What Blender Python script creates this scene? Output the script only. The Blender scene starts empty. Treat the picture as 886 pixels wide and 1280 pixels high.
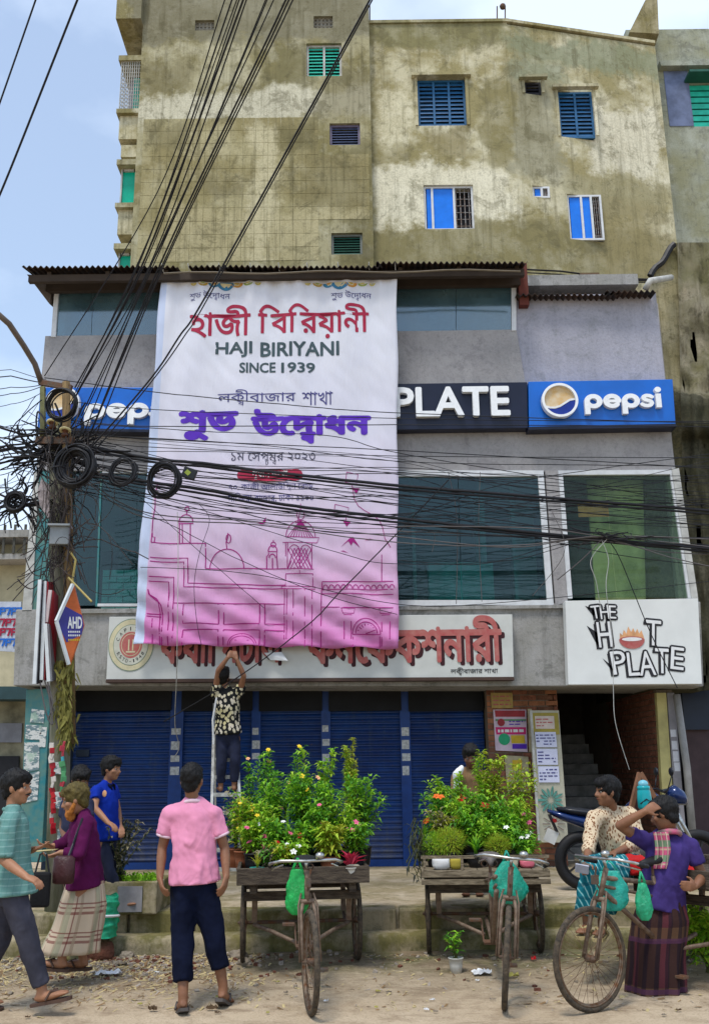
import bpy, bmesh, math, random
import numpy as np
from mathutils import Vector, Matrix, noise
from mathutils.geometry import delaunay_2d_cdt
R = math.radians
SC = bpy.context.scene
COL = SC.collection
rnd = random.Random(7)

# ------------------------------------------------------------------ camera, sky, sun, exposure
F_PX, CAM_H, PITCH, ROLL = 1200.0, 1.65, R(15.0), R(0.75)
cam_d = bpy.data.cameras.new('camera'); cam = bpy.data.objects.new('camera', cam_d); COL.objects.link(cam)
cam_d.sensor_fit = 'VERTICAL'; cam_d.sensor_height = 36.0; cam_d.lens = 36.0 * F_PX / 1280.0
cam_d.clip_end = 2000; cam_d.clip_start = 0.05
FWD = Vector((0, math.cos(PITCH), math.sin(PITCH))); UP0 = Vector((0, -math.sin(PITCH), math.cos(PITCH))); RT0 = Vector((1, 0, 0))
RT = RT0 * math.cos(ROLL) - UP0 * math.sin(ROLL); UPV = UP0 * math.cos(ROLL) + RT0 * math.sin(ROLL)
CAM = Vector((0, 0, CAM_H))
cam.matrix_world = Matrix(((RT.x, UPV.x, -FWD.x, 0), (RT.y, UPV.y, -FWD.y, 0), (RT.z, UPV.z, -FWD.z, CAM_H), (0, 0, 0, 1)))
SC.camera = cam
SUN_EL, SUN_AZ = R(66), R(205)        # azimuth measured from +Y clockwise: behind and to the left of the viewer
w = bpy.data.worlds.new('World'); SC.world = w; w.use_nodes = True
nt = w.node_tree; bg = nt.nodes['Background']
sky = nt.nodes.new('ShaderNodeTexSky'); sky.sky_type = 'NISHITA'; sky.sun_disc = False
sky.sun_elevation = SUN_EL; sky.sun_rotation = SUN_AZ; sky.air_density = 1.3; sky.dust_density = 0.5; sky.ozone_density = 2.0
tc = nt.nodes.new('ShaderNodeTexCoord'); mp = nt.nodes.new('ShaderNodeMapping'); mp.inputs['Scale'].default_value = (1.0, 1.0, 1.9)
mp.inputs['Location'].default_value = (0.35, 0.2, 0.0)
nz = nt.nodes.new('ShaderNodeTexNoise'); nz.inputs['Scale'].default_value = 2.6; nz.inputs['Detail'].default_value = 7; nz.inputs['Roughness'].default_value = 0.5
rp = nt.nodes.new('ShaderNodeValToRGB'); rp.color_ramp.elements[0].position = 0.40; rp.color_ramp.elements[1].position = 0.62
rp.color_ramp.elements[0].color = (0.28, 0.28, 0.28, 1); rp.color_ramp.elements[1].color = (0.85, 0.85, 0.85, 1)
mx = nt.nodes.new('ShaderNodeMixRGB'); mx.inputs[2].default_value = (5.3, 6.1, 7.3, 1)
nt.links.new(tc.outputs['Generated'], mp.inputs[0]); nt.links.new(mp.outputs[0], nz.inputs['Vector']); nt.links.new(nz.outputs['Fac'], rp.inputs[0])
nt.links.new(rp.outputs[0], mx.inputs[0]); nt.links.new(sky.outputs[0], mx.inputs[1]); nt.links.new(mx.outputs[0], bg.inputs[0])
bg.inputs[1].default_value = 0.135
sun_d = bpy.data.lights.new('sun', 'SUN'); sun = bpy.data.objects.new('sun', sun_d); COL.objects.link(sun)
sun_d.energy = 2.0; sun_d.angle = R(14); sun_d.color = (1.0, 0.95, 0.87)
sdir = Vector((math.sin(SUN_AZ) * math.cos(SUN_EL), math.cos(SUN_AZ) * math.cos(SUN_EL), math.sin(SUN_EL)))
sun.rotation_euler = sdir.to_track_quat('Z', 'Y').to_euler()
vs = SC.view_settings; vs.view_transform = 'Standard'; vs.look = 'None'; vs.gamma = 1.0; vs.use_curve_mapping = False
vs.exposure = 0.52

# ------------------------------------------------------------------ where things stand: rays of the surveyed view met with vertical or level planes
def ray(u, v): return FWD + RT * ((u - 443.0) / F_PX) + UPV * ((640.0 - v) / F_PX)
def at(u, v, Y):
    d = ray(u, v); return CAM + d * (Y / d.y)
def gnd(u, v, z=0.0):
    d = ray(u, v); return CAM + d * ((z - CAM_H) / d.z)

# ------------------------------------------------------------------ tags and links
def tag(o, label=None, cat=None, group=None, kind=None):
    if label: o['label'] = label
    if cat: o['category'] = cat
    if group: o['group'] = group
    if kind: o['kind'] = kind
    return o
def empty(name, label, cat, loc=(0, 0, 0), group=None, rz=0.0):
    o = bpy.data.objects.new(name, None); COL.objects.link(o); o.location = loc; o.rotation_euler = (0, 0, rz)
    o.empty_display_size = 0.1
    return tag(o, label, cat, group)
def copy_tree(o, parent=None):
    c = o.copy(); COL.objects.link(c); c.parent = parent
    for ch in o.children: copy_tree(ch, c)
    return c

class MB:
    """collects polygons; build() links them as one mesh object (world coordinates, or local to its parent's origin)"""
    def __init__(s): s.v = []; s.f = []; s.mi = []; s.uv = None; s.m = 0
    def poly(s, pts):
        n = len(s.v); s.v += [tuple(p) for p in pts]; s.f.append(tuple(range(n, n + len(pts)))); s.mi.append(s.m); return s
    def mesh(s, v, f):
        n = len(s.v); s.v += [tuple(p) for p in v]; s.f += [tuple(i + n for i in q) for q in f]; s.mi += [s.m] * len(f); return s
    def box(s, x0, x1, y0, y1, z0, z1):
        v = [(x0,y0,z0),(x1,y0,z0),(x1,y1,z0),(x0,y1,z0),(x0,y0,z1),(x1,y0,z1),(x1,y1,z1),(x0,y1,z1)]
        return s.mesh(v, [(0,3,2,1),(4,5,6,7),(0,1,5,4),(1,2,6,5),(2,3,7,6),(3,0,4,7)])
    def cbox(s, c, d, m=None):
        v = [Vector((sx*d[0]/2, sy*d[1]/2, sz*d[2]/2)) for sz in (-1,1) for sx,sy in ((-1,-1),(1,-1),(1,1),(-1,1))]
        if m is not None: v = [m @ p for p in v]
        v = [p + Vector(c) for p in v]
        return s.mesh(v, [(0,3,2,1),(4,5,6,7),(0,1,5,4),(1,2,6,5),(2,3,7,6),(3,0,4,7)])
    def hexa(s, front, back):
        """four front points (counter-clockwise seen from the front) and the four behind them"""
        v = list(front) + list(back)
        return s.mesh(v, [(0,1,2,3),(7,6,5,4),(0,4,5,1),(1,5,6,2),(2,6,7,3),(3,7,4,0)])
    def bar(s, a, b, wx, wy=None, up=Vector((0,0,1))):
        a = Vector(a); b = Vector(b); wy = wx if wy is None else wy
        d = (b - a).normalized(); sx = d.cross(up)
        if sx.length < 1e-4: sx = d.cross(Vector((0,1,0)))
        sx.normalize(); sy = sx.cross(d).normalized(); sx = sx * wx / 2; sy = sy * wy / 2
        return s.hexa([a-sx-sy, a+sx-sy, a+sx+sy, a-sx+sy], [b-sx-sy, b+sx-sy, b+sx+sy, b-sx+sy])
    def tube(s, pts, r, n=6, caps=True, closed=False):
        pts = [Vector(p) for p in pts]; L = len(pts)
        rr = r if isinstance(r, (list, tuple)) else [r] * L
        base = len(s.v); ref = None
        for i, p in enumerate(pts):
            if closed: d = pts[(i+1) % L] - pts[i-1]
            else: d = pts[min(i+1, L-1)] - pts[max(i-1, 0)]
            if d.length < 1e-9: d = Vector((0,0,1))
            d.normalize()
            if ref is None:
                ref = d.cross(Vector((0,0,1)))
                if ref.length < 1e-3: ref = d.cross(Vector((0,1,0)))
            ref = (ref - d * ref.dot(d))
            if ref.length < 1e-6: ref = d.orthogonal()
            ref.normalize(); q = d.cross(ref)
            for k in range(n):
                a = 2 * math.pi * k / n; s.v.append(tuple(p + (ref * math.cos(a) + q * math.sin(a)) * rr[i]))
        for i in range(L if closed else L - 1):
            j = (i + 1) % L
            for k in range(n):
                s.f.append((base+i*n+k, base+i*n+(k+1)%n, base+j*n+(k+1)%n, base+j*n+k)); s.mi.append(s.m)
        if caps and not closed:
            s.f.append(tuple(base+k for k in reversed(range(n)))); s.mi.append(s.m)
            s.f.append(tuple(base+(L-1)*n+k for k in range(n))); s.mi.append(s.m)
        return s
    def lathe(s, prof, c=(0,0,0), n=16, m=None, caps=True):
        base = len(s.v); c = Vector(c)
        for r_, z in prof:
            for k in range(n):
                a = 2*math.pi*k/n; p = Vector((r_*math.cos(a), r_*math.sin(a), z))
                if m is not None: p = m @ p
                s.v.append(tuple(p + c))
        for i in range(len(prof)-1):
            for k in range(n):
                s.f.append((base+i*n+k, base+i*n+(k+1)%n, base+(i+1)*n+(k+1)%n, base+(i+1)*n+k)); s.mi.append(s.m)
        if caps:
            s.f.append(tuple(base+k for k in reversed(range(n)))); s.mi.append(s.m)
            s.f.append(tuple(base+(len(prof)-1)*n+k for k in range(n))); s.mi.append(s.m)
        return s
    def ball(s, c, r, n=12, h=8, m=None, sc=(1,1,1)):
        prof = [(max(1e-4, r*math.sin(math.pi*i/h)), -r*math.cos(math.pi*i/h)) for i in range(h+1)]
        M_ = Matrix.Diagonal(sc); M_ = (m @ M_) if m is not None else M_
        return s.lathe(prof, c, n, M_)
    def torus(s, c, Rr, r, axis=Vector((0,1,0)), n=32, k=8, a0=0.0, a1=2*math.pi, sq=1.0):
        axis = Vector(axis).normalized(); e1 = axis.orthogonal().normalized(); e2 = axis.cross(e1)
        full = abs(a1-a0-2*math.pi) < 1e-6
        pts = [Vector(c) + e1*math.cos(a0+(a1-a0)*i/n)*Rr + e2*math.sin(a0+(a1-a0)*i/n)*Rr*sq for i in range(n if full else n+1)]
        return s.tube(pts, r, k, closed=full)
    def build(s, name, mat, parent=None, smooth=False, bevel=0.0, world=True):
        me = bpy.data.meshes.new(name); v = s.v
        if parent is not None and world:
            off = parent_origin(parent); mi = off.inverted(); v = [tuple(mi @ Vector(p)) for p in v]
        me.from_pydata(v, [], s.f); 
        mats = mat if isinstance(mat, (list, tuple)) else [mat]
        for m_ in mats: me.materials.append(m_)
        if len(mats) > 1: me.polygons.foreach_set('material_index', s.mi)
        if smooth: me.polygons.foreach_set('use_smooth', [True]*len(s.f))
        if s.uv is not None:
            ul = me.uv_layers.new(name='UVMap')
            for lp in me.loops: ul.data[lp.index].uv = s.uv[lp.vertex_index]
        me.update()
        o = bpy.data.objects.new(name, me); COL.objects.link(o)
        if parent is not None: o.parent = parent
        if bevel > 0:
            b = o.modifiers.new('bevel', 'BEVEL'); b.width = bevel; b.segments = 2; b.limit_method = 'ANGLE'; b.angle_limit = R(40)
        return o

def parent_origin(o):
    m = o.matrix_basis.copy()
    if o.type == 'EMPTY' or o.parent is None:
        m = Matrix.LocRotScale(o.location, o.rotation_euler, o.scale)
    p = o.parent
    while p is not None:
        m = Matrix.LocRotScale(p.location, p.rotation_euler, p.scale) @ m; p = p.parent
    return m

# ------------------------------------------------------------------ materials
MATS = {}
def mat(name, col, rough=0.8, metal=0.0, var=0.25, scale=6.0, col2=None, bump=0.0, bscale=40.0, spec=0.3, stretch=(1,1,1),
        alpha=1.0, trans=0.0, coat=0.0, sheen=0.0, detail=5.0, sss=0.0, lo=0.35, hi=0.65):
    if name in MATS: return MATS[name]
    m = bpy.data.materials.new(name); m.use_nodes = True; nt = m.node_tree; b = nt.nodes['Principled BSDF']; N = nt.nodes.new; Lk = nt.links.new
    b.inputs['Roughness'].default_value = rough; b.inputs['Metallic'].default_value = metal
    b.inputs['Specular IOR Level'].default_value = spec; b.inputs['Alpha'].default_value = alpha
    b.inputs['Transmission Weight'].default_value = trans; b.inputs['Coat Weight'].default_value = coat
    if sss: b.inputs['Subsurface Weight'].default_value = sss; b.inputs['Subsurface Radius'].default_value = (0.02, 0.008, 0.004)
    col = tuple(col); c2 = tuple(col2) if col2 is not None else tuple(c * (1 - var) for c in col)
    tc = N('ShaderNodeTexCoord'); mp = N('ShaderNodeMapping'); mp.inputs['Scale'].default_value = stretch
    Lk(tc.outputs['Object'], mp.inputs[0])
    nz = N('ShaderNodeTexNoise'); nz.inputs['Scale'].default_value = scale; nz.inputs['Detail'].default_value = detail; nz.inputs['Roughness'].default_value = 0.6
    Lk(mp.outputs[0], nz.inputs['Vector'])
    rp = N('ShaderNodeValToRGB'); rp.color_ramp.elements[0].position = lo; rp.color_ramp.elements[1].position = hi
    rp.color_ramp.elements[0].color = c2 + (1,); rp.color_ramp.elements[1].color = col + (1,)
    Lk(nz.outputs['Fac'], rp.inputs[0]); Lk(rp.outputs[0], b.inputs['Base Color'])
    if bump:
        n2 = N('ShaderNodeTexNoise'); n2.inputs['Scale'].default_value = bscale; n2.inputs['Detail'].default_value = 4
        Lk(mp.outputs[0], n2.inputs['Vector'])
        bp = N('ShaderNodeBump'); bp.inputs['Strength'].default_value = bump; bp.inputs['Distance'].default_value = 0.02
        Lk(n2.outputs['Fac'], bp.inputs['Height']); Lk(bp.outputs[0], b.inputs['Normal'])
    MATS[name] = m; return m

def cloth_mat(name, col, var=.25, rough=.88, ks=7.0):
    g = NG(name, rough, .12); n = g.noise(5, 4, .6); c = g.mix(g.ramp(n, [(.35, 0), (.65, 1)]), tuple(x*(1-var) for x in col), col)
    a = g.noise(ks*.75, 2, .45, src=g.map(g.co, (1.2, 1.2, .8)), dist=.8); r_ = g.math('ABSOLUTE', g.math('SUBTRACT', a, .5)); h = g.math('ADD', g.math('MULTIPLY', g.ramp(r_, [(0, 1), (.16, 0)], 'EASE'), .6), g.math('MULTIPLY', g.noise(240, 2), .08))
    return g.out(c, h, .32, .018)
class NG:
    """short hand for node graphs"""
    def __init__(s, name, rough=0.85, spec=0.3):
        s.m = bpy.data.materials.new(name); s.m.use_nodes = True; s.nt = s.m.node_tree; s.b = s.nt.nodes['Principled BSDF']
        s.b.inputs['Roughness'].default_value = rough; s.b.inputs['Specular IOR Level'].default_value = spec
        s.tc = s.nt.nodes.new('ShaderNodeTexCoord'); s.co = s.tc.outputs['Object']; s.uv = s.tc.outputs['UV']
    def l(s, a, b): s.nt.links.new(a, b)
    def val(s, x, sock):
        if hasattr(x, 'is_linked') or hasattr(x, 'links'): s.l(x, sock)
        else: sock.default_value = x
    def map(s, src, scale=(1,1,1), loc=(0,0,0)):
        n = s.nt.nodes.new('ShaderNodeMapping'); n.inputs['Scale'].default_value = scale; n.inputs['Location'].default_value = loc; s.l(src, n.inputs[0]); return n.outputs[0]
    def noise(s, scale, detail=5, rough=0.6, src=None, dist=0.0):
        n = s.nt.nodes.new('ShaderNodeTexNoise'); n.inputs['Scale'].default_value = scale; n.inputs['Detail'].default_value = detail
        n.inputs['Roughness'].default_value = rough; n.inputs['Distortion'].default_value = dist; s.l(src or s.co, n.inputs['Vector']); return n.outputs['Fac']
    def voro(s, scale, src=None, feature='F1'):
        n = s.nt.nodes.new('ShaderNodeTexVoronoi'); n.feature = feature; n.inputs['Scale'].default_value = scale; s.l(src or s.co, n.inputs['Vector']); return n
    def ramp(s, src, stops, mode='LINEAR'):
        n = s.nt.nodes.new('ShaderNodeValToRGB'); n.color_ramp.interpolation = mode; e = n.color_ramp.elements
        while len(e) < len(stops): e.new(0.5)
        for i, (p, c) in enumerate(stops):
            e[i].position = p; e[i].color = (c, c, c, 1) if not hasattr(c, '__len__') else tuple(c) + (1,)
        s.l(src, n.inputs[0]); return n.outputs[0]
    def mix(s, f, a, b, mode='MIX'):
        n = s.nt.nodes.new('ShaderNodeMixRGB'); n.blend_type = mode
        for x, k in ((f, 0), (a, 1), (b, 2)):
            if isinstance(x, (int, float)): n.inputs[k].default_value = x if k == 0 else (x, x, x, 1)
            elif isinstance(x, tuple): n.inputs[k].default_value = x + (1,)
            else: s.l(x, n.inputs[k])
        return n.outputs[0]
    def math(s, op, a, b=0.0, c=None):
        n = s.nt.nodes.new('ShaderNodeMath'); n.operation = op
        for k, x in enumerate((a, b) if c is None else (a, b, c)):
            if isinstance(x, (int, float)): n.inputs[k].default_value = x
            else: s.l(x, n.inputs[k])
        return n.outputs[0]
    def sep(s, src=None):
        n = s.nt.nodes.new('ShaderNodeSeparateXYZ'); s.l(src or s.co, n.inputs[0]); return n.outputs
    def band(s, x, lo, hi, soft):
        """1 inside lo..hi, soft edges"""
        a = s.nt.nodes.new('ShaderNodeMapRange'); a.inputs['From Min'].default_value = lo - soft; a.inputs['From Max'].default_value = lo + soft; s.l(x, a.inputs[0])
        b = s.nt.nodes.new('ShaderNodeMapRange'); b.inputs['From Min'].default_value = hi + soft; b.inputs['From Max'].default_value = hi - soft; s.l(x, b.inputs[0])
        return s.math('MULTIPLY', a.outputs[0], b.outputs[0])
    def out(s, col, bump=None, strength=0.3, dist=0.02, rough=None):
        if isinstance(col, tuple): s.b.inputs['Base Color'].default_value = col + (1,)
        else: s.l(col, s.b.inputs['Base Color'])
        if bump is not None:
            n = s.nt.nodes.new('ShaderNodeBump'); n.inputs['Strength'].default_value = strength; n.inputs['Distance'].default_value = dist
            s.l(bump, n.inputs['Height']); s.l(n.outputs[0], s.b.inputs['Normal'])
        if rough is not None: s.l(rough, s.b.inputs['Roughness'])
        return s.m

# ------------------------------------------------------------------ lettering: outlines of glyphs or strokes, filled by winding number, laid on a surface
_oc = {}
def outline(txt, off=0.0):
    k = (txt, off)
    if k in _oc: return _oc[k]
    c = bpy.data.curves.new('tmp', 'FONT'); c.body = txt; c.fill_mode = 'NONE'; c.resolution_u = 3; c.offset = off
    o = bpy.data.objects.new('tmp', c); COL.objects.link(o)
    dg = bpy.context.evaluated_depsgraph_get(); me = o.evaluated_get(dg).to_mesh()
    adj = {}
    for e in me.edges:
        a, b = e.vertices; adj.setdefault(a, []).append(b); adj.setdefault(b, []).append(a)
    P = [(v.co.x, v.co.y) for v in me.vertices]; seen = set(); loops = []
    for s0 in range(len(P)):
        if s0 in seen or s0 not in adj: continue
        lp = [s0]; seen.add(s0); cur = s0; prev = None
        nx = max(adj[s0]) if s0 + 1 not in adj[s0] else s0 + 1
        while nx not in seen:
            lp.append(nx); seen.add(nx); prev, cur = cur, nx
            c2 = [q for q in adj[cur] if q != prev]
            if not c2: break
            nx = c2[0]
        loops.append([P[i] for i in lp])
    o.to_mesh_clear() if False else None
    bpy.data.objects.remove(o); bpy.data.curves.remove(c)
    _oc[k] = loops; return loops
def adv(ch):
    if ch == ' ': return 0.26
    a = outline(ch + '।'); 
    b = outline('।')
    return max(p[0] for l in a for p in l) - max(p[0] for l in b for p in l)
ZERO = 'ুূ়্'
def shape_text(txt, off=0.0, sub=0.55, bengali=False):
    """visual-order text; [x] hangs a smaller x below the letter before it"""
    if not bengali: return [list(l) for l in outline(txt, off)]
    out = []; x = 0.0; px = 0.0; i = 0
    while i < len(txt):
        ch = txt[i]
        if ch == '[':
            j = txt.index(']', i); g = txt[i+1:j]; ls = outline(g, off*1.2)
            w_ = adv(g) * sub; x0 = x - w_ - 0.02
            for l in ls: out.append([(x0 + p[0]*sub, p[1]*sub - 0.30) for p in l])
            i = j + 1; continue
        ls = outline(ch, off) if ch != ' ' else []
        if ch in ZERO:
            a = min([p[0] for l in ls for p in l] or [0]); b = max([p[0] for l in ls for p in l] or [0])
            sh = x - b - (0.02 if ch != '়' else 0.22)
            for l in ls: out.append([(p[0] + sh, p[1]) for p in l])
        else:
            for l in ls: out.append([(p[0] + x, p[1]) for p in l])
            px = x; x += adv(ch)
        i += 1
    return out
def bold(loops, d, n=8):
    return [[(p[0]+d*math.cos(2*math.pi*k/n), p[1]+d*math.sin(2*math.pi*k/n)) for p in l] for k in range(n) for l in loops]
def circ(cx, cy, r, n=20, cw=False, sx=1.0):
    l = [(cx + r*sx*math.cos(2*math.pi*k/n), cy + r*math.sin(2*math.pi*k/n)) for k in range(n)]
    return l[::-1] if cw else l
def stroke(pts, wd, rnd_cap=True):
    """thick polyline as overlapping counter-clockwise pieces"""
    out = []
    for i in range(len(pts)-1):
        ax, ay = pts[i]; bx, by = pts[i+1]; dx, dy = bx-ax, by-ay; L = math.hypot(dx, dy)
        if L < 1e-9: continue
        nx, ny = -dy/L*wd/2, dx/L*wd/2
        out.append([(ax-nx, ay-ny), (bx-nx, by-ny), (bx+nx, by+ny), (ax+nx, ay+ny)])
    for i, p in enumerate(pts):
        if rnd_cap or 0 < i < len(pts)-1: out.append(circ(p[0], p[1], wd/2*0.995, 10))
    return out
def arc(cx, cy, r, a0, a1, n=12, sx=1.0):
    return [(cx + sx*r*math.cos(R(a0+(a1-a0)*k/n)), cy + r*math.sin(R(a0+(a1-a0)*k/n))) for k in range(n+1)]
def fill(loops, grid=0.0, simple=False, clean=False):
    """triangles of the union of loops (non-zero winding); grid adds points so that long faces follow cloth"""
    verts, edges = [], []
    for l in loops:
        n = len(verts)
        q = []
        for p in l:
            if not q or (abs(p[0]-q[-1][0]) + abs(p[1]-q[-1][1])) > 1e-6: q.append(p)
        if len(q) > 2 and abs(q[0][0]-q[-1][0]) + abs(q[0][1]-q[-1][1]) < 1e-6: q.pop()
        if len(q) < 3: continue
        verts += [Vector(p) for p in q]; edges += [(n+i, n+(i+1) % len(q)) for i in range(len(q))]
    if not verts: return [], []
    if grid:
        x0 = min(v.x for v in verts); x1 = max(v.x for v in verts); y0 = min(v.y for v in verts); y1 = max(v.y for v in verts)
        yy = y0 + grid*0.37
        while yy < y1:
            xx = x0 + grid*0.41
            while xx < x1: verts.append(Vector((xx, yy))); xx += grid
            yy += grid
    V, E, F_, *_r = delaunay_2d_cdt(verts, edges, [], 0, 1e-5)
    if not F_: return [], []
    C = np.array([[sum(V[i].x for i in f)/3, sum(V[i].y for i in f)/3] for f in F_])
    wn = np.zeros(len(F_), int)
    for l in loops:
        a = np.array(l); b = np.roll(a, -1, 0)
        lx, hx = a.min(0), a.max(0)
        sel = np.where((C[:,0] >= lx[0]) & (C[:,0] <= hx[0]) & (C[:,1] >= lx[1]) & (C[:,1] <= hx[1]))[0]
        if not len(sel): continue
        px = C[sel,0][:,None]; py = C[sel,1][:,None]
        up = (a[:,1][None] <= py) & (b[:,1][None] > py); dn = (a[:,1][None] > py) & (b[:,1][None] <= py)
        cr = (b[:,0]-a[:,0])[None]*(py-a[:,1][None]) - (px-a[:,0][None])*(b[:,1]-a[:,1])[None]
        wn[sel] += (up & (cr > 0)).sum(1) - (dn & (cr < 0)).sum(1)
    T = [tuple(F_[i]) for i in range(len(F_)) if wn[i] != 0]
    used = sorted({i for t in T for i in t}); mp_ = {j: i for i, j in enumerate(used)}
    return [(V[i].x, V[i].y) for i in used], [tuple(mp_[i] for i in t) for t in T]
def fit(loops, x0, x1, y0, y1):
    ax = min(p[0] for l in loops for p in l); bx = max(p[0] for l in loops for p in l)
    ay = min(p[1] for l in loops for p in l); by = max(p[1] for l in loops for p in l)
    sx = (x1-x0)/(bx-ax); sy = (y1-y0)/(by-ay)
    return [[(x0+(p[0]-ax)*sx, y0+(p[1]-ay)*sy) for p in l] for l in loops]
def lay(mb, loops, place, depth=0.0, grid=0.0):
    """place(x, y, d) -> world point, d = how far behind the face"""
    v, t = fill(loops, grid)
    if not t: return mb
    n = len(v); P = [place(x, y, 0.0) for x, y in v]
    if depth <= 0: return mb.mesh(P, t)
    P += [place(x, y, depth) for x, y in v]; f = list(t)
    cnt = {}
    for a, b, c in t:
        for e in ((a,b),(b,c),(c,a)): cnt[e] = 1
    for (a, b) in cnt:
        if (b, a) not in cnt: f.append((b, a, a+n, b+n))
    return mb.mesh(P, f)
def pxrect(u0, v0, u1, v1, Y):
    """x0, x1, z0, z1 in the plane Y of a region surveyed as u0,v0 (top left) to u1,v1"""
    a, b, c, d = at(u0, v0, Y), at(u1, v0, Y), at(u0, v1, Y), at(u1, v1, Y)
    return (a.x+c.x)/2, (b.x+d.x)/2, (c.z+d.z)/2, (a.z+b.z)/2
# ================================================================== materials of the place
def weathered(name, base, moss, pale, dark, tilt=0.5, scale=0.7, streak=0.5, zbands=(), patches=(), YW=13.3, hard=0.0):
    g = NG(name, 0.92, 0.15)
    n1 = g.noise(scale, 8, 0.62, dist=0.3); n2 = g.noise(scale*2.6, 8, 0.68, src=g.map(g.co, loc=(7.3, 1.1, 4.2)))
    st = g.noise(1.0, 6, 0.7, src=g.map(g.co, scale=(9, 9, 0.55))); st2 = g.noise(1.0, 5, 0.7, src=g.map(g.co, scale=(24, 24, 1.1), loc=(3, 5, 1)))
    fine = g.noise(26, 8, 0.75)
    c = g.mix(g.ramp(n1, [(0.36+hard, 0), (0.60-hard, 1)]), base, moss)
    c = g.mix(g.ramp(n2, [(0.50, 0), (0.66, tilt)]), c, pale)
    z = g.sep()[2]
    for lo, hi, soft, colr, k in zbands:
        zz = g.math('ADD', z, g.math('MULTIPLY', g.math('SUBTRACT', n2, 0.5), 1.1))
        c = g.mix(g.math('MULTIPLY', g.band(zz, lo, hi, soft), g.math('MULTIPLY', k, g.ramp(fine, [(0.2, 0.55), (0.7, 1.0)]))), c, colr)
    if patches:
        wn = g.math('MULTIPLY', g.math('SUBTRACT', g.noise(1.1, 7, .7, src=g.map(g.co, loc=(5, 0, 9))), .5), 1.6); wn2 = g.math('MULTIPLY', g.math('SUBTRACT', g.noise(1.1, 7, .7, src=g.map(g.co, loc=(15, 3, 1))), .5), 1.6)
        S = g.sep(); px_ = g.math('ADD', S[0], wn); pz_ = g.math('ADD', S[2], wn2)
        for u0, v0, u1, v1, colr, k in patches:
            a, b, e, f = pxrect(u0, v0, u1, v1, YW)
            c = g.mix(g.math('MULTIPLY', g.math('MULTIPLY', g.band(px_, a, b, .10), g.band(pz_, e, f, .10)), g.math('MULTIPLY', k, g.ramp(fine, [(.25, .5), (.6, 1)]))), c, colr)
    c = g.mix(g.math('MULTIPLY', g.ramp(st, [(0.50, 0), (0.72, 1)]), streak), c, dark)
    c = g.mix(g.math('MULTIPLY', g.ramp(st2, [(0.62, 0), (0.72, 1)]), streak*0.25), c, pale)
    c = g.mix(g.ramp(g.noise(5, 8, 0.8, src=g.map(g.co, loc=(2, 9, 3))), [(0.53, 0), (0.66, 0.6)]), c, dark)
    c = g.mix(g.ramp(g.noise(1.7, 9, 0.75, src=g.map(g.co, loc=(12, 4, 6)), dist=.6), [(0.54, 0), (0.60, .45)]), c, dark)
    c = g.mix(0.35, c, g.mix(g.ramp(fine, [(0.3, 0.45), (0.7, 1.4)]), (0, 0, 0), c), 'MIX')
    return g.out(c, g.mix(0.5, fine, n2), 0.5, 0.03)
M_BACK_L = weathered('stained plaster left', (0.371,0.339,0.204), (0.228,0.200,0.092), (0.510,0.487,0.358), (0.091,0.080,0.039), 0.55, 0.8, 0.75, (), [(170,112,470,148,(0.643,0.617,0.483),.85),(170,-100,470,52,(0.192,0.183,0.136),.75),(340,60,390,110,(0.159,0.146,0.075),.6),(185,60,300,75,(0.530,0.498,0.353),.6),(400,95,465,150,(0.194,0.171,0.089),.7),(178,80,240,110,(0.181,0.159,0.087),.6),(430,180,465,330,(0.157,0.139,0.066),.7),(250,80,330,105,(0.478,0.448,0.307),.6)], 16.8, .06)
M_BACK_R = weathered('stained plaster right', (0.538,0.497,0.335), (0.314,0.274,0.136), (0.689,0.653,0.491), (0.121,0.109,0.055), 0.65, 0.75, 0.6, (), [(463,20,640,62,(0.184,0.174,0.081),.8),(640,40,860,72,(0.224,0.253,0.164),.85),(640,75,700,95,(0.269,0.306,0.227),.7),(465,208,640,276,(0.769,0.731,0.570),.85),(640,95,705,215,(0.281,0.273,0.198),.75),(740,115,835,200,(0.745,0.708,0.564),.8),(463,276,860,340,(0.193,0.169,0.077),.75),
   (600,95,640,200,(0.204,0.181,0.084),.7),(540,160,580,200,(0.226,0.189,0.086),.7),(470,120,520,190,(0.708,0.663,0.477),.7),(700,205,850,260,(0.335,0.309,0.190),.7),(463,180,530,208,(0.239,0.206,0.089),.6),(760,230,850,330,(0.289,0.245,0.125),.6)], 17.0, .06)
M_BACK_T = weathered('stained wall tile', (0.379,0.338,0.188), (0.276,0.237,0.114), (0.474,0.436,0.288), (0.109,0.097,0.048), 0.4, 0.8, 0.75, (), [(315,150,345,330,(0.573,0.523,0.342),.8),(345,150,405,190,(0.157,0.139,0.066),.75),(380,195,460,260,(0.179,0.153,0.074),.6),(180,150,235,190,(0.180,0.158,0.079),.6),(200,262,460,330,(0.516,0.458,0.276),.55),(250,215,310,240,(0.156,0.134,0.065),.6),(230,160,300,200,(0.494,0.446,0.273),.5)], 16.8, .06)
DK_ = [(780,490,960,900,(0.029,0.031,0.021),.93),(850,300,900,350,(0.122,0.119,0.051),.6)]  # first, near-black patch paints the recess shade into the wall colour
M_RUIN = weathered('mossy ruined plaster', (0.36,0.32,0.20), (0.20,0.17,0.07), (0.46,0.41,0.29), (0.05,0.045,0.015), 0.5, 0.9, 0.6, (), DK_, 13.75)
M_FAR_R = weathered('pale green grey plaster', (0.36,0.39,0.34), (0.27,0.27,0.17), (0.46,0.48,0.42), (0.12,0.12,0.10), 0.5, 0.6, 0.4)
M_FACADE = weathered('grey painted render', (0.37,0.355,0.355), (0.30,0.29,0.29), (0.44,0.425,0.42), (0.19,0.18,0.19), 0.35, 0.9, 0.22)
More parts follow.
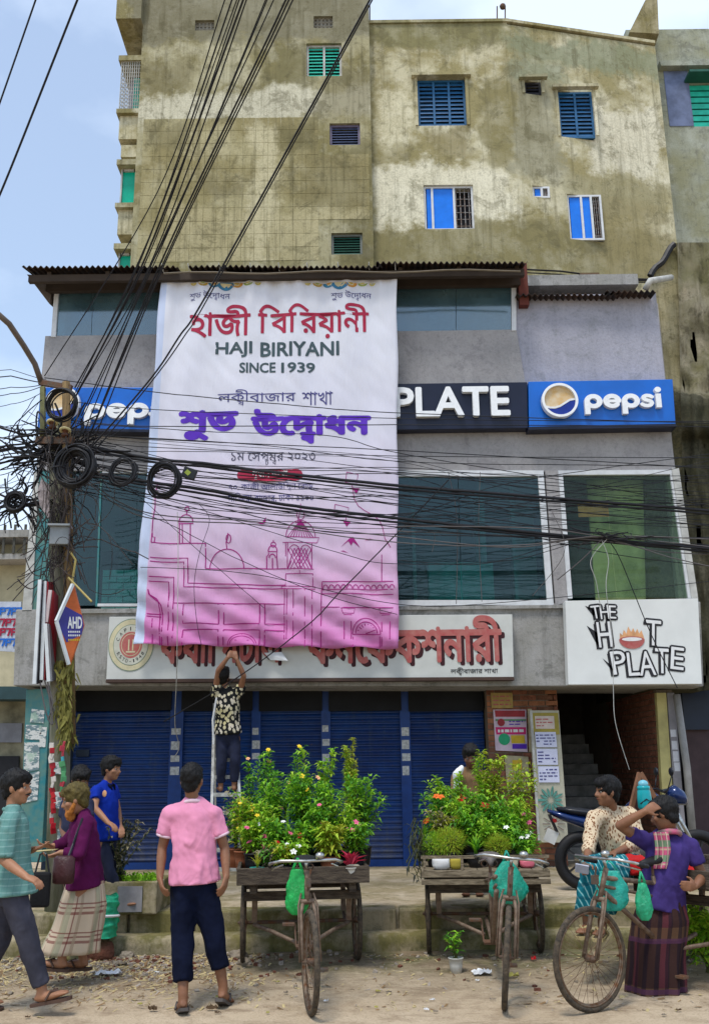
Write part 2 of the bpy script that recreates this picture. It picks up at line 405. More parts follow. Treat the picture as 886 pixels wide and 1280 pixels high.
M_LILAC = weathered('lilac grey panel paint', (0.36,0.36,0.42), (0.31,0.31,0.36), (0.42,0.41,0.46), (0.2,0.21,0.22), 0.3, 0.8, 0.25)
M_BEAM = weathered('grey concrete fascia', (0.34,0.335,0.33), (0.275,0.27,0.25), (0.42,0.41,0.40), (0.10,0.10,0.09), 0.35, 1.1, 0.5)
M_PLAT = weathered('mossy concrete platform', (0.40,0.33,0.235), (0.27,0.22,0.13), (0.50,0.43,0.33), (0.11,0.10,0.04), 0.5, 1.4, 0.25, hard=.05)
M_KERB = weathered('green stained kerb', (0.33,0.275,0.18), (0.16,0.14,0.055), (0.44,0.38,0.27), (0.05,0.055,0.018), 0.45, 1.9, 0.55, hard=.06)
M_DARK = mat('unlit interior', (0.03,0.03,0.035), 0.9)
M_WHITE = mat('white window paint', (0.62,0.64,0.66), 0.5, var=0.15, scale=9)
M_WHITEG = mat('aged white paint', (0.5,0.5,0.47), 0.6, var=0.35, scale=6)
M_TIN = mat('rusty black tin', (0.035,0.034,0.036), 0.7, 0.3, var=0.6, scale=5, col2=(0.075,0.04,0.022))
M_WOODD = mat('dark roof timber', (0.05,0.035,0.025), 0.8)
M_TEALW = mat('teal painted wall', (0.02,0.17,0.20), 0.55, var=0.45, scale=7, col2=(0.10,0.20,0.17))
g = NG('blue shutter paint', .42, .4); n_ = g.noise(1.3,7,.7); n2_ = g.noise(1.0,6,.75,src=g.map(g.co,scale=(7,7,.7))); c = g.mix(g.ramp(n_,[(.4,0),(.62,1)]), (.002,.020,.105), (.004,.040,.175)); c = g.mix(g.ramp(n2_,[(.56,0),(.70,.65)]), c, (.05,.075,.12)); c = g.mix(g.ramp(g.noise(28,6,.7),[(.64,0),(.68,.7)]), c, (.10,.06,.045)); c = g.mix(g.math('MULTIPLY', g.band(g.sep()[2], .2, .75, .3), g.ramp(n2_,[(.35,0),(.6,.55)])), c, (.13,.12,.10)); M_SHUT = g.out(c, n_, .15)
M_SHUTP = mat('blue post paint', (0.005,0.042,0.205), 0.45, var=0.3, scale=6)
M_BRICK = mat('red brick', (0.26,0.10,0.06), 0.9, var=0.5, scale=9, bump=0.4)
M_MORTAR = mat('old mortar', (0.20,0.16,0.12), 0.95, bump=0.4)
M_BLACK = mat('black rubber', (0.012,0.012,0.014), 0.6)
M_CABLE = mat('black cable sheath', (0.009,0.009,0.012), 0.5)
M_CABLEG = mat('grey faded cable', (0.11,0.10,0.10), 0.6)
M_STEEL = mat('dull bare steel', (0.28,0.27,0.25), 0.45, 0.8, var=0.5, scale=20, col2=(0.12,0.06,0.03))
M_RUST = mat('rusty painted iron', (0.10,0.085,0.07), 0.7, 0.3, var=0.5, scale=18, col2=(0.13,0.06,0.03), bump=0.2)

# ================================================================== ground
g = NG('dusty road earth', 0.95, 0.15)
n1 = g.noise(0.55, 8, 0.6); n2 = g.noise(3.5, 8, 0.7); n3 = g.noise(45, 6, 0.7); n4 = g.voro(38).outputs['Distance']
c = g.mix(g.ramp(n1, [(0.38, 0), (0.62, 1)]), (0.47,0.365,0.245), (0.58,0.465,0.325))
c = g.mix(g.ramp(n2, [(0.47, 0), (0.66, 0.8)]), c, (0.29,0.21,0.135))
yy = g.sep()[1]
c = g.mix(g.math('MULTIPLY', g.band(yy, 8.3, 12, 0.7), g.ramp(n2, [(0.3, 0.35), (0.6, 0.9)])), c, (0.17,0.135,0.085))
c = g.mix(g.math('MULTIPLY', g.band(yy, 8.9, 12, 0.35), g.ramp(g.noise(1.8), [(0.42, 0), (0.58, 0.75)])), c, (0.10,0.115,0.04))
c = g.mix(g.ramp(g.noise(9, 8, .75, src=g.map(g.co, (1,2.2,1))), [(.52, 0), (.66, .4)]), c, (.64,.52,.38)); c = g.mix(g.ramp(g.noise(2.1, 8, .7, src=g.map(g.co, (.5,1.8,1), (4,4,4))), [(.55, 0), (.66, .6)]), c, (.19,.135,.085)); c = g.mix(g.ramp(n3, [(0.34, 0.4), (0.48, 0)]), c, (0.17,0.12,0.07)); c = g.mix(g.ramp(n4, [(0.03, 0.3), (0.12, 0)]), c, (0.56,0.46,0.34))
M_GROUND = g.out(c, g.mix(0.45, n3, n2), 0.8, 0.05)
def ground_z(x, y):
    k = min(1.0, max(0.0, (y - 8.0)/1.2)) * min(1, max(0, (9.75 - y)/0.2))
    return 0.018*noise.noise(Vector((x*0.8, y*0.8, 0))) + 0.008*noise.noise(Vector((x*3.1, y*5.0, 9))) + 0.035*k*max(0, noise.noise(Vector((x*2.3, y*2.3, 3.3))))*(1.5 if x < 0 else 0.6)
mb = MB(); xs = [-400, -120, -40, -15] + [-6 + i*0.12 for i in range(101)] + [15, 40, 120, 400]; ys = [-400, -60, -10, 2] + [4 + i*0.12 for i in range(51)] + [14, 40, 120, 600]
V = [(x, y, ground_z(x, y) if -6.5 < x < 6.5 and 3.5 < y < 10.3 else 0.0) for y in ys for x in xs]; nx = len(xs)
F = [(j*nx+i, j*nx+i+1, (j+1)*nx+i+1, (j+1)*nx+i) for j in range(len(ys)-1) for i in range(nx-1)]
mb.mesh(V, F); tag(mb.build('ground', M_GROUND, smooth=True), kind='structure')

# pavement platform in front of the shops, with its two steps
YS, ZP = 14.3, 0.33           # shutter line, platform level
def rough_slab(mb, x0, x1, y0, y1, z0, z1, n=90, amp=0.018, seed=0.0):
    xs = [x0+(x1-x0)*i/n for i in range(n+1)]; P = []
    for x in xs:
        a = amp*noise.noise(Vector((x*2.2, seed, 0))); b = amp*noise.noise(Vector((x*3.1, seed+5, 2))); c = amp*0.6*noise.noise(Vector((x*9, seed, 7)))
        P.append([(x, y0+a, z0), (x, y0+a+c, z0+(z1-z0)*0.55), (x, y0+a+c*1.5+0.004, z1-0.03+b*0.5), (x, y0+a+0.035, z1+b*0.6), (x, y0+(y1-y0)*0.5, z1+b*0.3), (x, y1, z1)])
    k = 6; V = [p for q in P for p in q]; F = [(i*k+j, (i+1)*k+j, (i+1)*k+j+1, i*k+j+1) for i in range(n) for j in range(k-1)]
    mb.mesh(V, F); mb.poly([P[0][0], P[0][5], (x0, y1, z0)]); return mb
mb = MB(); rough_slab(mb, -9, 9, 10.05, YS+0.4, -0.05, ZP, 160, 0.03, 1.0)
tag(mb.build('pavement', M_PLAT, smooth=True), kind='structure')
mb = MB(); rough_slab(mb, -9, 9, 9.72, 10.2, -0.05, 0.155, 160, 0.022, 4.0)
tag(mb.build('pavement_step', M_KERB, smooth=True), kind='structure')
# separate worn kerb stones along the platform edge
st = empty('kerb', None, None); st['kind'] = 'structure'
kx = -5.2; kr = random.Random(4)
while kx < 5.3:
    L = kr.uniform(0.55, 1.05); mb = MB()
    c = Vector((kx+L/2, 10.13, ZP-0.105)); mb.cbox(c, (L-0.025, 0.30, 0.225), Matrix.Rotation(kr.uniform(-.012,.012), 3, 'Z') @ Matrix.Rotation(kr.uniform(-.012,.012), 3, 'Y'))
    mb.build('kerb_stone', M_KERB, st, bevel=0.02); kx += L

# ================================================================== front commercial building
YF = 13.3
bld = empty('commercial_building', 'grey three storey shop building with blue roller shutters and corrugated roof edge', 'building', (0, YF, 0))
def fbox(mb, u0, v0, u1, v1, Y, d, Yp=None):
    """box whose front face is the surveyed region on plane Y, going d back"""
    x0, x1, z0, z1 = pxrect(u0, v0, u1, v1, Yp or Y); return mb.box(x0, x1, Y, Y+d, z0, z1)
def fhex(mb, q, Y, d):
    """four surveyed corners, top left, top right, bottom right, bottom left"""
    P = [at(u, v, Y) for u, v in q]; P = [P[3], P[2], P[1], P[0]]
    return mb.hexa(P, [p + Vector((0, d, 0)) for p in P])
# fascia beam over the shop fronts
mb = MB(); fhex(mb, [(20,762),(875,752),(879,858),(17,857)], YF, 1.3); mb.build('fascia', M_BEAM, bld, bevel=0.012)
mb = MB(); fhex(mb, [(62,762),(706,756),(706,760),(60,767)], YF-0.05, 0.08); mb.build('ledge', M_BEAM, bld)
# wall bands of the two upper floors
mb = MB(); fhex(mb, [(50,535),(836,529),(844,590),(46,588)], YF+0.02, 0.4); mb.build('wall_band', M_FACADE, bld)
mb = MB(); fhex(mb, [(57,420),(645,412),(657,482),(51,484)], YF+0.02, 0.4); mb.build('wall_band', M_FACADE, bld)
mb = MB(); fhex(mb, [(645,370),(819,366),(831,478),(645,484)], YF+0.05, 0.3); o = mb.build('wall_panel', M_LILAC, bld); o['label'] = 'smooth lilac grey panel above the soft drink sign'
# structural body behind glass, floors, side walls
mb = MB()
x0, x1, z0, z1 = pxrect(60, 350, 834, 858, YF)
for z in (at(443,766,YF).z-0.12, at(443,560,YF).z-0.2, at(443,346,YF).z):
    mb.box(at(45,600,YF).x+0.1, at(836,600,YF).x-0.05, YF+0.35, 16.4, z, z+0.18)
mb.build('floor_slab', M_BEAM, bld)
mb = MB(); mb.box(at(42,600,YF).x+0.06, at(836,600,YF).x, 16.4, 16.6, 3.45, at(443,345,YF).z); mb.build('rear_wall', mat('inner wall dim teal', (0.045,0.095,0.105), 0.9), bld)
mb = MB(); zt = at(443,350,YF).z; xr = at(838,560,YF).x
mb.box(xr, xr+0.14, YF+0.32, 16.6, 2.8, at(443,372,YF).z); mb.build('side_wall', M_FACADE, bld); mb = MB(); mb.box(at(64,430,YF).x-0.02, at(64,430,YF).x+0.1, YF+0.3, 16.6, 3.9, zt)
mb.build('side_wall', M_FACADE, bld)
# interior furniture seen through the first floor glass: board, cupboard, columns
mb = MB(); fbox(mb, 536,703,617,762, 13.75, 0.3); mb.build('counter_panel', mat('dull teal board', (0.10,0.42,0.38), 0.8), bld)
for q_ in ((600,590,607,757,13.9,.1),(640,590,644,757,13.8,.05),(515,590,519,757,13.8,.05),(595,590,606,757,15.0,.25),(150,590,200,760,15.2,.3),(640,590,668,757,15.6,.25)): mb = MB(); fbox(mb, *q_); mb.build('column', mat('inner column', (0.30,0.36,0.32), .8), bld)
mb = MB(); fbox(mb, 130,560,205,688, 14.5, 0.1); mb.build('blind', mat('green blind', (0.03,0.16,0.15), .8), bld)
# white tiled dado inside the left window: real tiles
tw = MB(); fbox(tw, 128,712,200,762, 13.62, 0.06); tw.build('dado', mat('grout', (0.12,0.22,0.20), .9), bld)
tiles = bld
M_TILEW = mat('pale glazed wall tile', (0.66,0.78,0.70), 0.25, var=0.12)
X0, X1, Z0, Z1 = pxrect(128,712,200,762,13.62); rows, cols = 6, 4
for r_ in range(rows):
    for k in range(cols+1):
        wd = (X1-X0)/cols; a = X0 + (k - 0.5*(r_ % 2))*wd; b = a+wd-0.012; a = max(a, X0+0.002); b = min(b, X1)
        if b-a < 0.03: continue
        h = (Z1-Z0)/rows; mb = MB(); mb.box(a, b, 13.608, 13.622, Z0+r_*h+0.006, Z0+(r_+1)*h-0.006); mb.build('tile', M_TILEW, bld)
# glazing: window > frame, pane
def glass(name, tint, rough=0.04, t=0.0, spec=0.5, dust=0.25):
    g = NG(name, rough, spec); m = g.m; nt = g.nt
    n = g.noise(1.3, 6, 0.6); d = g.ramp(n, [(0.35, dust*0.3), (0.75, dust)])
    gl = nt.nodes.new('ShaderNodeBsdfGlossy'); gl.inputs['Roughness'].default_value = rough; gl.inputs[0].default_value = (0.85,0.9,0.95,1)
    tr = nt.nodes.new('ShaderNodeBsdfTransparent'); tr.inputs[0].default_value = tint + (1,)
    df = nt.nodes.new('ShaderNodeBsdfDiffuse'); df.inputs[0].default_value = (tint[0]*0.16, tint[1]*0.2, tint[2]*0.22, 1)
    fr = nt.nodes.new('ShaderNodeFresnel'); fr.inputs[0].default_value = 1.5
    a = nt.nodes.new('ShaderNodeMixShader'); g.l(d, a.inputs[0]); g.l(tr.outputs[0], a.inputs[1]); g.l(df.outputs[0], a.inputs[2])
    b = nt.nodes.new('ShaderNodeMixShader'); k = g.math('ADD', g.math('MULTIPLY', fr.outputs[0], 0.3), t); g.l(k, b.inputs[0]); g.l(a.outputs[0], b.inputs[1]); g.l(gl.outputs[0], b.inputs[2])
    g.l(b.outputs[0], nt.nodes['Material Output'].inputs[0]); return m
M_GLT = glass('teal tinted glass', (0.38,0.66,0.66), 0.03, 0.03, dust=0.14)
M_GLU = glass('dusty blue upper glass', (0.60,0.84,0.90), 0.10, 0.12, dust=0.85)
M_GLY = glass('clear dirty glass', (0.80,0.90,0.78), 0.05, 0.0, dust=0.14)
def window(q, Y, fw, panes_u, gmat, frm=M_WHITE, label=None, sides='LRTB', depth=0.08, parent=None):
    """q = corners tl,tr,br,bl surveyed; panes_u = fractions where mullions stand (thin)"""
    tl, tr, br, bl = [at(u, v, Y) for u, v in q]
    wdw = bpy.data.objects.new('window', None); COL.objects.link(wdw); wdw.parent = parent or bld
    if label: wdw['label'] = label
    def P(s, t): return (bl*(1-s)+br*s)*(1-t) + (tl*(1-s)+tr*s)*t
    W = (br-bl).length; H = (tl-bl).length; a = fw/W; b = fw/H; mb = MB(); D = Vector((0, depth, 0))
    def strip(s0, s1, t0, t1, off=0.0):
        f = [P(s0,t0), P(s1,t0), P(s1,t1), P(s0,t1)]; o_ = Vector((0, off, 0)); mb.hexa([p+o_ for p in f], [p + D for p in f])
    if 'B' in sides: strip(0, 1, 0, b)
    if 'T' in sides: strip(0, 1, 1-b, 1)
    y0 = b if 'B' in sides else 0; y1 = 1-b if 'T' in sides else 1
    if 'L' in sides: strip(0, a, y0, y1, 0.002)
    if 'R' in sides: strip(1-a, 1, y0, y1, 0.002)
    mb.build('frame', frm, wdw, bevel=0.004)
    e = [0.0] + list(panes_u) + [1.0]
    for i in range(len(e)-1):
        s0, s1 = e[i]+0.002, e[i+1]-0.002; mb = MB(); yy = Vector((0, depth*0.5, 0)); y2 = Vector((0, depth*0.5+0.008, 0))
        f = [P(s0,0.01), P(s1,0.01), P(s1,0.99), P(s0,0.99)]; mb.hexa([p+yy for p in f], [p+y2 for p in f]); mb.build('pane', gmat, wdw)
    return wdw
window([(69,350),(205,350),(205,420),(64,421)], YF, 0.07, [0.35], M_GLU, sides='LT', label='wide dusty upper window left of the banner')
window([(495,348),(645,346),(645,413),(495,416)], YF, 0.07, [0.5], M_GLU, sides='RT', label='wide dusty upper window right of the banner')
window([(495,588),(679,588),(692,758),(495,758)], YF, 0.09, [0.42], M_GLT, sides='RTB', label='large teal first floor window')
window([(697,588),(842,587),(866,748),(709,748)], YF, 0.07, [0.40], M_GLY, sides='LTR', label='first floor window over the sign of the eatery')
window([(128,588),(215,588),(215,758),(122,758)], YF+0.04, 0.04, [0.5], M_GLT, sides='TB', label='teal first floor window left of the banner')
window([(90,588),(128,588),(122,758),(80,758)], YF+0.06, 0.03, [], M_GLT, frm=M_TEALW, sides='LR', label='narrow dark corner window')
mb = MB(); fhex(mb, [(681,588),(697,588),(709,752),(694,757)], YF-0.01, 0.3); mb.build('pier', M_FACADE, bld)
mb = MB(); fhex(mb, [(839,585),(848,585),(872,748),(864,748)], YF-0.02, 0.3); mb.build('pier', M_WHITEG, bld)
mb = MB(); fhex(mb, [(47,586),(92,586),(81,764),(32,764)], YF+0.03, 0.3); mb.build('corner_pier', M_TEALW, bld)
mb = MB(); fhex(mb, [(43,590),(49,590),(40,764),(28,764)], YF-0.0, 0.25); mb.build('corner_trim', M_WHITEG, bld)
# cardboard notices stuck in the right window
mb = MB(); fbox(mb, 722,628,760,646, YF+0.075, 0.01); mb.build('notice', mat('brown card', (0.45,0.20,0.07), .9), bld)
mb = MB(); fbox(mb, 738,590,850,750, 13.85, 0.05); mb.build('inner_partition', mat('brightened olive inner wall', (0.62,0.62,0.34), .9, var=.6, scale=1.6, col2=(.18,.2,.10)), bld)  # olive made brighter in the colour itself, in place of light indoors
# corrugated roof edge in front, timber under it
def corrugated(name, ua, ub, v, Y, y1, drop, pitch=0.085, amp=0.022, par=bld, slope=0.25, droop=0.02, m=M_TIN, label=None):
    a, b = at(ua, v, Y), at(ub, v, Y); n = int((b.x-a.x)/pitch*6); mb = MB(); V = []; F = []
    for i in range(n+1):
        x = a.x + (b.x-a.x)*i/n; wv = amp*math.sin(2*math.pi*(x-a.x)/pitch); sg = droop*noise.noise(Vector((x*0.8, 2, 1)))
        for k in range(3):
            t = k/2; yy = Y + (y1-Y)*t; z = a.z + (b.z-a.z)*i/n + slope*(yy-Y) + wv + sg*(1-t)
            V += [(x, yy, z), (x, yy, z-0.008)]
    for i in range(n):
        q = i*6; r_ = q+6
        F += [(q,r_,r_+2,q+2), (q+2,r_+2,r_+4,q+4), (q+1,q+3,r_+3,r_+1), (q+3,q+5,r_+5,r_+3), (q,q+1,r_+1,r_), (q+4,r_+4,r_+5,q+5)]
    mb.mesh(V, F); o = mb.build(name, m, par, smooth=False)
    if label: o['label'] = label
    return o
corrugated('corrugated_roof', 28, 222, 333, 12.75, 16.6, 0)
corrugated('corrugated_roof', 236, 478, 333, 12.75, 16.6, 0, slope=0.24)
corrugated('corrugated_roof', 470, 659, 328, 12.72, 16.6, 0)
corrugated('corrugated_roof', 645, 772, 368, 13.15, 16.4, 0, slope=0.1)
corrugated('corrugated_roof', 757, 819, 364, 13.1, 16.4, 0, slope=0.1, label='short crumpled end sheet of the low tin roof')
mb = MB(); a = at(36,346,12.85); b = at(655,340,12.85)
mb.box(a.x, b.x, 12.85, 12.93, a.z-0.08, a.z+0.03); mb.box(a.x+0.15, b.x, 13.2, 13.29, a.z-0.05, a.z+0.12)
mb.build('eaves_board', M_WOODD, bld)
mb = MB()
for k in range(9):
    x = a.x + 0.3 + k*(b.x-a.x-0.4)/8; mb.bar((x, 12.86, a.z+0.04), (x, 16.4, a.z+0.86), 0.06, 0.08)
mb.build('rafter', M_WOODD, bld)
mb = MB(); p = at(205,342,12.7); q = at(650,338,12.7); mb.tube([p + (q-p)*t + Vector((0,0,0.02*math.sin(t*17))) for t in [i/14 for i in range(15)]], 0.014, 6); mb.build('banner_pole', mat('bamboo', (.14,.11,.07), .6), bld)
mb = MB(); a = at(646,330,13.25); b = at(655,420,13.25); mb.box(a.x, a.x+0.14, 13.22, 13.4, b.z+.5, a.z); mb.build('roof_post', mat('rusty red post', (.12,.03,.02), .8), bld)
# side slope under the left eaves
mb = MB(); p = [at(34,343,12.9), at(66,345,13.3), at(63,380,13.3)]; mb.hexa([p[0], p[1], p[2], p[2]+Vector((-.01,0,0))], [q+Vector((0,2.5,0.5)) for q in (p[0],p[1],p[2],p[2]+Vector((-.01,0,0)))]); mb.build('gable_board', mat('grey board', (.2,.17,.15), .8), bld)

# ground floor: shutters with ribbed slats, posts between them, dark soffit
def shutter(ua, ub, vb=1079, vt=850, label=None):
    a = at(ua, vb, YS); b = at(ub, vb, YS); zb = ZP+0.005; zt = at(ua, vt-2, YS).z+0.15; pitch = 0.078
    mb = MB(); n = int((zt-zb)/pitch); prof = []
    for i in range(n):
        z = zb + i*pitch; prof += [(0.0, z), (0.0, z+pitch*0.18), (-0.022, z+pitch*0.34), (-0.028, z+pitch*0.55), (-0.020, z+pitch*0.78), (-0.004, z+pitch*0.93)]
    V = []; 
    for y, z in prof: V += [(a.x, YS+y, z), (b.x, YS+y, z)]
    F = [(2*i, 2*i+1, 2*i+3, 2*i+2) for i in range(len(prof)-1)]
    mb.mesh(V, F); s = mb.build('shutter', M_SHUT, bld); s['label'] = label
    mb = MB(); mb.box(a.x, b.x, YS-0.045, YS+0.01, zb-0.003, zb+0.09); mb.build('bottom_rail', M_SHUTP, s)
    return s
shutter(84, 209, label='blue roller shutter left of the ladder'); shutter(222, 314, label='blue roller shutter behind the ladder'); shutter(322, 404, label='blue roller shutter behind the first flower cart')
shutter(412, 506, label='blue roller shutter between the flower carts'); shutter(515, 612, label='blue roller shutter behind the second flower cart')
for k, (ua, ub) in enumerate([(207,224),(312,324),(402,414),(504,517)]):
    mb = MB(); a = at(ua, 1078, YS-0.05); b = at(ub, 1078, YS-0.05); mb.box(a.x, b.x, YS-0.07, YS+0.15, ZP, 3.2); s = mb.build('shutter_post', M_SHUTP, bld)
    for j in range(rnd.choice([3, 4, 4])):
        z = at(ua, 908+j*17+rnd.uniform(-3,3), YS-.07).z; wd = b.x-a.x; mb = MB()
        mb.box(a.x+wd*0.12, a.x+wd*rnd.uniform(0.75,0.95), YS-0.074, YS-0.071, z-0.14*rnd.uniform(.6,1), z); mb.build('sticker', mat('peeling white sticker', (.55,.57,.58), .8, var=.5, scale=30), s)
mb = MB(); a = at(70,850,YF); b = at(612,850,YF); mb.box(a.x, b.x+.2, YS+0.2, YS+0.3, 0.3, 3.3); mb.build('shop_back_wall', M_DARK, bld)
mb = MB(); a = at(20,856,YF); b = at(878,856,YF); mb.box(a.x+.05, b.x, YF+1.31, 15.2, 3.05, 3.2); mb.build('soffit', M_BEAM, bld)
for ua, ub in ((84,209),(222,314),(322,404),(412,506),(515,612)):
    mb = MB(); a = at(ua, 1078, YS); b = at(ub, 1078, YS); zt_ = at(ua, 889, YS-.12).z
    mb.box(a.x+.002, b.x-.002, YS-.12, YS-.03, zt_, 3.25); mb.build('added_shade_box', mat('shade black box', (.010,.011,.014), .8, var=.5, scale=2), bld)  # boxes added over the shutter tops; black paints in the shade under the fascia
# lock plate on the first shutter
mb = MB(); x0,x1,z0,z1 = pxrect(97,937,113,946,YS); mb.box(x0,x1,YS-0.06,YS-0.03,z0,z1); mb.build('lock_plate', mat('dark steel plate',(.02,.03,.05),.4,.5), bld, bevel=.005)

# brick pier with posters, sloping advert board, stairwell, right hand posts
pier = MB(); x0,x1,_,_ = pxrect(612,860,702,1078,14.0); pier.box(x0, x1, 14.0, 14.6, ZP-.02, 3.3); pr = pier.build('brick_pier', M_MORTAR, bld)
bm_ = [MB(), MB(), MB()]
bz = ZP; row = 0
while bz < 3.2:
    bx = x0 - (0.12 if row % 2 else 0)
    while bx < x1:
        a, b = max(bx, x0+.002), min(bx+0.228, x1-.002)
        if b-a > .04: rnd.choice(bm_).box(a, b, 13.985+rnd.uniform(-.004,.006), 14.05, bz+0.006, bz+0.072)
        bx += 0.24
    bz += 0.08; row += 1
for k, m in enumerate(bm_):
    o = m.build('brickwork', [M_BRICK, mat('brown brick', (.17,.08,.05), .9, var=.5, bump=.3), mat('orange brick', (.33,.14,.07), .9, var=.4, bump=.3)][k], pr); o['kind'] = 'stuff'
stw = bld
mb = MB(); a = at(703,1080,14.3); b = at(832,1080,14.3)
mb.box(a.x-0.12, a.x, 14.0, 18.4, ZP, 3.3); mb.box(a.x, b.x+.6, 18.4, 18.6, ZP, 4.5); mb.box(a.x-.1,b.x+.6, 14.7, 18.6, 3.28, 3.4)
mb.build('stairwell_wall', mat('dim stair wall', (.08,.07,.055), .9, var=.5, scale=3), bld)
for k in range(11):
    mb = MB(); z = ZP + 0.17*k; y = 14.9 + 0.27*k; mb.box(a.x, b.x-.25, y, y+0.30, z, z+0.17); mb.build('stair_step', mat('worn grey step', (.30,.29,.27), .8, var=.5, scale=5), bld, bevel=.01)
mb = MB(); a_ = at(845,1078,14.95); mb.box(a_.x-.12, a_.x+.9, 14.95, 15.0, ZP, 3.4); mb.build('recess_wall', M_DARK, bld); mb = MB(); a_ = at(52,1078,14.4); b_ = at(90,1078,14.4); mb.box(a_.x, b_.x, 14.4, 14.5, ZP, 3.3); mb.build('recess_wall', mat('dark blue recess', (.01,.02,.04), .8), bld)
# right inner brick wall of the stairwell (bricks are its relief), cream door post, pipes
rw = MB(); xw = at(838,1060,13.8).x; rw.box(xw-0.02, xw+0.2, 13.75, 18.4, ZP, 3.3); rwo = rw.build('brick_wall', M_MORTAR, bld)
bm_ = MB(); bz = ZP; row = 0
while bz < 3.2:
    by = 13.76 + (0.12 if row % 2 else 0)
    while by < 16.3:
        bm_.box(xw-0.035+rnd.uniform(-.006,.004), xw, by, by+0.228, bz+0.006, bz+0.072); by += 0.24
    bz += 0.08; row += 1
o = bm_.build('brickwork', M_BRICK, rwo); o['kind'] = 'stuff'
mb = MB(); fhex(mb, [(820,866),(832,866),(846,1075),(832,1075)], 13.66, 0.1); mb.build('door_post', mat('mustard cream post', (.48,.42,.17), .7, var=.35, scale=3), bld)
mb = MB(); fhex(mb, [(833,866),(842,866),(860,1078),(848,1078)], 13.7, 0.1); dp = mb.build('door_post', mat('grey lilac post', (.33,.31,.33), .7, var=.35, scale=3), bld)
for k, (va, vb) in enumerate([(912,921),(926,937),(939,952),(953,964)]):
    mb = MB(); fhex(mb, [(837+k*1.6,va),(844+k*1.6,va),(845+k*1.6,vb),(838+k*1.6,vb)], 13.695, 0.004); mb.build('sticker', mat('white paper', (.68,.68,.72), .8, var=.15, scale=20), dp)
mb = MB(); mb.tube([at(845,868,13.6), at(858,960,13.6), at(868,1078,13.6)], 0.05, 10); mb.build('drain_pipe', mat('grey pipe', (.30,.29,.28), .5, var=.3), bld, smooth=True)
mb = MB(); fhex(mb, [(851,862),(890,862),(890,912),(856,912)], 14.4, .1); mb.build('shop_sign_panel', mat('navy panel', (.01,.02,.045), .4), bld)
mb = MB(); fhex(mb, [(855,912),(960,912),(970,1085),(868,1085)], 14.5, .1); mb.build('side_shutter', mat('dull brown shutter', (.07,.045,.05), .6, .3), bld)

# ================================================================== tall stained building behind
YB = 16.8
back = empty('apartment_building', 'tall weathered apartment block with moss stained walls behind the shops', 'building', (0, YB, 0))
def wall_holes(name, q, Y, d, holes, m, par, Yr=None, lbl=None):
    """a wall with real window openings: the rectangle q=(u0,v0,u1,v1) on plane Y minus holes given likewise"""
    X0, X1, Z0, Z1 = pxrect(*q, Y); H = [pxrect(*h, Y) for h in holes]
    xs = sorted({X0, X1, *[min(max(h[0],X0),X1) for h in H], *[min(max(h[1],X0),X1) for h in H]}); zs = sorted({Z0, Z1, *[min(max(h[2],Z0),Z1) for h in H], *[min(max(h[3],Z0),Z1) for h in H]})
    mb = MB()
    def open_(i, j):
        if i < 0 or j < 0 or i >= len(xs)-1 or j >= len(zs)-1: return True
        cx = (xs[i]+xs[i+1])/2; cz = (zs[j]+zs[j+1])/2
        return any(h[0] < cx < h[1] and h[2] < cz < h[3] for h in H)
    yb = lambda x: (Yr-Y)*(x-X0)/(X1-X0) if Yr else 0.0
    def p(i, j, b): return (xs[i], Y + yb(xs[i]) + (d if b else 0), zs[j])
    for i in range(len(xs)-1):
        for j in range(len(zs)-1):
            if open_(i, j): continue
            mb.poly([p(i,j,0), p(i+1,j,0), p(i+1,j+1,0), p(i,j+1,0)])
            if open_(i-1, j): mb.poly([p(i,j,1), p(i,j,0), p(i,j+1,0), p(i,j+1,1)])
            if open_(i+1, j): mb.poly([p(i+1,j,0), p(i+1,j,1), p(i+1,j+1,1), p(i+1,j+1,0)])
            if open_(i, j-1): mb.poly([p(i,j,1), p(i+1,j,1), p(i+1,j,0), p(i,j,0)])
            if open_(i, j+1): mb.poly([p(i,j+1,0), p(i+1,j+1,0), p(i+1,j+1,1), p(i,j+1,1)])
    o = mb.build(name, m, par)
    if lbl: o['label'] = lbl
    return H, (lambda x: Y + yb(x))
HL = [(383,54,427,95),(412,154,450,181),(414,291,453,318),(244,25,268,38),(392,20,416,35)]
Hl, _ = wall_holes('wall', (174,-130,463,420), YB, 0.3, HL, M_BACK_L, back, lbl='left wall, tiled below and grey above')
HR = [(522,98,582,157),(530,231,592,286),(656,98,677,114),(666,229,688,243),(701,104,745,162),(713,234,757,291)]
Hr1, fy1 = wall_holes('wall', (463,29,645,420), 17.0, 0.3, HR[:2], M_BACK_R, back, lbl='pale middle wall with blue windows')
Hr2, fy2 = wall_holes('wall', (645,29,852,420), 17.0, 0.3, HR[2:], M_BACK_R, back, Yr=17.7, lbl='right wall turning away')
def xz(u, v, Y): p = at(u, v, Y); return p
mb = MB()   # roof edge coping, floors and far sides so that the block is solid
a, b = Hl[0][0], 0
X0, X1, Z0, Z1 = pxrect(463,29,645,420,17.0); XR = pxrect(645,29,852,420,17.0)
mb.box(X0, X1, 16.96, 17.35, Z1, Z1+0.07); mb.hexa([(X1,16.96,Z1),(XR[1],17.66,Z1),(XR[1],17.66,Z1+.07),(X1,16.96,Z1+.07)], [(X1,17.35,Z1),(XR[1],18.05,Z1),(XR[1],18.05,Z1+.07),(X1,17.35,Z1+.07)])
mb.build('coping', M_BACK_R, back)
mb = MB(); XL = pxrect(174,-130,463,420,YB)
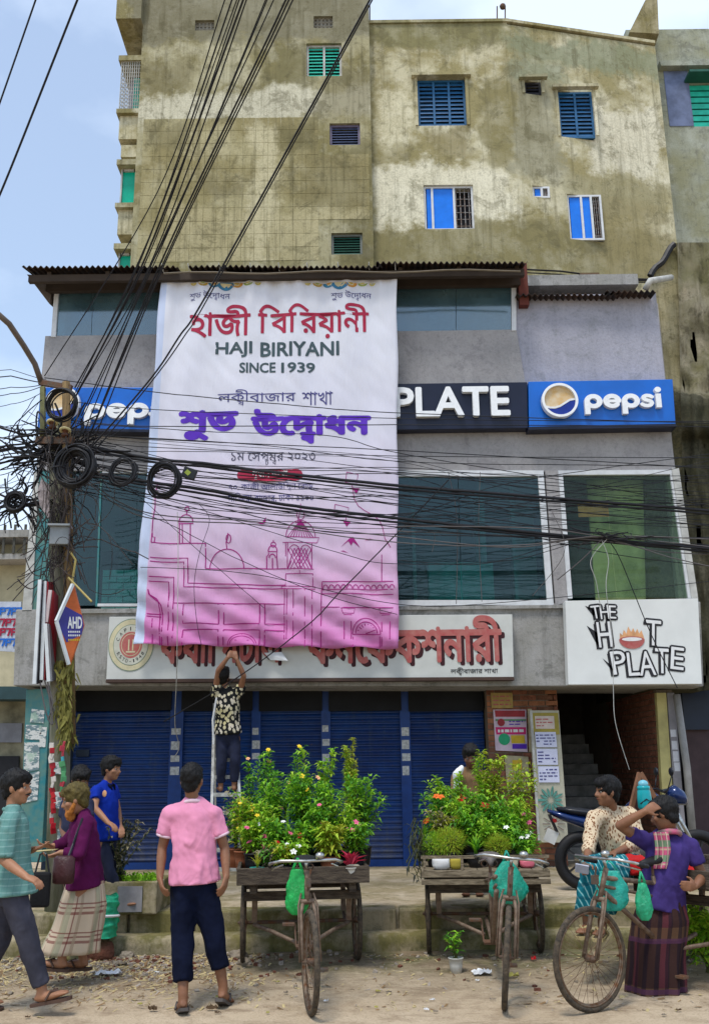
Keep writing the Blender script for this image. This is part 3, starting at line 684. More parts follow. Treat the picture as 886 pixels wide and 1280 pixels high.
mb.box(XL[0]+0.01, XR[1]-0.02, 19.2, 19.4, 5.0, Z1-.05); mb.box(XR[1]-.2, XR[1]-.005, 18.01, 19.4, 5.0, Z1-.1); mb.box(X0-.15, X0-.001, 17.1, 19.4, 5.0, XL[3]-.1); mb.box(XL[0]+.01,XL[0]+.2,17.1,19.4,5,XL[3]-.1)
mb.box(XL[0]+.2, X0-.15, 19.4, 19.6, Z1-.3, XL[3]-.1)
for z in (8.6, 11.4, 14.4): mb.box(XL[0]+.2, XR[1]-.2, 17.9, 19.2, z, z+.15)
mb.box(X0, XR[1]-.2, 18.06, 19.2, Z1-.4, Z1-.25)
mb.build('inner_structure', mat('dim inner wall', (.12,.11,.09), .9), back)
# wall tiles on the lower left wall (about 16 px each)
tx0, tx1, tz0, tz1 = pxrect(176,147,462,326,YB); nxT, nzT = 18, 11
tm = {}
for i in range(nxT):
    for j in range(nzT):
        a = tx0+(tx1-tx0)*i/nxT; b = tx0+(tx1-tx0)*(i+1)/nxT-0.008; c = tz0+(tz1-tz0)*j/nzT; d = tz0+(tz1-tz0)*(j+1)/nzT-0.008
        if any(h[0]-.02 < b and h[1]+.02 > a and h[2]-.02 < d and h[3]+.02 > c for h in Hl): continue
        mb = MB(); y = YB-0.004-rnd.random()*0.002; mb.box(a, b, y, YB-0.0005, c, d); mb.build('tile', M_BACK_T, back)
# windows of the block
M_GREENG = mat('green pane', (0.0,0.42,0.27), 0.25, var=.2); M_LOUVG = mat('green louvre', (0.02,0.50,0.36), 0.4, var=.3); M_LOUVB = mat('blue louvre', (0.02,0.115,0.27), 0.5, var=.4)
M_BLUEP = mat('bright blue pane film', (0.012,0.19,0.80), 0.2, var=.15); M_LOUVN = mat('slate louvre', (0.09,0.12,0.22), 0.5, var=.4); M_LOUVD = mat('dark green louvre', (0.02,0.10,0.07), 0.5)
M_FRB = mat('blue window frame', (0.02,0.11,0.25), .5)
def louvre_window(h, Y, lm, fm, n, parts=2, surround=None, lintel=True, gap=None):
    x0, x1, z0, z1 = h; wdw = bpy.data.objects.new('window', None); COL.objects.link(wdw); wdw.parent = back; fw = 0.045
    mb = MB(); y = Y+0.06
    mb.box(x0,x1,y,y+.05,z0,z0+fw); mb.box(x0,x1,y,y+.05,z1-fw,z1); 
    for k in range(parts+1): x = x0+(x1-x0-fw)*k/parts; mb.box(x,x+fw,y-.003,y+.05,z0+fw,z1-fw)
    mb.build('frame', fm, wdw)
    for i in range(n):
        z = z0+fw+(z1-z0-2*fw)*(i+.5)/n; hh = (z1-z0-2*fw)/n
        mb = MB(); mb.hexa([(x0+fw, y+.002, z-hh*.5), (x1-fw, y+.002, z-hh*.5), (x1-fw, y+.01, z-hh*.42), (x0+fw, y+.01, z-hh*.42)], [(x0+fw, y+.04, z+hh*.35), (x1-fw, y+.04, z+hh*.35), (x1-fw, y+.045, z+hh*.45), (x0+fw, y+.045, z+hh*.45)])
        if gap and i in gap: continue
        mb.build('slat', lm, wdw)
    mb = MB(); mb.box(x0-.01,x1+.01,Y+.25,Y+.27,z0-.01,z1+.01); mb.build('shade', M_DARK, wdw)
    if surround:
        mb = MB(); t = .06; yy = Y-.03
        mb.box(x0-t,x0-.001,yy,Y-.002,z0,z1); mb.box(x1+.001,x1+t,yy,Y-.002,z0,z1)
        if lintel: mb.box(x0-t*2,x1+t*2,yy-.09,Y-.002,z1+.001,z1+.07)
        mb.build('surround', surround, wdw)
    return wdw
louvre_window(Hl[0], YB, M_LOUVG, M_WHITEG, 9); louvre_window(Hl[1], YB, M_LOUVN, mat('violet grey frame', (.16,.14,.22), .6), 7, 1); louvre_window(Hl[2], YB, M_LOUVD, mat('grey frame',(.18,.2,.18),.6), 7, 1)
louvre_window(Hr1[0], 17.0, M_LOUVB, M_FRB, 11, 3, M_BACK_R); louvre_window(Hr2[2], fy2(Hr2[2][0])-.0, M_LOUVB, M_FRB, 11, 2, M_BACK_R)
louvre_window(Hr2[0], fy2(Hr2[0][0]), mat('black slat', (.02,.02,.03), .6), M_DARK, 3, 1, M_BACK_R)
def sliding(h, Y, splits, open_from):
    x0, x1, z0, z1 = h; wdw = bpy.data.objects.new('window', None); COL.objects.link(wdw); wdw.parent = back; fw = 0.04; y = Y+.05; mb = MB()
    mb.box(x0,x1,y,y+.05,z0,z0+fw); mb.box(x0,x1,y,y+.05,z1-fw,z1); mb.box(x0,x0+fw,y-.002,y+.05,z0+fw,z1-fw); mb.box(x1-fw,x1,y-.002,y+.05,z0+fw,z1-fw); mb.build('frame', M_WHITE, wdw)
    e = [0]+splits+[1]
    for i in range(len(e)-1):
        a = x0+fw+(x1-x0-2*fw)*e[i]; b = x0+fw+(x1-x0-2*fw)*e[i+1]; mb = MB()
        if e[i] < open_from: mb.box(a+.02,b-.02,y+.03,y+.035,z0+fw,z1-fw); mb.build('pane', M_BLUEP, wdw)
        else:
            for k in range(4): mb.box(a+(b-a)*(k+.5)/4-.008, a+(b-a)*(k+.5)/4+.008, y+.03, y+.045, z0+fw, z1-fw)
            for k in range(6): zz = z0+fw+(z1-z0-2*fw)*(k+.5)/6; mb.box(a, b, y+.046, y+.056, zz-.006, zz+.006)
            mb.build('grille', M_STEEL, wdw)
        if i: mb = MB(); mb.box(a-.02,a+.025,y-.001,y+.045,z0+fw,z1-fw); mb.build('mullion', M_WHITE, wdw)
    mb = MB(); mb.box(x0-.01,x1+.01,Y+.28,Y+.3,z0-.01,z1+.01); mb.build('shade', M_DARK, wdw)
sliding(Hr1[1], 17.0, [0.14, 0.62], 0.6); sliding(Hr2[3], fy2(Hr2[3][0]), [0.4, 0.72], 0.7); sliding(Hr2[1], fy2(Hr2[1][0]), [0.55], 0.5)
for h in (Hl[3], Hl[4]):     # pierced concrete vent blocks
    x0,x1,z0,z1 = h; vb = MB()
    for i in range(5):
        for j in range(3):
            cx = x0+(x1-x0)*(i+.5)/5; cz = z0+(z1-z0)*(j+.5)/3; vb.torus((cx,YB+.08,cz), .05, .016, (0,1,0), 8, 4)
    vb.box(x0,x1,YB+.1,YB+.12,z0,z1); vb.build('vent_block', mat('pierced grey block', (.30,.29,.25), .9), back)
# stacked bays on the left edge of the block: slabs, slanting cheeks, green glass and a grille balcony
def slab_px(pts, Y0, Y1, th, name, m, par=back):
    """level-ish slab from surveyed outer (left) to inner (right) edge"""
    mb = MB(); P = [at(u, v, Y0) for u, v in pts]; z = th
    mb.hexa([P[0]-Vector((0,0,z)), P[1]-Vector((0,0,z)), P[1], P[0]], [p+Vector((0,Y1-Y0,0)) for p in (P[0]-Vector((0,0,z)), P[1]-Vector((0,0,z)), P[1], P[0])]); return mb.build(name, m, par)
xe = XL[0]
def bay(vt, vb, ul, kind):
    zt = at(160, vt, YB).z; zb = at(160, vb, YB).z; xl = at(ul, (vt+vb)/2, YB+.1).x
    mb = MB(); mb.box(xl, xe, YB+.12, YB+1.9, zb-.55, zb); mb.build('bay_parapet', M_BACK_R, back)
    mb = MB(); mb.box(xl-.05, xe, YB+.02, YB+2.0, zb, zb+.10); mb.build('bay_slab', M_BACK_L, back); mb = MB(); mb.box(xl-.06, xe, YB, YB+2.0, zt-.1, zt+.02); mb.build('bay_slab', M_BACK_L, back)
    wdw = bpy.data.objects.new('window', None); COL.objects.link(wdw); wdw.parent = back
    if kind == 'glass':
        mb = MB(); mb.box(xl+.02,xe-.02,YB+.2,YB+.22,zb+.14,zt-.14); mb.build('pane', M_GREENG, wdw)
        mb = MB(); mb.box(xl,xl+.03,YB+.16,YB+.24,zb+.1,zt-.1); mb.box(xe-.03,xe,YB+.16,YB+.24,zb+.1,zt-.1); mb.box(xl+.05,xe-.07,YB+.16,YB+.24,zb+.1,zb+.15); mb.box(xl+.05,xe-.07,YB+.16,YB+.24,zt-.15,zt-.1); mb.build('frame', M_WHITEG, wdw)
        mb = MB(); mb.box(xl+.0,xl+.02,YB+.25,YB+1.8,zb+.1,zt-.1); mb.build('side_pane', M_GREENG, wdw)
    else:
        mb = MB()
        for k in range(9): x = xl+(xe-xl)*k/9; mb.tube([(x,YB+.05,zb+.1),(x,YB+.05,zt-.1)], .009, 4)
        for k in range(14): z = zb+.1+(zt-zb-.2)*k/13; mb.tube([(xl,YB+.05,z),(xe,YB+.05,z)], .008, 4); mb.tube([(xl,YB+.05,z),(xl,YB+1.9,z)], .008, 4)
        mb.build('grille', M_WHITEG, wdw)
        mb = MB(); mb.box((xl+xe)/2, xe, YB+.3, YB+.32, zb+.1, zt-.3)
        mb.build('green_curtain', M_LOUVG, wdw)
        mb = MB(); mb.box(xl+.05, xe, YB+.6, YB+.65, zb, zt); mb.build('inner_wall', mat('pale lilac inner wall', (.4,.4,.48), .9), wdw)
bay(200, 258, 150, 'glass'); bay(70, 140, 152, 'grille'); bay(305, 380, 146, 'glass')
mb = MB(); z0 = at(160,185,YB).z; xl = at(150,180,YB).x; mb.box(xl, xe, YB+.12, YB+1.9, z0-.12, at(160,150,YB).z-.5); mb.build('bay_parapet', M_BACK_R, back)
mb = MB(); z0 = at(160,60,YB).z; xl = at(148,30,YB).x; mb.box(xl, xe-.001, YB-.2, YB+2, at(160,32,YB).z, at(160,-130,YB).z); mb.build('bay_wall', M_BACK_L, back)
for k_, (va_, vb_, r_) in enumerate([(336,350,.018),(340,354,.012),(344,352,.015)]):
    mb = MB(); mb.tube([at(640,va_,16.9), at(700,va_+3,16.95), at(770,vb_-2,17.25), at(838,vb_,17.3)], r_, 5); mb.build('wall_cable', M_CABLE, back)
mb = MB(); x0,x1,z0,z1 = pxrect(722,347,746,361,17.2); mb.box(x0,x1,17.0,17.22,z0,z1); mb.build('vent_block', mat('rusty vent', (.14,.09,.05), .8), back)
# roof things: rusty sheet stack, pipe and antenna
mb = MB(); p = [at(786,40,18.2), at(823,42,18.2), at(821,-6,18.2), at(806,0,18.2)]; mb.hexa(p, [q+Vector((.1,1.6,0)) for q in p]); tag(mb.build('roof_stair_head', M_RUIN), 'pointed masonry stair head on the roof of the tall block', 'stair head')
for u, v in ((621,8),(631,10),(462,6)):
    mb = MB(); a = at(u,30,17.2); b = at(u,v,17.2); mb.tube([a,b], .015, 5)
    if u == 631: mb.ball(b+Vector((-.05,0,.04)), .07, 8, 6)
    mb.build('roof_pipe', M_RUST, back)

# right hand neighbours
far = empty('neighbour_building', 'pale green and blue painted building at the far right edge behind the tall block', 'building', (6.5, 19, 0))
Hn, _ = wall_holes('wall', (800,36,960,420), 19.0, .3, [(863,104,905,158)], M_FAR_R, far)
mb = MB(); fhex(mb, [(824,76),(960,70),(965,80),(826,82)], 18.8, .35); mb.build('ledge', M_FAR_R, far)
mb = MB(); x0,x1,z0,z1 = pxrect(832,84,862,158,19.0); mb.box(x0,x1,18.985,18.999,z0,z1); mb.build('blue_paint_panel', mat('weathered blue paint', (.16,.20,.33), .8, var=.4, scale=3), far)
x0,x1,z0,z1 = Hn[0]; wn = bpy.data.objects.new('window', None); COL.objects.link(wn); wn.parent = far
for k in range(7):
    mb = MB(); z = z0+(z1-z0)*k/7; mb.box(x0,x1,19.05,19.08,z+.02,z+(z1-z0)/7-.02); mb.build('slat', M_LOUVG, wn)
mb = MB(); mb.box(x0-.1,x1+.1,18.6,18.99,z1,z1+.06); mb.build('canopy', M_LOUVD, wn)
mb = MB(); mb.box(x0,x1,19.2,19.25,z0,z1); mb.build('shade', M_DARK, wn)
# ruined plaster wall rising beside the shops on the right
ruin = empty('ruined_wall', 'tall crumbling moss grown wall with exposed brick beside the soft drink sign', 'wall', (0, 14.2, 0))
mb = MB(); q = [(818,372),(846,303),(862,300),(880,862),(850,862),(840,520)]
P = [at(u, v, 13.75) for u, v in [(800,372),(838,305),(850,303),(868,420),(880,520),(884,862),(812,862)]]
nP = len(P); mb.mesh(P + [p+Vector((0,3.2,0)) for p in P], [tuple(range(nP))[::-1], tuple(range(nP, 2*nP))] + [(i, (i+1) % nP, (i+1) % nP+nP, i+nP) for i in range(nP)])
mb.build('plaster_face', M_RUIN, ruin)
mb = MB(); rr = random.Random(3)     # broken right-hand part, lumpy, slightly proud
N1, N2 = 26, 60; V = []
for j in range(N2+1):
    for i in range(N1+1):
        u = 846 + 70*i/N1 + 12*(j/N2); v = 303 + 560*j/N2
        d = 0.16*noise.noise(Vector((i*0.22, j*0.18, 1))) + 0.10*noise.noise(Vector((i*.6, j*.5, 4)))
        V.append(at(u, v, 13.7 - max(-.05, d) - (0.25 if 20 < j < 26 else 0)))
mb.mesh(V, [(j*(N1+1)+i, (j+1)*(N1+1)+i, (j+1)*(N1+1)+i+1, j*(N1+1)+i+1) for j in range(N2) for i in range(N1)])
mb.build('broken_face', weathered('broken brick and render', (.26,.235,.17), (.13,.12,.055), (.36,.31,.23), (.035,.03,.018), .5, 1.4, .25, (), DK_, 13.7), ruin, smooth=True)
mb = MB(); a, b = at(812,345,13.68), at(842,306,13.68); mb.tube([a+(b-a)*t+Vector((0,0,.03*math.sin(t*9))) for t in [i/8 for i in range(9)]], .05, 7); mb.build('tar_edge', M_CABLE, ruin)
mb = MB(); mb.tube([at(806,362,13.2), at(812,351,13.15), at(838,347,13.6)], .05, 8); tag(mb.build('waste_pipe', M_WHITEG, smooth=True), 'short white waste pipe poking from the ruined wall above the tin roof', 'pipe')
# far left street: a pale house with balcony, shop sign with blue writing
lf = empty('street_house', 'pale cream house with balconies at the far left down the street', 'building', (-11, 26, 0))
mb = MB(); a = at(-60,700,26); b = at(38,700,26); mb.box(a.x, b.x, 26, 30, 0, at(20,678,26).z); mb.build('wall', mat('cream wall', (.52,.48,.33), .9, var=.3, scale=2), lf)
mb = MB(); z = at(20,700,26).z; mb.box(a.x, b.x+.2, 25.2, 26, z-.15, z); mb.box(a.x, b.x+.2, 25.1, 26, at(20,672,26).z-.2, at(20,672,26).z); mb.build('balcony_slab', M_BEAM, lf)
for k in range(9):
    mb = MB(); x = b.x+.1-.28*k; mb.box(x-.03, x+.03, 25.15, 25.2, z, z+.8); mb.build('baluster', mat('dark rail', (.08,.08,.07), .8), lf)
mb = MB(); z2 = at(20,735,26).z; mb.box(b.x-2.4,b.x-.9,25.96,26.05,z2-1.2,z2+.2); wf = mb.build('window', M_DARK, lf)
mb = MB(); mb.box(a.x, b.x, 26.0-.05, 26.01, 0, at(20,860,26).z); mb.build('ground_floor', mat('dim ground floor', (.22,.21,.17), .9, var=.6, scale=1.5), lf)
# ================================================================== signs and banner
def flat(Y):
    return lambda x, y, d: (x, Y + d, y)
def put(par, name, loops, rect, Y, m, depth=0.0, raw=False, label=None):
    """loops fitted to a surveyed rectangle (left, top, right, bottom) on plane Y"""
    x0, x1, z0, z1 = pxrect(*rect, Y)
    mb = MB(); lay(mb, loops if raw else fit(loops, x0, x1, z0, z1), flat(Y), depth); o = mb.build(name, m, par)
    if label: o['label'] = label
    return o
def signbox(label, q, Y, d, m, edge=None):
    mb = MB(); fhex(mb, q, Y, d); o = mb.build('sign_board', [m], None, bevel=0.006)
    return tag(o, label, 'sign')
def ring(cx, cy, r, w_, n=28, a0=0, a1=360, sx=1.0): return stroke(arc(cx, cy, r, a0, a1, n, sx), w_, False)
def drink_word(n=5):
    """five rounded letters"""
    S = []; w_ = .30; x = .5; t = 0.36
    def o_(l, dx): S.extend([[(p[0]+dx, p[1]) for p in q] for q in l])
    pw = stroke(arc(.5,.5,.36,0,360,24), w_) + stroke([(.14,.5),(.14,-.42)], w_, False)
    ew = stroke(arc(.5,.5,.36,0,318,22), w_) + stroke([(.16,.5),(.84,.5)], .20, False)
    sw = stroke([(.72,.76),(.60,.84),(.42,.86),(.28,.80),(.24,.68),(.32,.57),(.50,.51),(.66,.43),(.70,.30),(.62,.18),(.44,.13),(.26,.16),(.14,.25)], .24)
    o_(pw, 0); o_(ew, 1.06)
    if n > 2: o_(pw, 2.12)
    if n > 3: o_(sw, 3.10)
    if n > 4: o_(stroke([(.14,.0),(.14,.98)], w_, False) + [circ(.14,1.28,.19,14)], 4.05)
    return S
M_SBLUE = mat('sign blue', (0.002,0.125,0.55), 0.35, var=0.18, scale=2.5, spec=.4); M_SNAVY = mat('sign navy black', (0.008,0.012,0.035), 0.35, var=.3, scale=3)
M_LET = mat('white raised letter', (0.80,0.82,0.84), 0.4, var=.10, scale=14); M_LETE = mat('letter white', (0.74,0.75,0.76), .5, var=.12, scale=16)
sL = signbox('blue soft drink sign at the left corner, its last letters hidden by the banner', [(51,484),(300,484),(300,540),(47,536)], 13.12, 0.2, M_SBLUE)
sR = signbox('blue soft drink sign with a round logo at the right end of the band', [(660,477),(840,474),(844,531),(661,535)], 13.12, 0.2, M_SBLUE)
sM = signbox('black sign with big white capital letters PLATE between banner and soft drink sign', [(300,482),(658.5,477.5),(659.5,535),(300,540)], 13.14, 0.18, M_SNAVY)
for s_, q in ((sL, [(47,534.5),(300,538.5),(300,542),(46,537.5)]), (sR, [(660,533.5),(844,529.5),(845,533.5),(660,537)])):
    mb = MB(); fhex(mb, q, 13.10, .24); mb.build('edge_trim', M_SNAVY, s_)
put(sR, 'lettering', drink_word(), (730,484,827,517), 13.05, M_LET, .07)
put(sL, 'lettering', drink_word(), (106,495,218,530), 13.05, M_LET, .07)
put(sM, 'lettering', bold(shape_text('PLATE', .02), .024), (492,483,637,520), 13.06, M_LET, .08)
put(sM, 'lettering', bold(shape_text('HOT', .02), .032), (392,485,468,522), 13.06, M_LET, .08)
def ball_logo(par, u, v, r):
    p = at(u, v, 13.0); rr = r/1200*13.0/math.cos(0.18); c0 = (p.x, p.z); T = lambda L_, k=1: [[(c0[0]+x*rr, c0[1]+z*rr) for x, z in q] for q in L_]
    put(par, 'logo_ring', T([circ(0,0,1.08,40), circ(0,0,.93,40,True)]), (0,0,1,1), 12.99, M_LET, .1, raw=True)
    put(par, 'logo_disc', T([circ(0,0,.95,40)]), (0,0,1,1), 13.035, mat('sun faded logo amber', (.58,.36,.13), .6, var=.5, scale=7, col2=(.62,.52,.36)), .05, raw=True)
    low = [(math.cos(R(a))*.93, math.sin(R(a))*.93) for a in range(-152, 8, 8)]
    wv = [(.9,.05),(.6,-.02),(.3,-.22),(0,-.42),(-.3,-.52),(-.6,-.50),(-.82,-.43)]
    put(par, 'logo_wave', T([low + wv]), (0,0,1,1), 13.025, mat('logo deep blue', (.006,.03,.27), .4), .01, raw=True)
    wh = stroke([(.93,.10),(.6,.04),(.3,-.15),(0,-.34),(-.3,-.44),(-.6,-.43),(-.86,-.36)], .12)
    put(par, 'logo_stripe', T(wh), (0,0,1,1), 13.02, M_LETE, .01, raw=True)
ball_logo(sR, 699.5, 500, 22); ball_logo(sL, 78, 503, 21)

# long white shop sign in Bengali
cs = signbox('long white shop sign in red Bengali letters with a round seal, partly under the banner', [(137,771),(640,768),(642,848),(133,851)], 13.14, 0.14, mat('aged white sign sheet', (.56,.575,.55), .45, var=.13, scale=3))
mb = MB(); fhex(mb, [(133,849),(642,846),(643,850),(132,853)], 13.12, .16); mb.build('bottom_edge', mat('rusty sign edge', (.07,.04,.03), .7), cs)
M_RED = mat('sign red', (.38,.075,.075), .6, var=.3, scale=8, col2=(.42,.16,.14)); M_MAR = mat('letter side maroon', (.045,.006,.01), .6)
w1 = bold(shape_text('কযািপটাল', .01, bengali=True), .030); w2 = bold(shape_text('কনেফকশনারী', .01, bengali=True), .030)
for k, (L_, rc) in enumerate(((w1, (200,773,352,829)), (w2, (383,770,627,829)))):
    r2 = (rc[0]+4, rc[1]+4, rc[2]+4, rc[3]+4)
    put(cs, 'letter_shadow', L_, r2, 13.136, M_MAR, .002); put(cs, 'lettering', L_, rc, 13.128, M_RED, .006)
put(cs, 'small_lettering', shape_text('লক[ষ]ীবাজার শাখা', .008, bengali=True), (563,834,622,844), 13.134, mat('print black', (.02,.02,.025), .6), .003)
p = at(164,806,13.13); rr = .36
def sealp(m, L_, dy): 
    mb = MB(); lay(mb, [[(p.x+x*rr*.86, p.z+z*rr) for x, z in q] for q in L_], flat(13.134-dy), .002); return mb.build('seal', m, cs)
M_SG = mat('seal green grey', (.20,.27,.21), .6); M_SY = mat('seal cream', (.60,.55,.36), .6)
sealp(M_SG, [circ(0,0,1,48)], 0); sealp(M_SY, [circ(0,0,.965,48)], .002); sealp(M_SG, [circ(0,0,.78,40)], .004); sealp(mat('seal pale', (.55,.56,.48), .6), [circ(0,0,.755,40)], .006); sealp(M_RED, [circ(0,0,.50,36)], .008); sealp(M_SY, [circ(0,0,.43,36)], .0095); sealp(M_RED, [circ(0,0,.40,36)], .011)
sealp(M_SY, [[(-.12,-.22),(-.06,-.22),(-.06,.2),(-.12,.2)], [(.06,-.22),(.12,-.22),(.12,.2),(.06,.2)], [(-.2,-.3),(.2,-.3),(.2,-.24),(-.2,-.24)]], .013)
for k, ch in enumerate('CAPITAL'):
    a = R(160-22*k); L_ = fit(shape_text(ch, .01), -.055, .055, -.07, .07) if ch != 'I' else fit(shape_text(ch,.01), -.02, .02, -.07, .07)
    L_ = [[(math.cos(a)*.62 + x*math.sin(a)+y*math.cos(a), math.sin(a)*.62 - x*math.cos(a)+y*math.sin(a)) for x, y in q] for q in L_]; sealp(mat('print black', (.02,.02,.025), .6), L_, .008)
for k, ch in enumerate('ESTD-1948'):
    a = R(212+14.5*k); L_ = fit(shape_text(ch, .01), -.05, .05, -.065, .065) if ch not in '-1' else fit(shape_text(ch,.01), -.025, .025, -.02 if ch=='-' else -.06, .0 if ch == '-' else .06)
    L_ = [[(math.cos(a)*.62 - x*math.sin(a)-y*math.cos(a), math.sin(a)*.62 + x*math.cos(a)-y*math.sin(a)) for x, y in q] for q in L_]; sealp(mat('print black', (.02,.02,.025), .6), L_, .008)
# corner of the sheet torn and a dangling strip
mb = MB(); P = [at(330,816,13.1), at(352,815,13.05), at(360,826,13.0), at(338,825,13.08)]; mb.hexa(P, [q+Vector((0,.012,0)) for q in P]); mb.build('torn_flap', M_WHITE, cs)

# white sign of the eatery with cartoon capitals
hs = signbox('white eatery sign with outlined cartoon letters THE HOT PLATE at the right', [(706,751),(872,748),(877,855),(710,856)], 13.08, 0.18, mat('white sign face', (.68,.70,.69), .45, var=.08, scale=3))
M_PB = mat('print black', (.02,.02,.025), .6)
def cartoon(ch, u, v, wd, ht, rot, out_=.05, shx=-.35, shy=-.12, slab=.055):
    """outlined letter with a swept black shadow to its left"""
    p = at(u, v, 13.07); k = 13.07/1200; w_, h = wd*k, ht*k*1.02
    L_ = fit(shape_text(ch, slab), -w_/2, w_/2, -h/2, h/2); a = R(rot)
    def T(q, dx=0, dy=0): return [(p.x+dx+x*math.cos(a)-y*math.sin(a), p.z+dy+x*math.sin(a)+y*math.cos(a)) for x, y in q]
    blk = []
    for kx, ky in [(math.cos(t*math.pi/4), math.sin(t*math.pi/4)) for t in range(8)]: blk += [T(q, kx*.026, ky*.026) for q in L_]
    for s in (1, 2): blk += [T(q, -.018*s, -.012*s) for q in L_]
    mb = MB(); lay(mb, blk, flat(13.074), .003); mb.build('letter_outline', M_PB, hs)
    mb = MB(); lay(mb, [T(q) for q in L_], flat(13.069), .003); mb.build('letter', mat('letter white', (.74,.75,.76), .5), hs)
for ch, u, v, wd, ht, rot in [('T',744,765,11,16,6),('H',755,765,11,17,3),('E',765,765,9,16,-3),('H',755,793,17,31,3),('T',816,791,19,31,-6),
                              ('P',773,828,18,28,6),('L',791,830,14,28,2),('A',808,829,20,29,2),('T',827,826,17,30,-4),('E',846,823,16,27,-8)]:
    cartoon(ch, u, v, wd, ht, rot)
for pts in ([(731,757),(744,763),(742,771)], [(733,782),(748,792),(747,808)], [(753,823),(764,832),(768,843)]):
    P = [(at(u,v,13.07).x, at(u,v,13.07).z) for u, v in pts]; mb = MB(); lay(mb, [P[::-1]], flat(13.074), .003); mb.build('letter_shadow', M_PB, hs)
p = at(789,797,13.07); k = 13.07/1200
def hp(L_, m, dy, nm): mb = MB(); lay(mb, [[(p.x+x*k, p.z+z*k) for x, z in q] for q in L_], flat(13.074-dy), .002); mb.build(nm, m, hs)
fl = [(-15,-3),(-14,6),(-11,3),(-9,10),(-6,5),(-3,14),(0,7),(3,12),(5,6),(8,11),(10,5),(13,9),(15,2),(16,-3)]
hp([fl[::-1]], mat('print orange', (.80,.42,.20), .6, var=.4, scale=12), 0, 'flames'); bowl = arc(0,-2,16,180,360,16); hp([[(x, -2+(y+2)*.75) for x, y in bowl]], M_RED, .003, 'bowl'); hp([circ(0,-2,3.6,24,sx=4.2)], M_RED, .0045, 'bowl_rim'); hp([circ(0,-2,2.4,24,sx=5.2)], M_LETE, .006, 'bowl_top')

# ------------------------------------------------------------------ the big opening banner, cloth with folds
BQ = [(-1,)]; Yb = 13.0
bTL, bTR, bBR, bBL = [at(u, v, Yb) for u, v in ((203,350),(496,348),(497,811),(168,806))]
zT = (bTL.z+bTR.z)/2; zB = (bBL.z+bBR.z)/2
def bxz(s, t):
    """s across, t up, 0..1"""
    lo = bBL*(1-s)+bBR*s; hi = bTL*(1-s)+bTR*s; return lo*(1-t)+hi*t
def cloth(x, z):
    t = (z-zB)/(zT-zB)
    s = (x-(bBL.x*(1-t)+bTL.x*t))/((bBR.x*(1-t)+bTR.x*t)-(bBL.x*(1-t)+bTL.x*t))
    y = 0.034*math.sin(x*9.0+0.8*math.sin(z*1.3))*(0.25+0.75*abs(t-.45))
    y += 0.022*noise.noise(Vector((x*3.0, z*1.1, 0))) + 0.012*noise.noise(Vector((x*8+z*4, z*3.0, 3)))
    y += 0.030*math.exp(-((s-.02)/.05)**2)*math.sin(z*2.1+1)
    k = max(0, 1-t/.30); y += k*(0.034*math.sin((x*1.0+z*1.9)*9) + .018*noise.noise(Vector((x*6, z*14, 8))))
    k = max(0, (t-.86)/.14); y += 0.02*k*math.sin(x*26)
    return y - 0.05
gb = NG('banner cloth print', .75, .2)
uvs = gb.sep(gb.uv); tt = uvs[1]
cc = gb.ramp(tt, [(0.0,(.58,.15,.42)),(.08,(.60,.25,.50)),(.20,(.62,.40,.59)),(.36,(.64,.55,.67)),(.56,(.62,.61,.70)),(.8,(.65,.66,.73)),(1.0,(.68,.69,.75))])
edge = gb.math('LESS_THAN', uvs[0], gb.math('ADD', .026, gb.math('MULTIPLY', gb.math('SUBTRACT', 1, tt), .012)))
cc = gb.mix(edge, cc, (.50,.57,.74)); cc = gb.mix(gb.ramp(gb.noise(1.6,5), [(.4,0),(.7,.18)]), cc, (.48,.50,.66))
wv = gb.noise(1.0, 4, .6, src=gb.map(gb.co, scale=(14, 1, 1.6)))
M_BAN = gb.out(cc, gb.mix(.2, wv, gb.noise(260, 2)), .35, .04)
gb.b.inputs['Subsurface Weight'].default_value = 0.0
ban = empty('opening_banner', 'huge white and pink cloth banner for a biryani restaurant opening hanging over the facade', 'banner', (0, Yb, 0))
NX, NZ = 90, 130; mb = MB(); V = []; UV = []
for j in range(NZ+1):
    for i in range(NX+1):
        s, t = i/NX, j/NZ; q = bxz(s, t)
        dx = 0.012*math.sin(t*19) * (1 if s in (0, 1) else 0); dz = -0.015*abs(math.sin(s*math.pi*6))*(1 if j == NZ else 0) + (0.012*math.sin(s*31) if j == 0 else 0)
        V.append((q.x+dx, Yb + cloth(q.x, q.z), q.z+dz)); UV.append((s, t))
mb.mesh(V, [(j*(NX+1)+i, j*(NX+1)+i+1, (j+1)*(NX+1)+i+1, (j+1)*(NX+1)+i) for j in range(NZ) for i in range(NX)]); mb.uv = UV
o = mb.build('cloth', M_BAN, ban, smooth=True); sm = o.modifiers.new('thick', 'SOLIDIFY'); sm.thickness = 0.004; sm.offset = 1
def onb(x, y, d): return (x, Yb + cloth(x, y) - 0.009 + d, y)
def bput(name, loops, rect, m, raw=False, g=0.07, label=None, lift=0.0):
    x0, x1, z0, z1 = pxrect(*rect, Yb) if rect else (0,0,0,0)
    mb = MB(); lay(mb, loops if raw else fit(loops, x0, x1, z0, z1), lambda x, y, d: onb(x, y, d-lift), 0, g); o = mb.build(name, m, ban)
    if label: o['label'] = label
    return o
M_CR = mat('print crimson', (.36,.016,.055), .7, var=.12); M_DG = mat('print slate green', (.05,.085,.10), .7); M_PU = mat('print violet', (.10,.025,.46), .7, var=.2); M_NV = mat('print navy', (.06,.06,.22), .7); M_MG = mat('print magenta', (.36,.008,.20), .7)
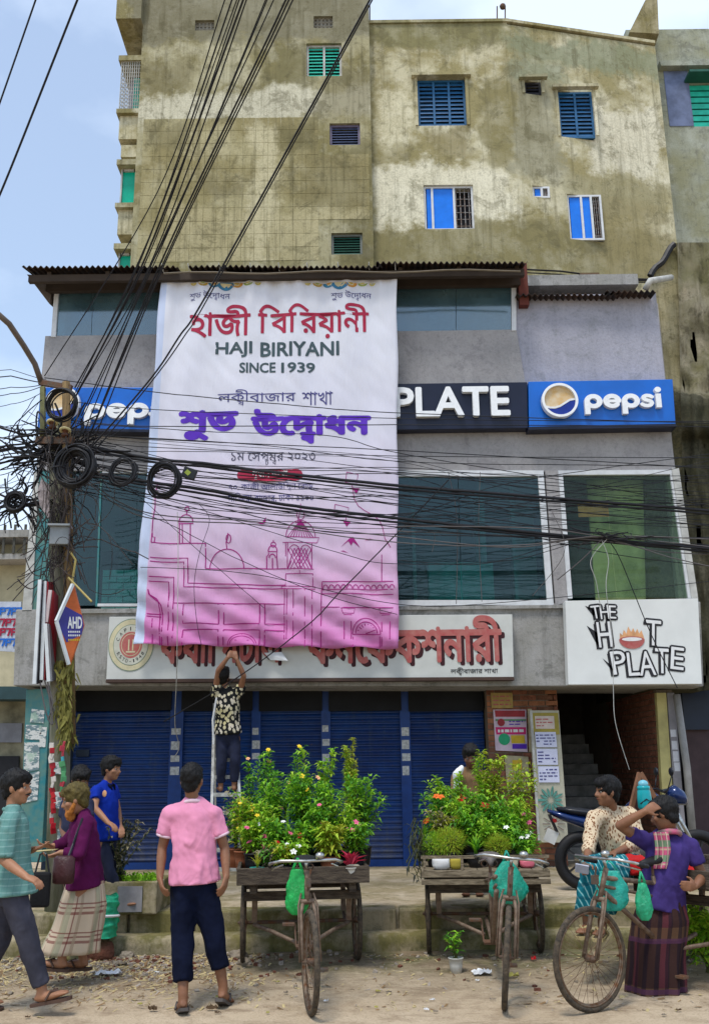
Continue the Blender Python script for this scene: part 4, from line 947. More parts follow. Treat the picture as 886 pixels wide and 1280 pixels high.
bput('lettering', bold(shape_text('হাজী', .012, bengali=True), .017), (238,383,314,425), M_CR); bput('lettering', bold(shape_text('িবিরয়ানী', .012, bengali=True), .017), (323,382,461,425), M_CR)
for w_, r_ in (('HAJI',(270,429,316,449)),('BIRIYANI',(326,429,424,447)),('SINCE',(300,455,345,468)),('1939',(352,455,394,468))): bput('lettering', bold(shape_text(w_, .01), .026), r_, M_DG)
bput('lettering', shape_text('লক[ষ]ীবাজার', .01, bengali=True), (273,489,370,509), M_NV); bput('lettering', shape_text('শাখা', .01, bengali=True), (378,491,416,508), M_NV)
bput('lettering', bold(shape_text('শুভ', .01, bengali=True), .052), (224,514,299,552), M_PU); bput('lettering', bold(shape_text('উেদ[ব]াধন', .01, bengali=True), .052), (314,512,464,556), M_PU)
bput('lettering', shape_text('১ম েসপ[ট]ম[ব]র ২০২৩', .008, bengali=True), (290,566,394,582), mat('print grey', (.07,.07,.12), .7))
for r_ in ((238,366,288,378), (414,366,464,378)): bput('lettering', shape_text('শুভ উেদ[ব]াধন', .02, bengali=True), r_, M_NV)
x0, x1, z0, z1 = pxrect(297,588,379,603,Yb); h = (z1-z0)/2; pill = stroke([(x0+h, z0+h), (x1-h, z0+h)], 2*h)
bput('pill', pill, None, M_CR, raw=True); bput('pill_lettering', shape_text('প[র]ধান শাখা', .015, bengali=True), (315,590,360,601), M_LETE, lift=.004)
bput('lettering', shape_text('৭০, কাজী আলাউিদ[দ]ন েরাড,', .006, bengali=True), (287,604,393,616), M_NV); bput('lettering', shape_text('নািজরা বাজার, ঢাকা ১১০০', .006, bengali=True), (286,617,392,629), M_NV)
# line drawing of domes and minarets (surveyed points on the cloth)
def bl(pts, wpx=1.6, name='line_drawing', m=None):
    P = []
    for i in range(len(pts)-1):
        a, b = pts[i], pts[i+1]; n = max(1, int(math.hypot(b[0]-a[0], b[1]-a[1])/9))
        P += [(a[0]+(b[0]-a[0])*k/n, a[1]+(b[1]-a[1])*k/n) for k in range(n)]
    P.append(pts[-1]); W = [at(u, v, Yb) for u, v in P]; wd = wpx*Yb/1200
    return [(max(q.x, bxz(.042, (q.z-zB)/(zT-zB)).x), q.z) for q in W], wd
def z6(x, y): return (160+x*350/886, 560+y*300/759)      # reading scale of the enlarged view
def lines(group, wpx=1.7):
    wpx *= .72
    mb = MB()
    for pts in group:
        P, wd = bl([z6(*p) for p in pts], wpx)
        V = []
        for i, q in enumerate(P):
            a = P[max(i-1,0)]; b = P[min(i+1,len(P)-1)]; dx, dy = b[0]-a[0], b[1]-a[1]; L = math.hypot(dx, dy) or 1
            nx_, ny_ = -dy/L*wd/2, dx/L*wd/2
            V += [onb(q[0]+nx_, q[1]+ny_, 0), onb(q[0]-nx_, q[1]-ny_, 0)]
        mb.mesh(V, [(2*i, 2*i+1, 2*i+3, 2*i+2) for i in range(len(P)-1)])
    return mb.build('line_drawing', M_MG, ban)
def zarc(cx, cy, rx, ry, a0, a1, n=16): return [(cx+rx*math.cos(R(a0+(a1-a0)*k/n)), cy-ry*math.sin(R(a0+(a1-a0)*k/n))) for k in range(n+1)]
lines([[(52,303),(248,305)],[(248,303),(248,384)],[(248,384),(500,384)],[(60,350),(193,352),(193,430),(500,437)],[(60,362),(180,364),(180,442),(500,448)],[(55,410),(148,411),(143,625)],[(55,424),(132,426),(128,625)],
       [(50,450),(70,465),(95,480),(108,500),(112,530),(108,625)],[(52,450),(75,470),(100,490),(104,520),(102,625)],[(48,525),(108,528)],[(48,533),(108,536)],[(80,540),(79,620)],[(145,492),(498,496)],[(178,496),(176,556),(288,558)],[(288,496),(288,558)],[(306,496),(304,558),(418,558)],[(418,496),(418,556)],[(434,496),(434,558),(498,558)],[(176,576),(288,576),(286,625)],[(176,576),(174,625)],[(304,576),(418,578),(416,628)],[(304,576),(302,625)],[(434,578),(498,580)],[(434,578),(432,628)]])
lines([zarc(315,384,54,62,180,0)] + [[(315,322),(312,300),(318,285),(318,272)], zarc(320,290,8,14,0,360,8)])
lines([[(440,384),(440,345),(446,340),(446,330),(472,330),(472,345),(474,384)], zarc(459,330,14,20,0,180), zarc(461,308,8,8,0,360,8), [(461,300),(461,294)], [(458,384),(458,350)], zarc(458,350,10,12,0,180)])
lines([[(165,303),(165,240)],[(175,303),(174,240)],[(200,303),(200,240)],[(162,242),(210,242)],zarc(186,236,22,22,0,180),[(160,236),(210,236)],[(188,212),(190,200)],zarc(190,196,7,7,0,360,8),[(64,302),(64,286),(90,286),(88,302)],[(66,286),(66,272),(82,272),(82,286)],[(72,270),(80,225),(90,190),(88,150),(96,120)]])
mn = [[(500,285),(605,285),(598,302),(490,302)],[(500,302),(500,345)],[(506,302),(505,385)],[(582,302),(582,385)],[(497,385),(588,385)],[(500,400),(586,400)],[(500,400),(499,440)],[(585,400),(585,440)],[(487,440),(592,440),(592,448),(487,448),(487,440)],[(496,450),(495,630)],[(504,450),(502,630)],[(524,450),(523,632)],[(560,450),(560,632)],[(583,450),(582,632)],[(538,240),(547,195),(547,180)],zarc(547,215,12,16,0,360,10),[(530,240),(566,240)]]
mn += [zarc(547,285,46,52,0,180)] + [[(547,232),(x,285)] for x in range(506,592,9)] + [[(506+i*11,320),(540+i*11 if 540+i*11<582 else 582,385)] for i in range(0,6)] + [[(582-i*11,320),(548-i*11 if 548-i*11>506 else 506,385)] for i in range(0,6)] + [zarc(527,330,17,20,0,180), zarc(563,330,17,20,0,180), [(544,330),(544,400)]]
lines(mn, 1.3)
lines([[(615,425),(838,425)],[(612,450),(838,450)],[(612,462),(838,466)],[(612,505),(838,508)],[(615,425),(612,462)],[(612,462),(610,632)],[(802,340),(802,425)],[(675,508),(718,508),(714,525),(680,525),(675,508)],[(683,530),(708,530)],[(684,550),(684,632)],[(706,550),(706,632)],[(795,508),(835,508),(832,525),(798,525),(795,508)],[(802,550),(802,632)],[(828,550),(826,632)],[(802,530),(828,530)],zarc(754,590,44,50,0,180),zarc(754,588,34,36,0,180),[(710,590),(798,592)],[(712,598),(712,632)],[(796,598),(796,632)]] + [[(754,588),(754+30*math.cos(R(a)),588-30*math.sin(R(a)))] for a in range(20,180,20)] + [zarc(625+i*19,447,8,12,0,180,6) for i in range(0,12)], 1.5)
lines([zarc(362,628,46,40,0,180), zarc(362,628,40,32,0,180), [(362,590),(362,628)],[(340,610),(384,610)]], 1.3)
lines([[(692,80),(728,88),(722,118),(688,112),(692,80)],[(655,182),(698,192),(694,222),(652,212),(655,182)],[(708,118),(712,140),(716,165),(728,185),(748,200),(775,215),(795,232),(805,255),(812,290),(830,318)],[(690,222),(688,240)]], 1.2)
for bird in ([(672,318),(700,290),(712,284),(734,318),(712,300),(706,312),(697,298)], [(405,236),(425,240),(438,220),(436,240),(425,245)], [(672,330),(682,328),(698,336),(684,332)], [(748,294),(764,288),(782,293),(765,293)], [(708,128),(732,132),(722,148)], [(680,234),(704,238),(692,252)]):
    P = [at(*z6(*q), Yb) for q in bird]; P = [(q.x, q.z) for q in P]
    mb = MB(); lay(mb, [P], lambda x, y, d: onb(x, y, d), 0, 0); mb.build('bird_drawing', M_MG, ban)
# ornament at the top edge: half rosettes in ochre, blue and orange
for cu in (283, 425):
    for k, (du, r_, cm) in enumerate([(0,15,(.05,.22,.40)),(-14,10,(.62,.30,.06)),(14,10,(.55,.35,.05)),(-28,8,(.35,.42,.10)),(28,8,(.62,.50,.12)),(-40,5,(.6,.52,.1)),(40,5,(.6,.52,.1))]):
        p = at(cu+du, 356, Yb); q = r_*Yb/1200*.68
        for s, mm in ((1, mat('ornament %d' % k, cm, .7)), (.62, mat('print ivory', (.66,.58,.36), .7)), (.38, mat('ornament %d' % ((k+1) % 7), cm, .7))):
            mb = MB(); L_ = [(p.x+q*s*1.2*math.cos(R(a)), min(p.z+.03, p.z+q*s*math.sin(R(a)))) for a in range(180, 361, 12)]
            lay(mb, [L_], lambda x, y, d: onb(x, y, d-(1-s)*.01), 0, 0.07); mb.build('ornament', mm, ban)
for k, (s) in enumerate([.01,.12,.25,.38,.5,.62,.75,.88,.99]):
    q = bxz(s, 1); mb = MB(); a = Vector((q.x, Yb-.02, q.z-.02)); mb.tube([a, a+Vector((.01,-.1,.06)), a+Vector((.0,-.22,.16))], .006, 4); mb.build('tie_cord', M_WHITE, ban)
# ================================================================== utility pole, cables, coils and everything hung on the pole
YP = 10.2
G_CAB = 'overhead cables crossing the street'
def wire(pts, r, n_sub=10, sag=0.0, m=M_CABLE, label='thin black overhead cable strung across the shop front', name='overhead_cable', group=G_CAB, jit=0.0, cat='cable'):
    """pts = world points; smooth curve through them"""
    P = [Vector(p) for p in pts]; Q = []
    for i in range(len(P)-1):
        p0 = P[max(i-1,0)]; p1 = P[i]; p2 = P[i+1]; p3 = P[min(i+2,len(P)-1)]
        for k in range(n_sub):
            t = k/n_sub; q = 0.5*((2*p1) + (p2-p0)*t + (2*p0-5*p1+4*p2-p3)*t*t + (3*p1-p0-3*p2+p3)*t**3)
            if sag: q.z -= sag*4*t*(1-t)
            if jit: q += Vector((rnd.uniform(-jit,jit), rnd.uniform(-jit,jit), rnd.uniform(-jit,jit)))
            Q.append(q)
    Q.append(P[-1]); mb = MB(); mb.tube(Q, r, 5, caps=False)
    o = mb.build(name, m, smooth=True)
    return tag(o, label, cat, group)
ORD = ['first','second','third','fourth','fifth','sixth','seventh','eighth','ninth','tenth','eleventh','twelfth','thirteenth','fourteenth','fifteenth','sixteenth','seventeenth','eighteenth','nineteenth','twentieth','twenty-first','twenty-second','twenty-third','twenty-fourth','twenty-fifth','twenty-sixth','twenty-seventh','twenty-eighth','twenty-ninth','thirtieth'] + ['thirty-'+q for q in ('first','second','third','fourth','fifth','sixth','seventh','eighth','ninth')] + ['fortieth'] + ['forty-'+q for q in ('first','second','third','fourth','fifth','sixth','seventh','eighth','ninth')]
def relabel(objs, keys, fmt):
    for i, k in enumerate(sorted(range(len(objs)), key=lambda q: keys[q])): objs[k]['label'] = fmt % ORD[i]
def W(*uvY): return [at(u, v, Y) for u, v, Y in uvY]
LD = 'black overhead cable slanting up from the pole towards the sky'
sl_ = []; slk = []
for (ut, um, vm, ub, vb, r) in [(281,197,240,56,470,.008),(290,178,320,94,485,.010),(299,190,310,97,490,.008),(304,182,322,90,505,.013),(308,205,290,102,520,.009),(332,206,300,100,530,.008),(342,190,330,104,545,.008),
                                (357,205,320,112,545,.012),(361,212,312,106,560,.010),(366,206,330,112,566,.009),(334,196,318,92,500,.007),(296,186,298,80,520,.007)]:
    sl_.append(wire(W((ub,vb,10.1),(um,vm,9.0),(ut,0,7.4),(ut+24,-75,7.0)), r*.8, label=LD)); slk.append(ut+um*.001)
relabel(sl_, slk, 'slanting black cable of the steep bundle, %s from the left at the photo top')
wire(W((60,610,10.1),(113,560,9.9),(188,474,9.5),(224,421,9.2),(262,362,8.9),(462,0,7.0),(492,-60,6.7)), .010, label='pair of black cables running steeply over the top left of the banner', group='pair of cables over the banner')['label'] = 'thicker of the two black cables running steeply over the top left of the banner'
wire(W((70,620,10.1),(122,560,9.9),(192,474,9.5),(230,421,9.2),(266,362,8.9),(464,2,7.0),(494,-56,6.7)), .007, label='pair of black cables running steeply over the top left of the banner', group='pair of cables over the banner')
wire(W((-30,215,8.5),(12,95,8.0),(45,0,7.6),(62,-50,7.3)), .009, label='upper of two black cables crossing the sky at the top left')
wire(W((-25,300,8.5),(12,215,8.2),(97,0,7.3),(118,-50,7.1)), .011, label='lower of two black cables crossing the sky at the top left')
hz_ = []; hk_ = []; tk_ = []; tkk = []
# cables fanning out from the pole to the right, in front of the facade
for k, (pts, r) in enumerate([
    ([(56,472,10.2),(192,490,10.3),(338,504,10.5),(496,516,10.8),(842,528,11.4),(930,530,11.6)], .007),
    ([(80,500,10.2),(192,512,10.3),(496,523,10.8),(842,527,11.4),(930,524,11.6)], .006),
    ([(80,524,10.2),(192,533,10.3),(496,531,10.8),(842,533,11.4),(930,536,11.6)], .007),
    ([(80,540,10.2),(192,549,10.3),(496,563,10.8),(880,585,11.4),(930,590,11.6)], .007),
    ([(75,546,10.2),(190,559,10.3),(496,570,10.8),(880,572,11.4),(930,572,11.6)], .006),
    ([(80,528,10.2),(270,540,10.3),(413,545,10.6),(496,566,10.8),(700,600,11.2),(930,640,11.6)], .006),
    ([(103,556,10.1),(188,573,10.2),(260,580,10.4),(338,590,10.5),(496,607,10.8),(682,622,11.1),(930,642,11.6)], .016),
    ([(103,561,10.1),(188,577,10.2),(260,584,10.4),(338,594,10.5),(496,611,10.8),(682,626,11.1),(930,646,11.6)], .012),
    ([(96,570,10.1),(188,583,10.2),(338,598,10.5),(496,618,10.8),(682,636,11.1),(930,662,11.6)], .008),
    ([(117,592,10.1),(188,603,10.2),(260,613,10.4),(357,631,10.6),(496,648,10.8),(686,668,11.1),(930,690,11.6)], .016),
    ([(117,596,10.1),(188,607,10.2),(260,618,10.4),(357,636,10.6),(496,653,10.8),(686,671,11.1),(930,694,11.6)], .012),
    ([(100,598,10.1),(188,612,10.2),(357,640,10.6),(496,659,10.8),(686,674,11.1),(930,684,11.6)], .008),
    ([(90,575,10.1),(260,603,10.4),(420,626,10.6),(496,630,10.8),(752,668,11.2),(930,672,11.6)], .007),
    ([(90,590,10.1),(260,640,10.4),(420,690,10.6),(496,705,10.8),(640,700,11.1),(752,676,11.2),(930,700,11.6)], .005),
    ([(176,709,10.4),(318,718,10.6),(496,755,10.9),(640,752,11.0),(930,722,11.6)], .005),
    ([(80,600,10.1),(260,632,10.4),(338,650,10.5),(400,664,10.7),(496,668,10.8),(752,672,11.2),(930,672,11.6)], .007),
    ([(90,610,10.1),(200,650,10.4),(300,700,10.5),(400,742,10.7),(496,768,10.9)], .005),
    ([(85,560,10.1),(150,600,10.2),(250,690,10.5),(330,760,10.8)], .004),
    ([(100,580,10.1),(300,612,10.4),(496,632,10.8),(752,690,11.2),(930,712,11.6)], .006),
    ([(100,566,10.1),(300,566,10.4),(496,588,10.8),(682,594,11.2),(930,606,11.6)], .005),
    ([(205,902,13.0),(300,845,12.4),(386,780,11.8),(425,740,11.4),(496,667,11.0),(560,600,10.8)], .009),
    ([(496,700,10.8),(600,705,11.0),(700,680,11.2),(752,674,11.2)], .005),
    ([(496,590,10.8),(700,604,11.2),(930,618,11.5)], .005),
    ([(120,575,10.1),(230,592,10.3),(496,622,10.8),(700,650,11.2),(930,656,11.6)], .006)]):
    lb = 'thin black overhead cable strung across the shop front' if r < .0105 else 'thick black overhead cable bundle crossing the first floor windows'
    P = W(*pts); v5 = min(pts, key=lambda q: abs(q[0]-496))[1]; (hk_ if r < .0105 else tkk).append(v5+k*.01)
    (hz_ if r < .0105 else tk_).append(wire(P, r*(.85 if r < .0105 else 1.25), label=lb, group=G_CAB if r < .0105 else 'thick cable bundles over the first floor windows', jit=.002))
rw_ = random.Random(31)
for k in range(22):
    va = rw_.uniform(540, 612); vm_ = va + rw_.uniform(8, 60); ve = rw_.uniform(560, 725); v5 = vm_ + rw_.uniform(-6, 30)
    P = W((rw_.uniform(70,110), va, 10.1), (rw_.uniform(240,330), vm_, 10.45), (496, v5, 10.8), (rw_.uniform(640,760), (v5+ve)/2 + rw_.uniform(-4,18), 11.2), (930, ve, 11.6))
    hk_.append(v5+k*.013); hz_.append(wire(P, rw_.uniform(.003,.0055), jit=.002))
relabel(hz_, hk_, 'thin black cable, %s from the top where it passes the right edge of the banner'); relabel(tk_, tkk, 'thick black cable over the right windows, %s from the top among the thick ones')
for k, pts in enumerate([[(100,594,10.1),(180,640,10.4),(318,652,10.5),(496,671,10.8),(640,684,11),(752,672,11.2),(930,688,11.6)], [(110,604,10.1),(180,646,10.4),(318,656,10.5),(496,678,10.8),(640,682,11),(760,670,11.2),(930,676,11.6)],
                         [(496,664,10.8),(600,668,11),(752,676,11.2),(830,690,11.4),(930,694,11.6)], [(496,658,10.8),(660,660,11),(752,672,11.2),(850,700,11.4),(930,716,11.6)]]):
    wire(W(*pts), .007, m=M_CABLEG, label='faded grey overhead cable among the black ones', group='faded grey cables', jit=.002)
wire(W((752,674,11.2),(726,700,11.2),(696,725,11.3)), .006, m=M_CABLEG, label='short grey wire dropping left from the cable knot over the right window')
wire(W((758,674,11.2),(738,700,11.2),(745,728,11.2),(750,760,11.3)), .0042, m=M_WHITEG, label='pale wire hanging from the cable knot beside another')
wire(W((752,676,11.2),(760,700,11.2),(757,735,11.2),(765,800,11.3),(766,860,11.4),(769,905,11.4),(786,962,11.5)), .0042, m=M_WHITEG, label='long pale wire hanging over the eatery sign into the stairwell')
wire(W((760,676,11.2),(775,700,11.2),(812,790,11.4),(846,860,11.6)), .006, label='black wire slanting down over the eatery sign')
wire(W((222,640,12.6),(223,700,12.6),(222,780,12.6),(221,845,12.9),(219,905,13.6),(224,935,14.1),(214,950,14.2)), .006, m=M_WHITEG, label='pale wire hanging down the banner to the first shutter')
wire(W((249,630,12.6),(262,650,12.6),(250,690,12.6),(243,730,12.6),(246,775,12.6),(252,806,12.6)), .004, label='thin dark cord wriggling down the lower left of the banner')
for k, pts in enumerate([[(496,668,10.8),(540,664,10.9),(540,690,10.9)],[(690,640,11.1),(705,690,11.1),(665,745,11.3)],[(600,590,11.0),(598,660,11.0),(602,752,11.1)],[(560,590,11.0),(571,650,11.0),(570,755,11.1)]]):
    wire(W(*pts), .004, m=M_CABLEG, label='short loose wire end dangling before the windows', group='loose wire ends')
# knot of joints on the cables
def knot(name, u, v, Y, rad, n, r, m, label, seed, sx=1.0, sz=1.0, kind='stuff'):
    rr = random.Random(seed); mb = MB(); c = at(u, v, Y)
    for k in range(n):
        a = rr.uniform(0, 6.28); p = c + Vector((rr.gauss(0,rad*sx*.4), rr.gauss(0,.06), rr.gauss(0,rad*sz*.4))); pts = [p]
        d = Vector((math.cos(a)*sx, rr.uniform(-.3,.3), math.sin(a)*sz))
        bend = Vector((rr.gauss(0,.3), 0, rr.gauss(0,.3)))
        for q in range(9):
            d = (d + bend + Vector((rr.gauss(0,.16), rr.gauss(0,.1), rr.gauss(0,.16)))); d.normalize(); p = p + Vector((d.x*sx, d.y*.4, d.z*sz))*rad*.24; pts.append(p)
        mb.tube(pts, r*rr.uniform(.6,1.5), 4, caps=False)
    return tag(mb.build(name, m), label, 'wires', None, kind)
knot('wire_tangle', 752, 672, 11.15, .16, 14, .006, M_CABLE, 'small knot of joined cables in front of the right window', 5, 1.6, .4)
# the pole: concrete shaft, timber mast strapped to it, crossbars, lamp arm
pole = empty('utility_pole', 'leaning concrete utility pole at the left smothered in cables', 'utility pole', gnd(74, 1150))
M_CONC = mat('pole concrete', (.23,.22,.17), .9, var=.5, scale=4, col2=(.10,.11,.06), bump=.4, stretch=(3,3,.6))
a = at(76, 1080, YP); a.z = 0.0; mb = MB(); mb.tube([Vector((a.x, YP, -.05)), at(76,900,YP), at(74,700,YP), at(72,530,YP)], [.112,.105,.10,.09], 10); mb.build('shaft', M_CONC, pole, smooth=True)
mb = MB(); mb.tube(W((88,930,10.05),(86,700,10.05),(84,560,10.05),(83,478,10.05)), [.06,.055,.05,.045], 8); mb.build('timber_mast', mat('grey brown timber', (.20,.13,.055), .85, var=.5, scale=9, bump=.4, stretch=(4,4,.5)), pole, smooth=True)
mb = MB(); P = W((54,546,10.1),(54,484,10.1)); mb.bar(P[0], P[1], .06, .05); mb.build('side_post', mat('yellow green post', (.20,.20,.09), .8, var=.4), pole)
mb = MB(); P = W((50,478,10.1),(90,485,10.05)); mb.bar(P[0], P[1], .05, .06); mb.build('crossbar', M_RUST, pole)
mb = MB(); P = W((46,551,10.1),(92,551,10.0)); mb.bar(P[0], P[1], .06, .08); mb.build('crossbar', M_RUST, pole)
mb = MB(); mb.tube(W((-25,372,9.2),(12,405,9.5),(30,432,9.8),(44,455,10.0),(52,478,10.1)), .032, 8); mb.build('lamp_arm', mat('grey brown pipe', (.16,.13,.11), .6, .3), pole, smooth=True)
for u, v in ((66,528),(82,538)):
    mb = MB(); mb.torus(at(u,v,9.95), .05, .016, (0,.3,1), 16, 6); o = mb.build('insulator_ring', mat('cream ceramic', (.55,.48,.25), .4), pole, smooth=True)
    mb = MB(); mb.lathe([(.03,-.05),(.045,-.03),(.03,0),(.045,.03),(.03,.06)], at(u,v+3,9.98), 10); mb.build('insulator', mat('brown ceramic', (.08,.03,.015), .3), pole, smooth=True)
mb = MB(); c = at(76,671,9.98); mb.cbox(c, (.2,.16,.2), Matrix.Rotation(.12,3,'Z')); bx = mb.build('junction_box', mat('grey metal box', (.24,.26,.27), .5, .3, var=.3), pole, bevel=.008)
mb = MB(); mb.cbox(c+Vector((0,-.03,.105)), (.23,.2,.02), Matrix.Rotation(.12,3,'Z')); mb.build('box_lid', mat('grey metal box lid', (.30,.32,.33), .5, .3), bx)
mb = MB(); mb.tube(W((90,733,9.95),(95,700,9.95),(88,690,9.95)), .012, 5); mb.tube(W((86,722,9.9),(115,752,9.8)), .012, 5); mb.build('stick', mat('yellow cane', (.45,.36,.12), .7), pole)
knot('wire_tangle', 66, 560, 10.1, .24, 80, .009, M_CABLE, 'dense tangle of black wires wound round the top of the pole', 1, 1.1, .8)
knot('wire_tangle', 34, 568, 10.1, .38, 22, .005, M_CABLE, 'loose web of black wires left of the pole against the sky', 2, 1.2, .9)
knot('wire_tangle', 22, 628, 10.1, .20, 40, .008, M_CABLE, 'thick black clump of wire at the left edge', 9, .9, .7)
knot('wire_tangle', 78, 640, 10.0, .30, 60, .005, mat('mixed faded wire', (.07,.055,.05), .7, var=.8, scale=3, col2=(.012,.012,.014)), 'faded thin wires trailing down the pole above the hanging boards', 3, .6, 1.6)
knot('wire_tangle', 105, 655, 10.0, .28, 12, .004, mat('mixed faded wire', (.13,.10,.08)), 'stray brown wires sprouting right of the pole in front of the teal window', 4, 1.2, 1.3)
knot('wire_tangle', 62, 700, 10.0, .25, 40, .005, mat('mixed faded wire', (.13,.10,.08)), 'wires bunched between the metal box and the hanging boards', 6, .7, 1.3)
ll_ = []; lk_ = []
for k, (va, vb, r) in enumerate([(470,478,.007),(462,474,.004),(492,480,.005),(484,479,.005),(505,487,.004),(532,522,.005),(545,534,.006),(556,546,.012),(562,550,.010),(575,556,.007),(590,560,.005),(640,545,.004),(620,500,.003),(545,488,.003),(560,551,.014),(610,640,.007),(650,580,.005),(600,530,.004)]):
    lk_.append(va+k*.01); ll_.append(wire(W((-40,va+2,10.0),(14,va,10.1),(58,vb,10.1)), r, sag=.02, label='black cable leading left from the pole into the street', group='cables leading left from the pole'))
relabel(ll_, lk_, 'black cable leading left from the pole, %s from the top at the left edge')
# coils of spare cable
def coil(label, u, v, Y, rad, band, n, r, seed, tilt=0.2, heavy=None):
    rr = random.Random(seed); mb = MB(); c = at(u, v, Y)
    for k in range(n):
        R_ = rad + rr.uniform(-band, band)*.5; cc = c + Vector((rr.gauss(0,.006), rr.uniform(-.035,.035), rr.gauss(0,.006)))
        ax = Vector((tilt+rr.gauss(0,.06), 1, rr.gauss(0,.08))).normalized(); e1 = ax.orthogonal().normalized(); e2 = ax.cross(e1); ph = rr.uniform(0,6)
        pts = [cc + e1*math.cos(t)*(R_*(1+.05*math.sin(2*t+ph))) + e2*math.sin(t)*(R_*(1+.05*math.sin(2*t+ph))) for t in [2*math.pi*i/26 for i in range(26)]]
        mb.tube(pts, r, 5, closed=True)
    if heavy:
        for k in range(8): a = rr.uniform(0,6.3); mb.torus(c+Vector((math.cos(a)*rad,0,math.sin(a)*rad)), band*.6+.02, .008, Vector((math.sin(a),0,-math.cos(a))), 10, 4)
    return tag(mb.build('cable_coil', M_CABLE, smooth=True), label, 'cable coil', 'coils of spare cable hung from the overhead cables')
coil('largest thick black coil of cable close to the pole', 95, 583, 9.6, .185, .075, 48, .012, 1, heavy=True)
coil('thin loose coil of cable, the middle one of three in a row', 154, 590, 9.7, .140, .035, 11, .007, 2)
coil('black coil of cable overlapping the left edge of the banner', 205, 600, 9.7, .165, .05, 13, .009, 3)
coil('black coil of cable hung round the round logo of the left drink sign', 78, 506, 9.7, .165, .03, 12, .008, 4)
coil('small black coil of cable at the left edge against the sky', 20, 628, 10.0, .10, .05, 10, .010, 5)
tb = empty('terminal_box', 'black cable terminal box with a yellow label hanging by a coil before the banner', 'terminal box', at(237,592,9.95))
mb = MB(); c = at(237,592,9.95); m3 = Matrix.Rotation(.35,3,'Y'); mb.cbox(c, (.15,.05,.12), m3); mb.build('case', mat('black plastic', (.015,.016,.018), .4), tb, bevel=.008)
mb = MB(); mb.cbox(c+Vector((-.015,-.027,.005)), (.055,.004,.05), Matrix.Rotation(.75,3,'Y')); mb.build('label_plate', mat('yellow label', (.30,.36,.05), .5), tb)
# rags of cloth and paper caught beside the pole
mb = MB(); P = [(52,598),(62,606),(62,650),(50,632),(47,615)]; Q = [at(u,v,10.0+.04*math.sin(i*2)) for i,(u,v) in enumerate(P)]
mb.hexa([Q[0],Q[1],Q[2],Q[3]], [q+Vector((0,.02,0)) for q in (Q[0],Q[1],Q[2],Q[3])]); mb.hexa([Q[0],Q[3],Q[4],Q[4]+Vector((.01,0,.03))], [q+Vector((0,.03,0)) for q in (Q[0],Q[3],Q[4],Q[4]+Vector((.01,0,.03)))])
tag(mb.build('torn_cloth', mat('dirty pale rag', (.42,.36,.36), .9, var=.5, scale=12, bump=.6)), 'dirty pale rag caught on the left side of the pole', 'rag')
# boards hung on the pole, seen nearly edge-on, and the diamond shaped one
def board(label, q, Y, Yb_, m, em, thick=.03):
    """four surveyed corners; right side further back (Yb_)"""
    P = [at(q[0][0],q[0][1],Y), at(q[1][0],q[1][1],Yb_), at(q[2][0],q[2][1],Yb_), at(q[3][0],q[3][1],Y)]
    n = (P[1]-P[0]).cross(P[3]-P[0]).normalized()*thick
    if n.y < 0: n = -n
    o = empty('hanging_board', label, 'sign board', P[0], 'sign boards hung on the pole'); mb = MB(); mb.hexa([P[3],P[2],P[1],P[0]], [p+n for p in (P[3],P[2],P[1],P[0])]); mb.build('board_face', m, o)
    mb = MB(); mb.bar(P[0]+Vector((0,-.012,0)), P[3]+Vector((0,-.012,0)), .028, .035); mb.build('board_edge', em, o); return o
M_BW = mat('board white', (.62,.66,.68), .5, var=.15); M_BR = mat('board red', (.33,.02,.03), .5, var=.3)
board('white edged board, leftmost of the boards strapped to the pole', [(51,725),(56,728),(50,853),(44,855)], 9.85, 10.15, M_DARK, M_BW)
board('red faced board behind the white edged one on the pole', [(57,727),(66,728),(64,852),(53,850)], 9.9, 10.15, M_BR, M_BW)
board('narrow dark red board folded beside the diamond sign', [(64,738),(70,745),(66,850),(59,778)], 9.92, 10.1, M_BR, mat('board pink white', (.6,.5,.5), .5))
board('lower half board of dull grey under the red one', [(58,780),(66,790),(67,850),(62,852)], 9.88, 10.1, mat('board grey', (.25,.25,.27), .6), M_BW)
dia = empty('diamond_sign', 'diamond shaped orange and blue sign with white capital letters hung on the pole', 'sign board', at(88,780,9.8))
Dq = [(92,731),(105,781),(87,831),(72,777)]
def dpt(s, t, d=0.0):   # s 0..1 left to right, t 0..1 bottom to top of the sign's own face
    a = at(72, 831-100*t, 9.72) ; b = at(105, 831-100*t, 9.98); q = a*(1-s)+b*s; q.y += d; return q
cs4 = [(.61,1.0),(1.0,.50),(.46,0.0),(0.0,.54)]
def dput(poly, m, nm, lift): 
    mb = MB(); lay(mb, [poly], lambda x, y, d: dpt(x, y, d-lift), .004); return mb.build(nm, m, dia)
mb = MB(); P = [dpt(*q) for q in cs4]; mb.hexa([P[2],P[1],P[0],P[3]], [p+Vector((.0,.04,0)) for p in (P[2],P[1],P[0],P[3])]); mb.build('board_face', mat('sign orange', (.62,.14,.03), .5, var=.3, scale=8), dia)
dput([(.0,.54),(.35,.28),(.93,.38),(1.0,.50),(.93,.62),(.25,.74)], mat('sign indigo', (.045,.04,.26), .5), 'blue_band', .006)
L_ = fit(bold(shape_text('AHD', .01), .03), .40, .95, .45, .60); mb = MB(); lay(mb, L_, lambda x, y, d: dpt(x, y, d-.013), .003); mb.build('lettering', M_LETE, dia)
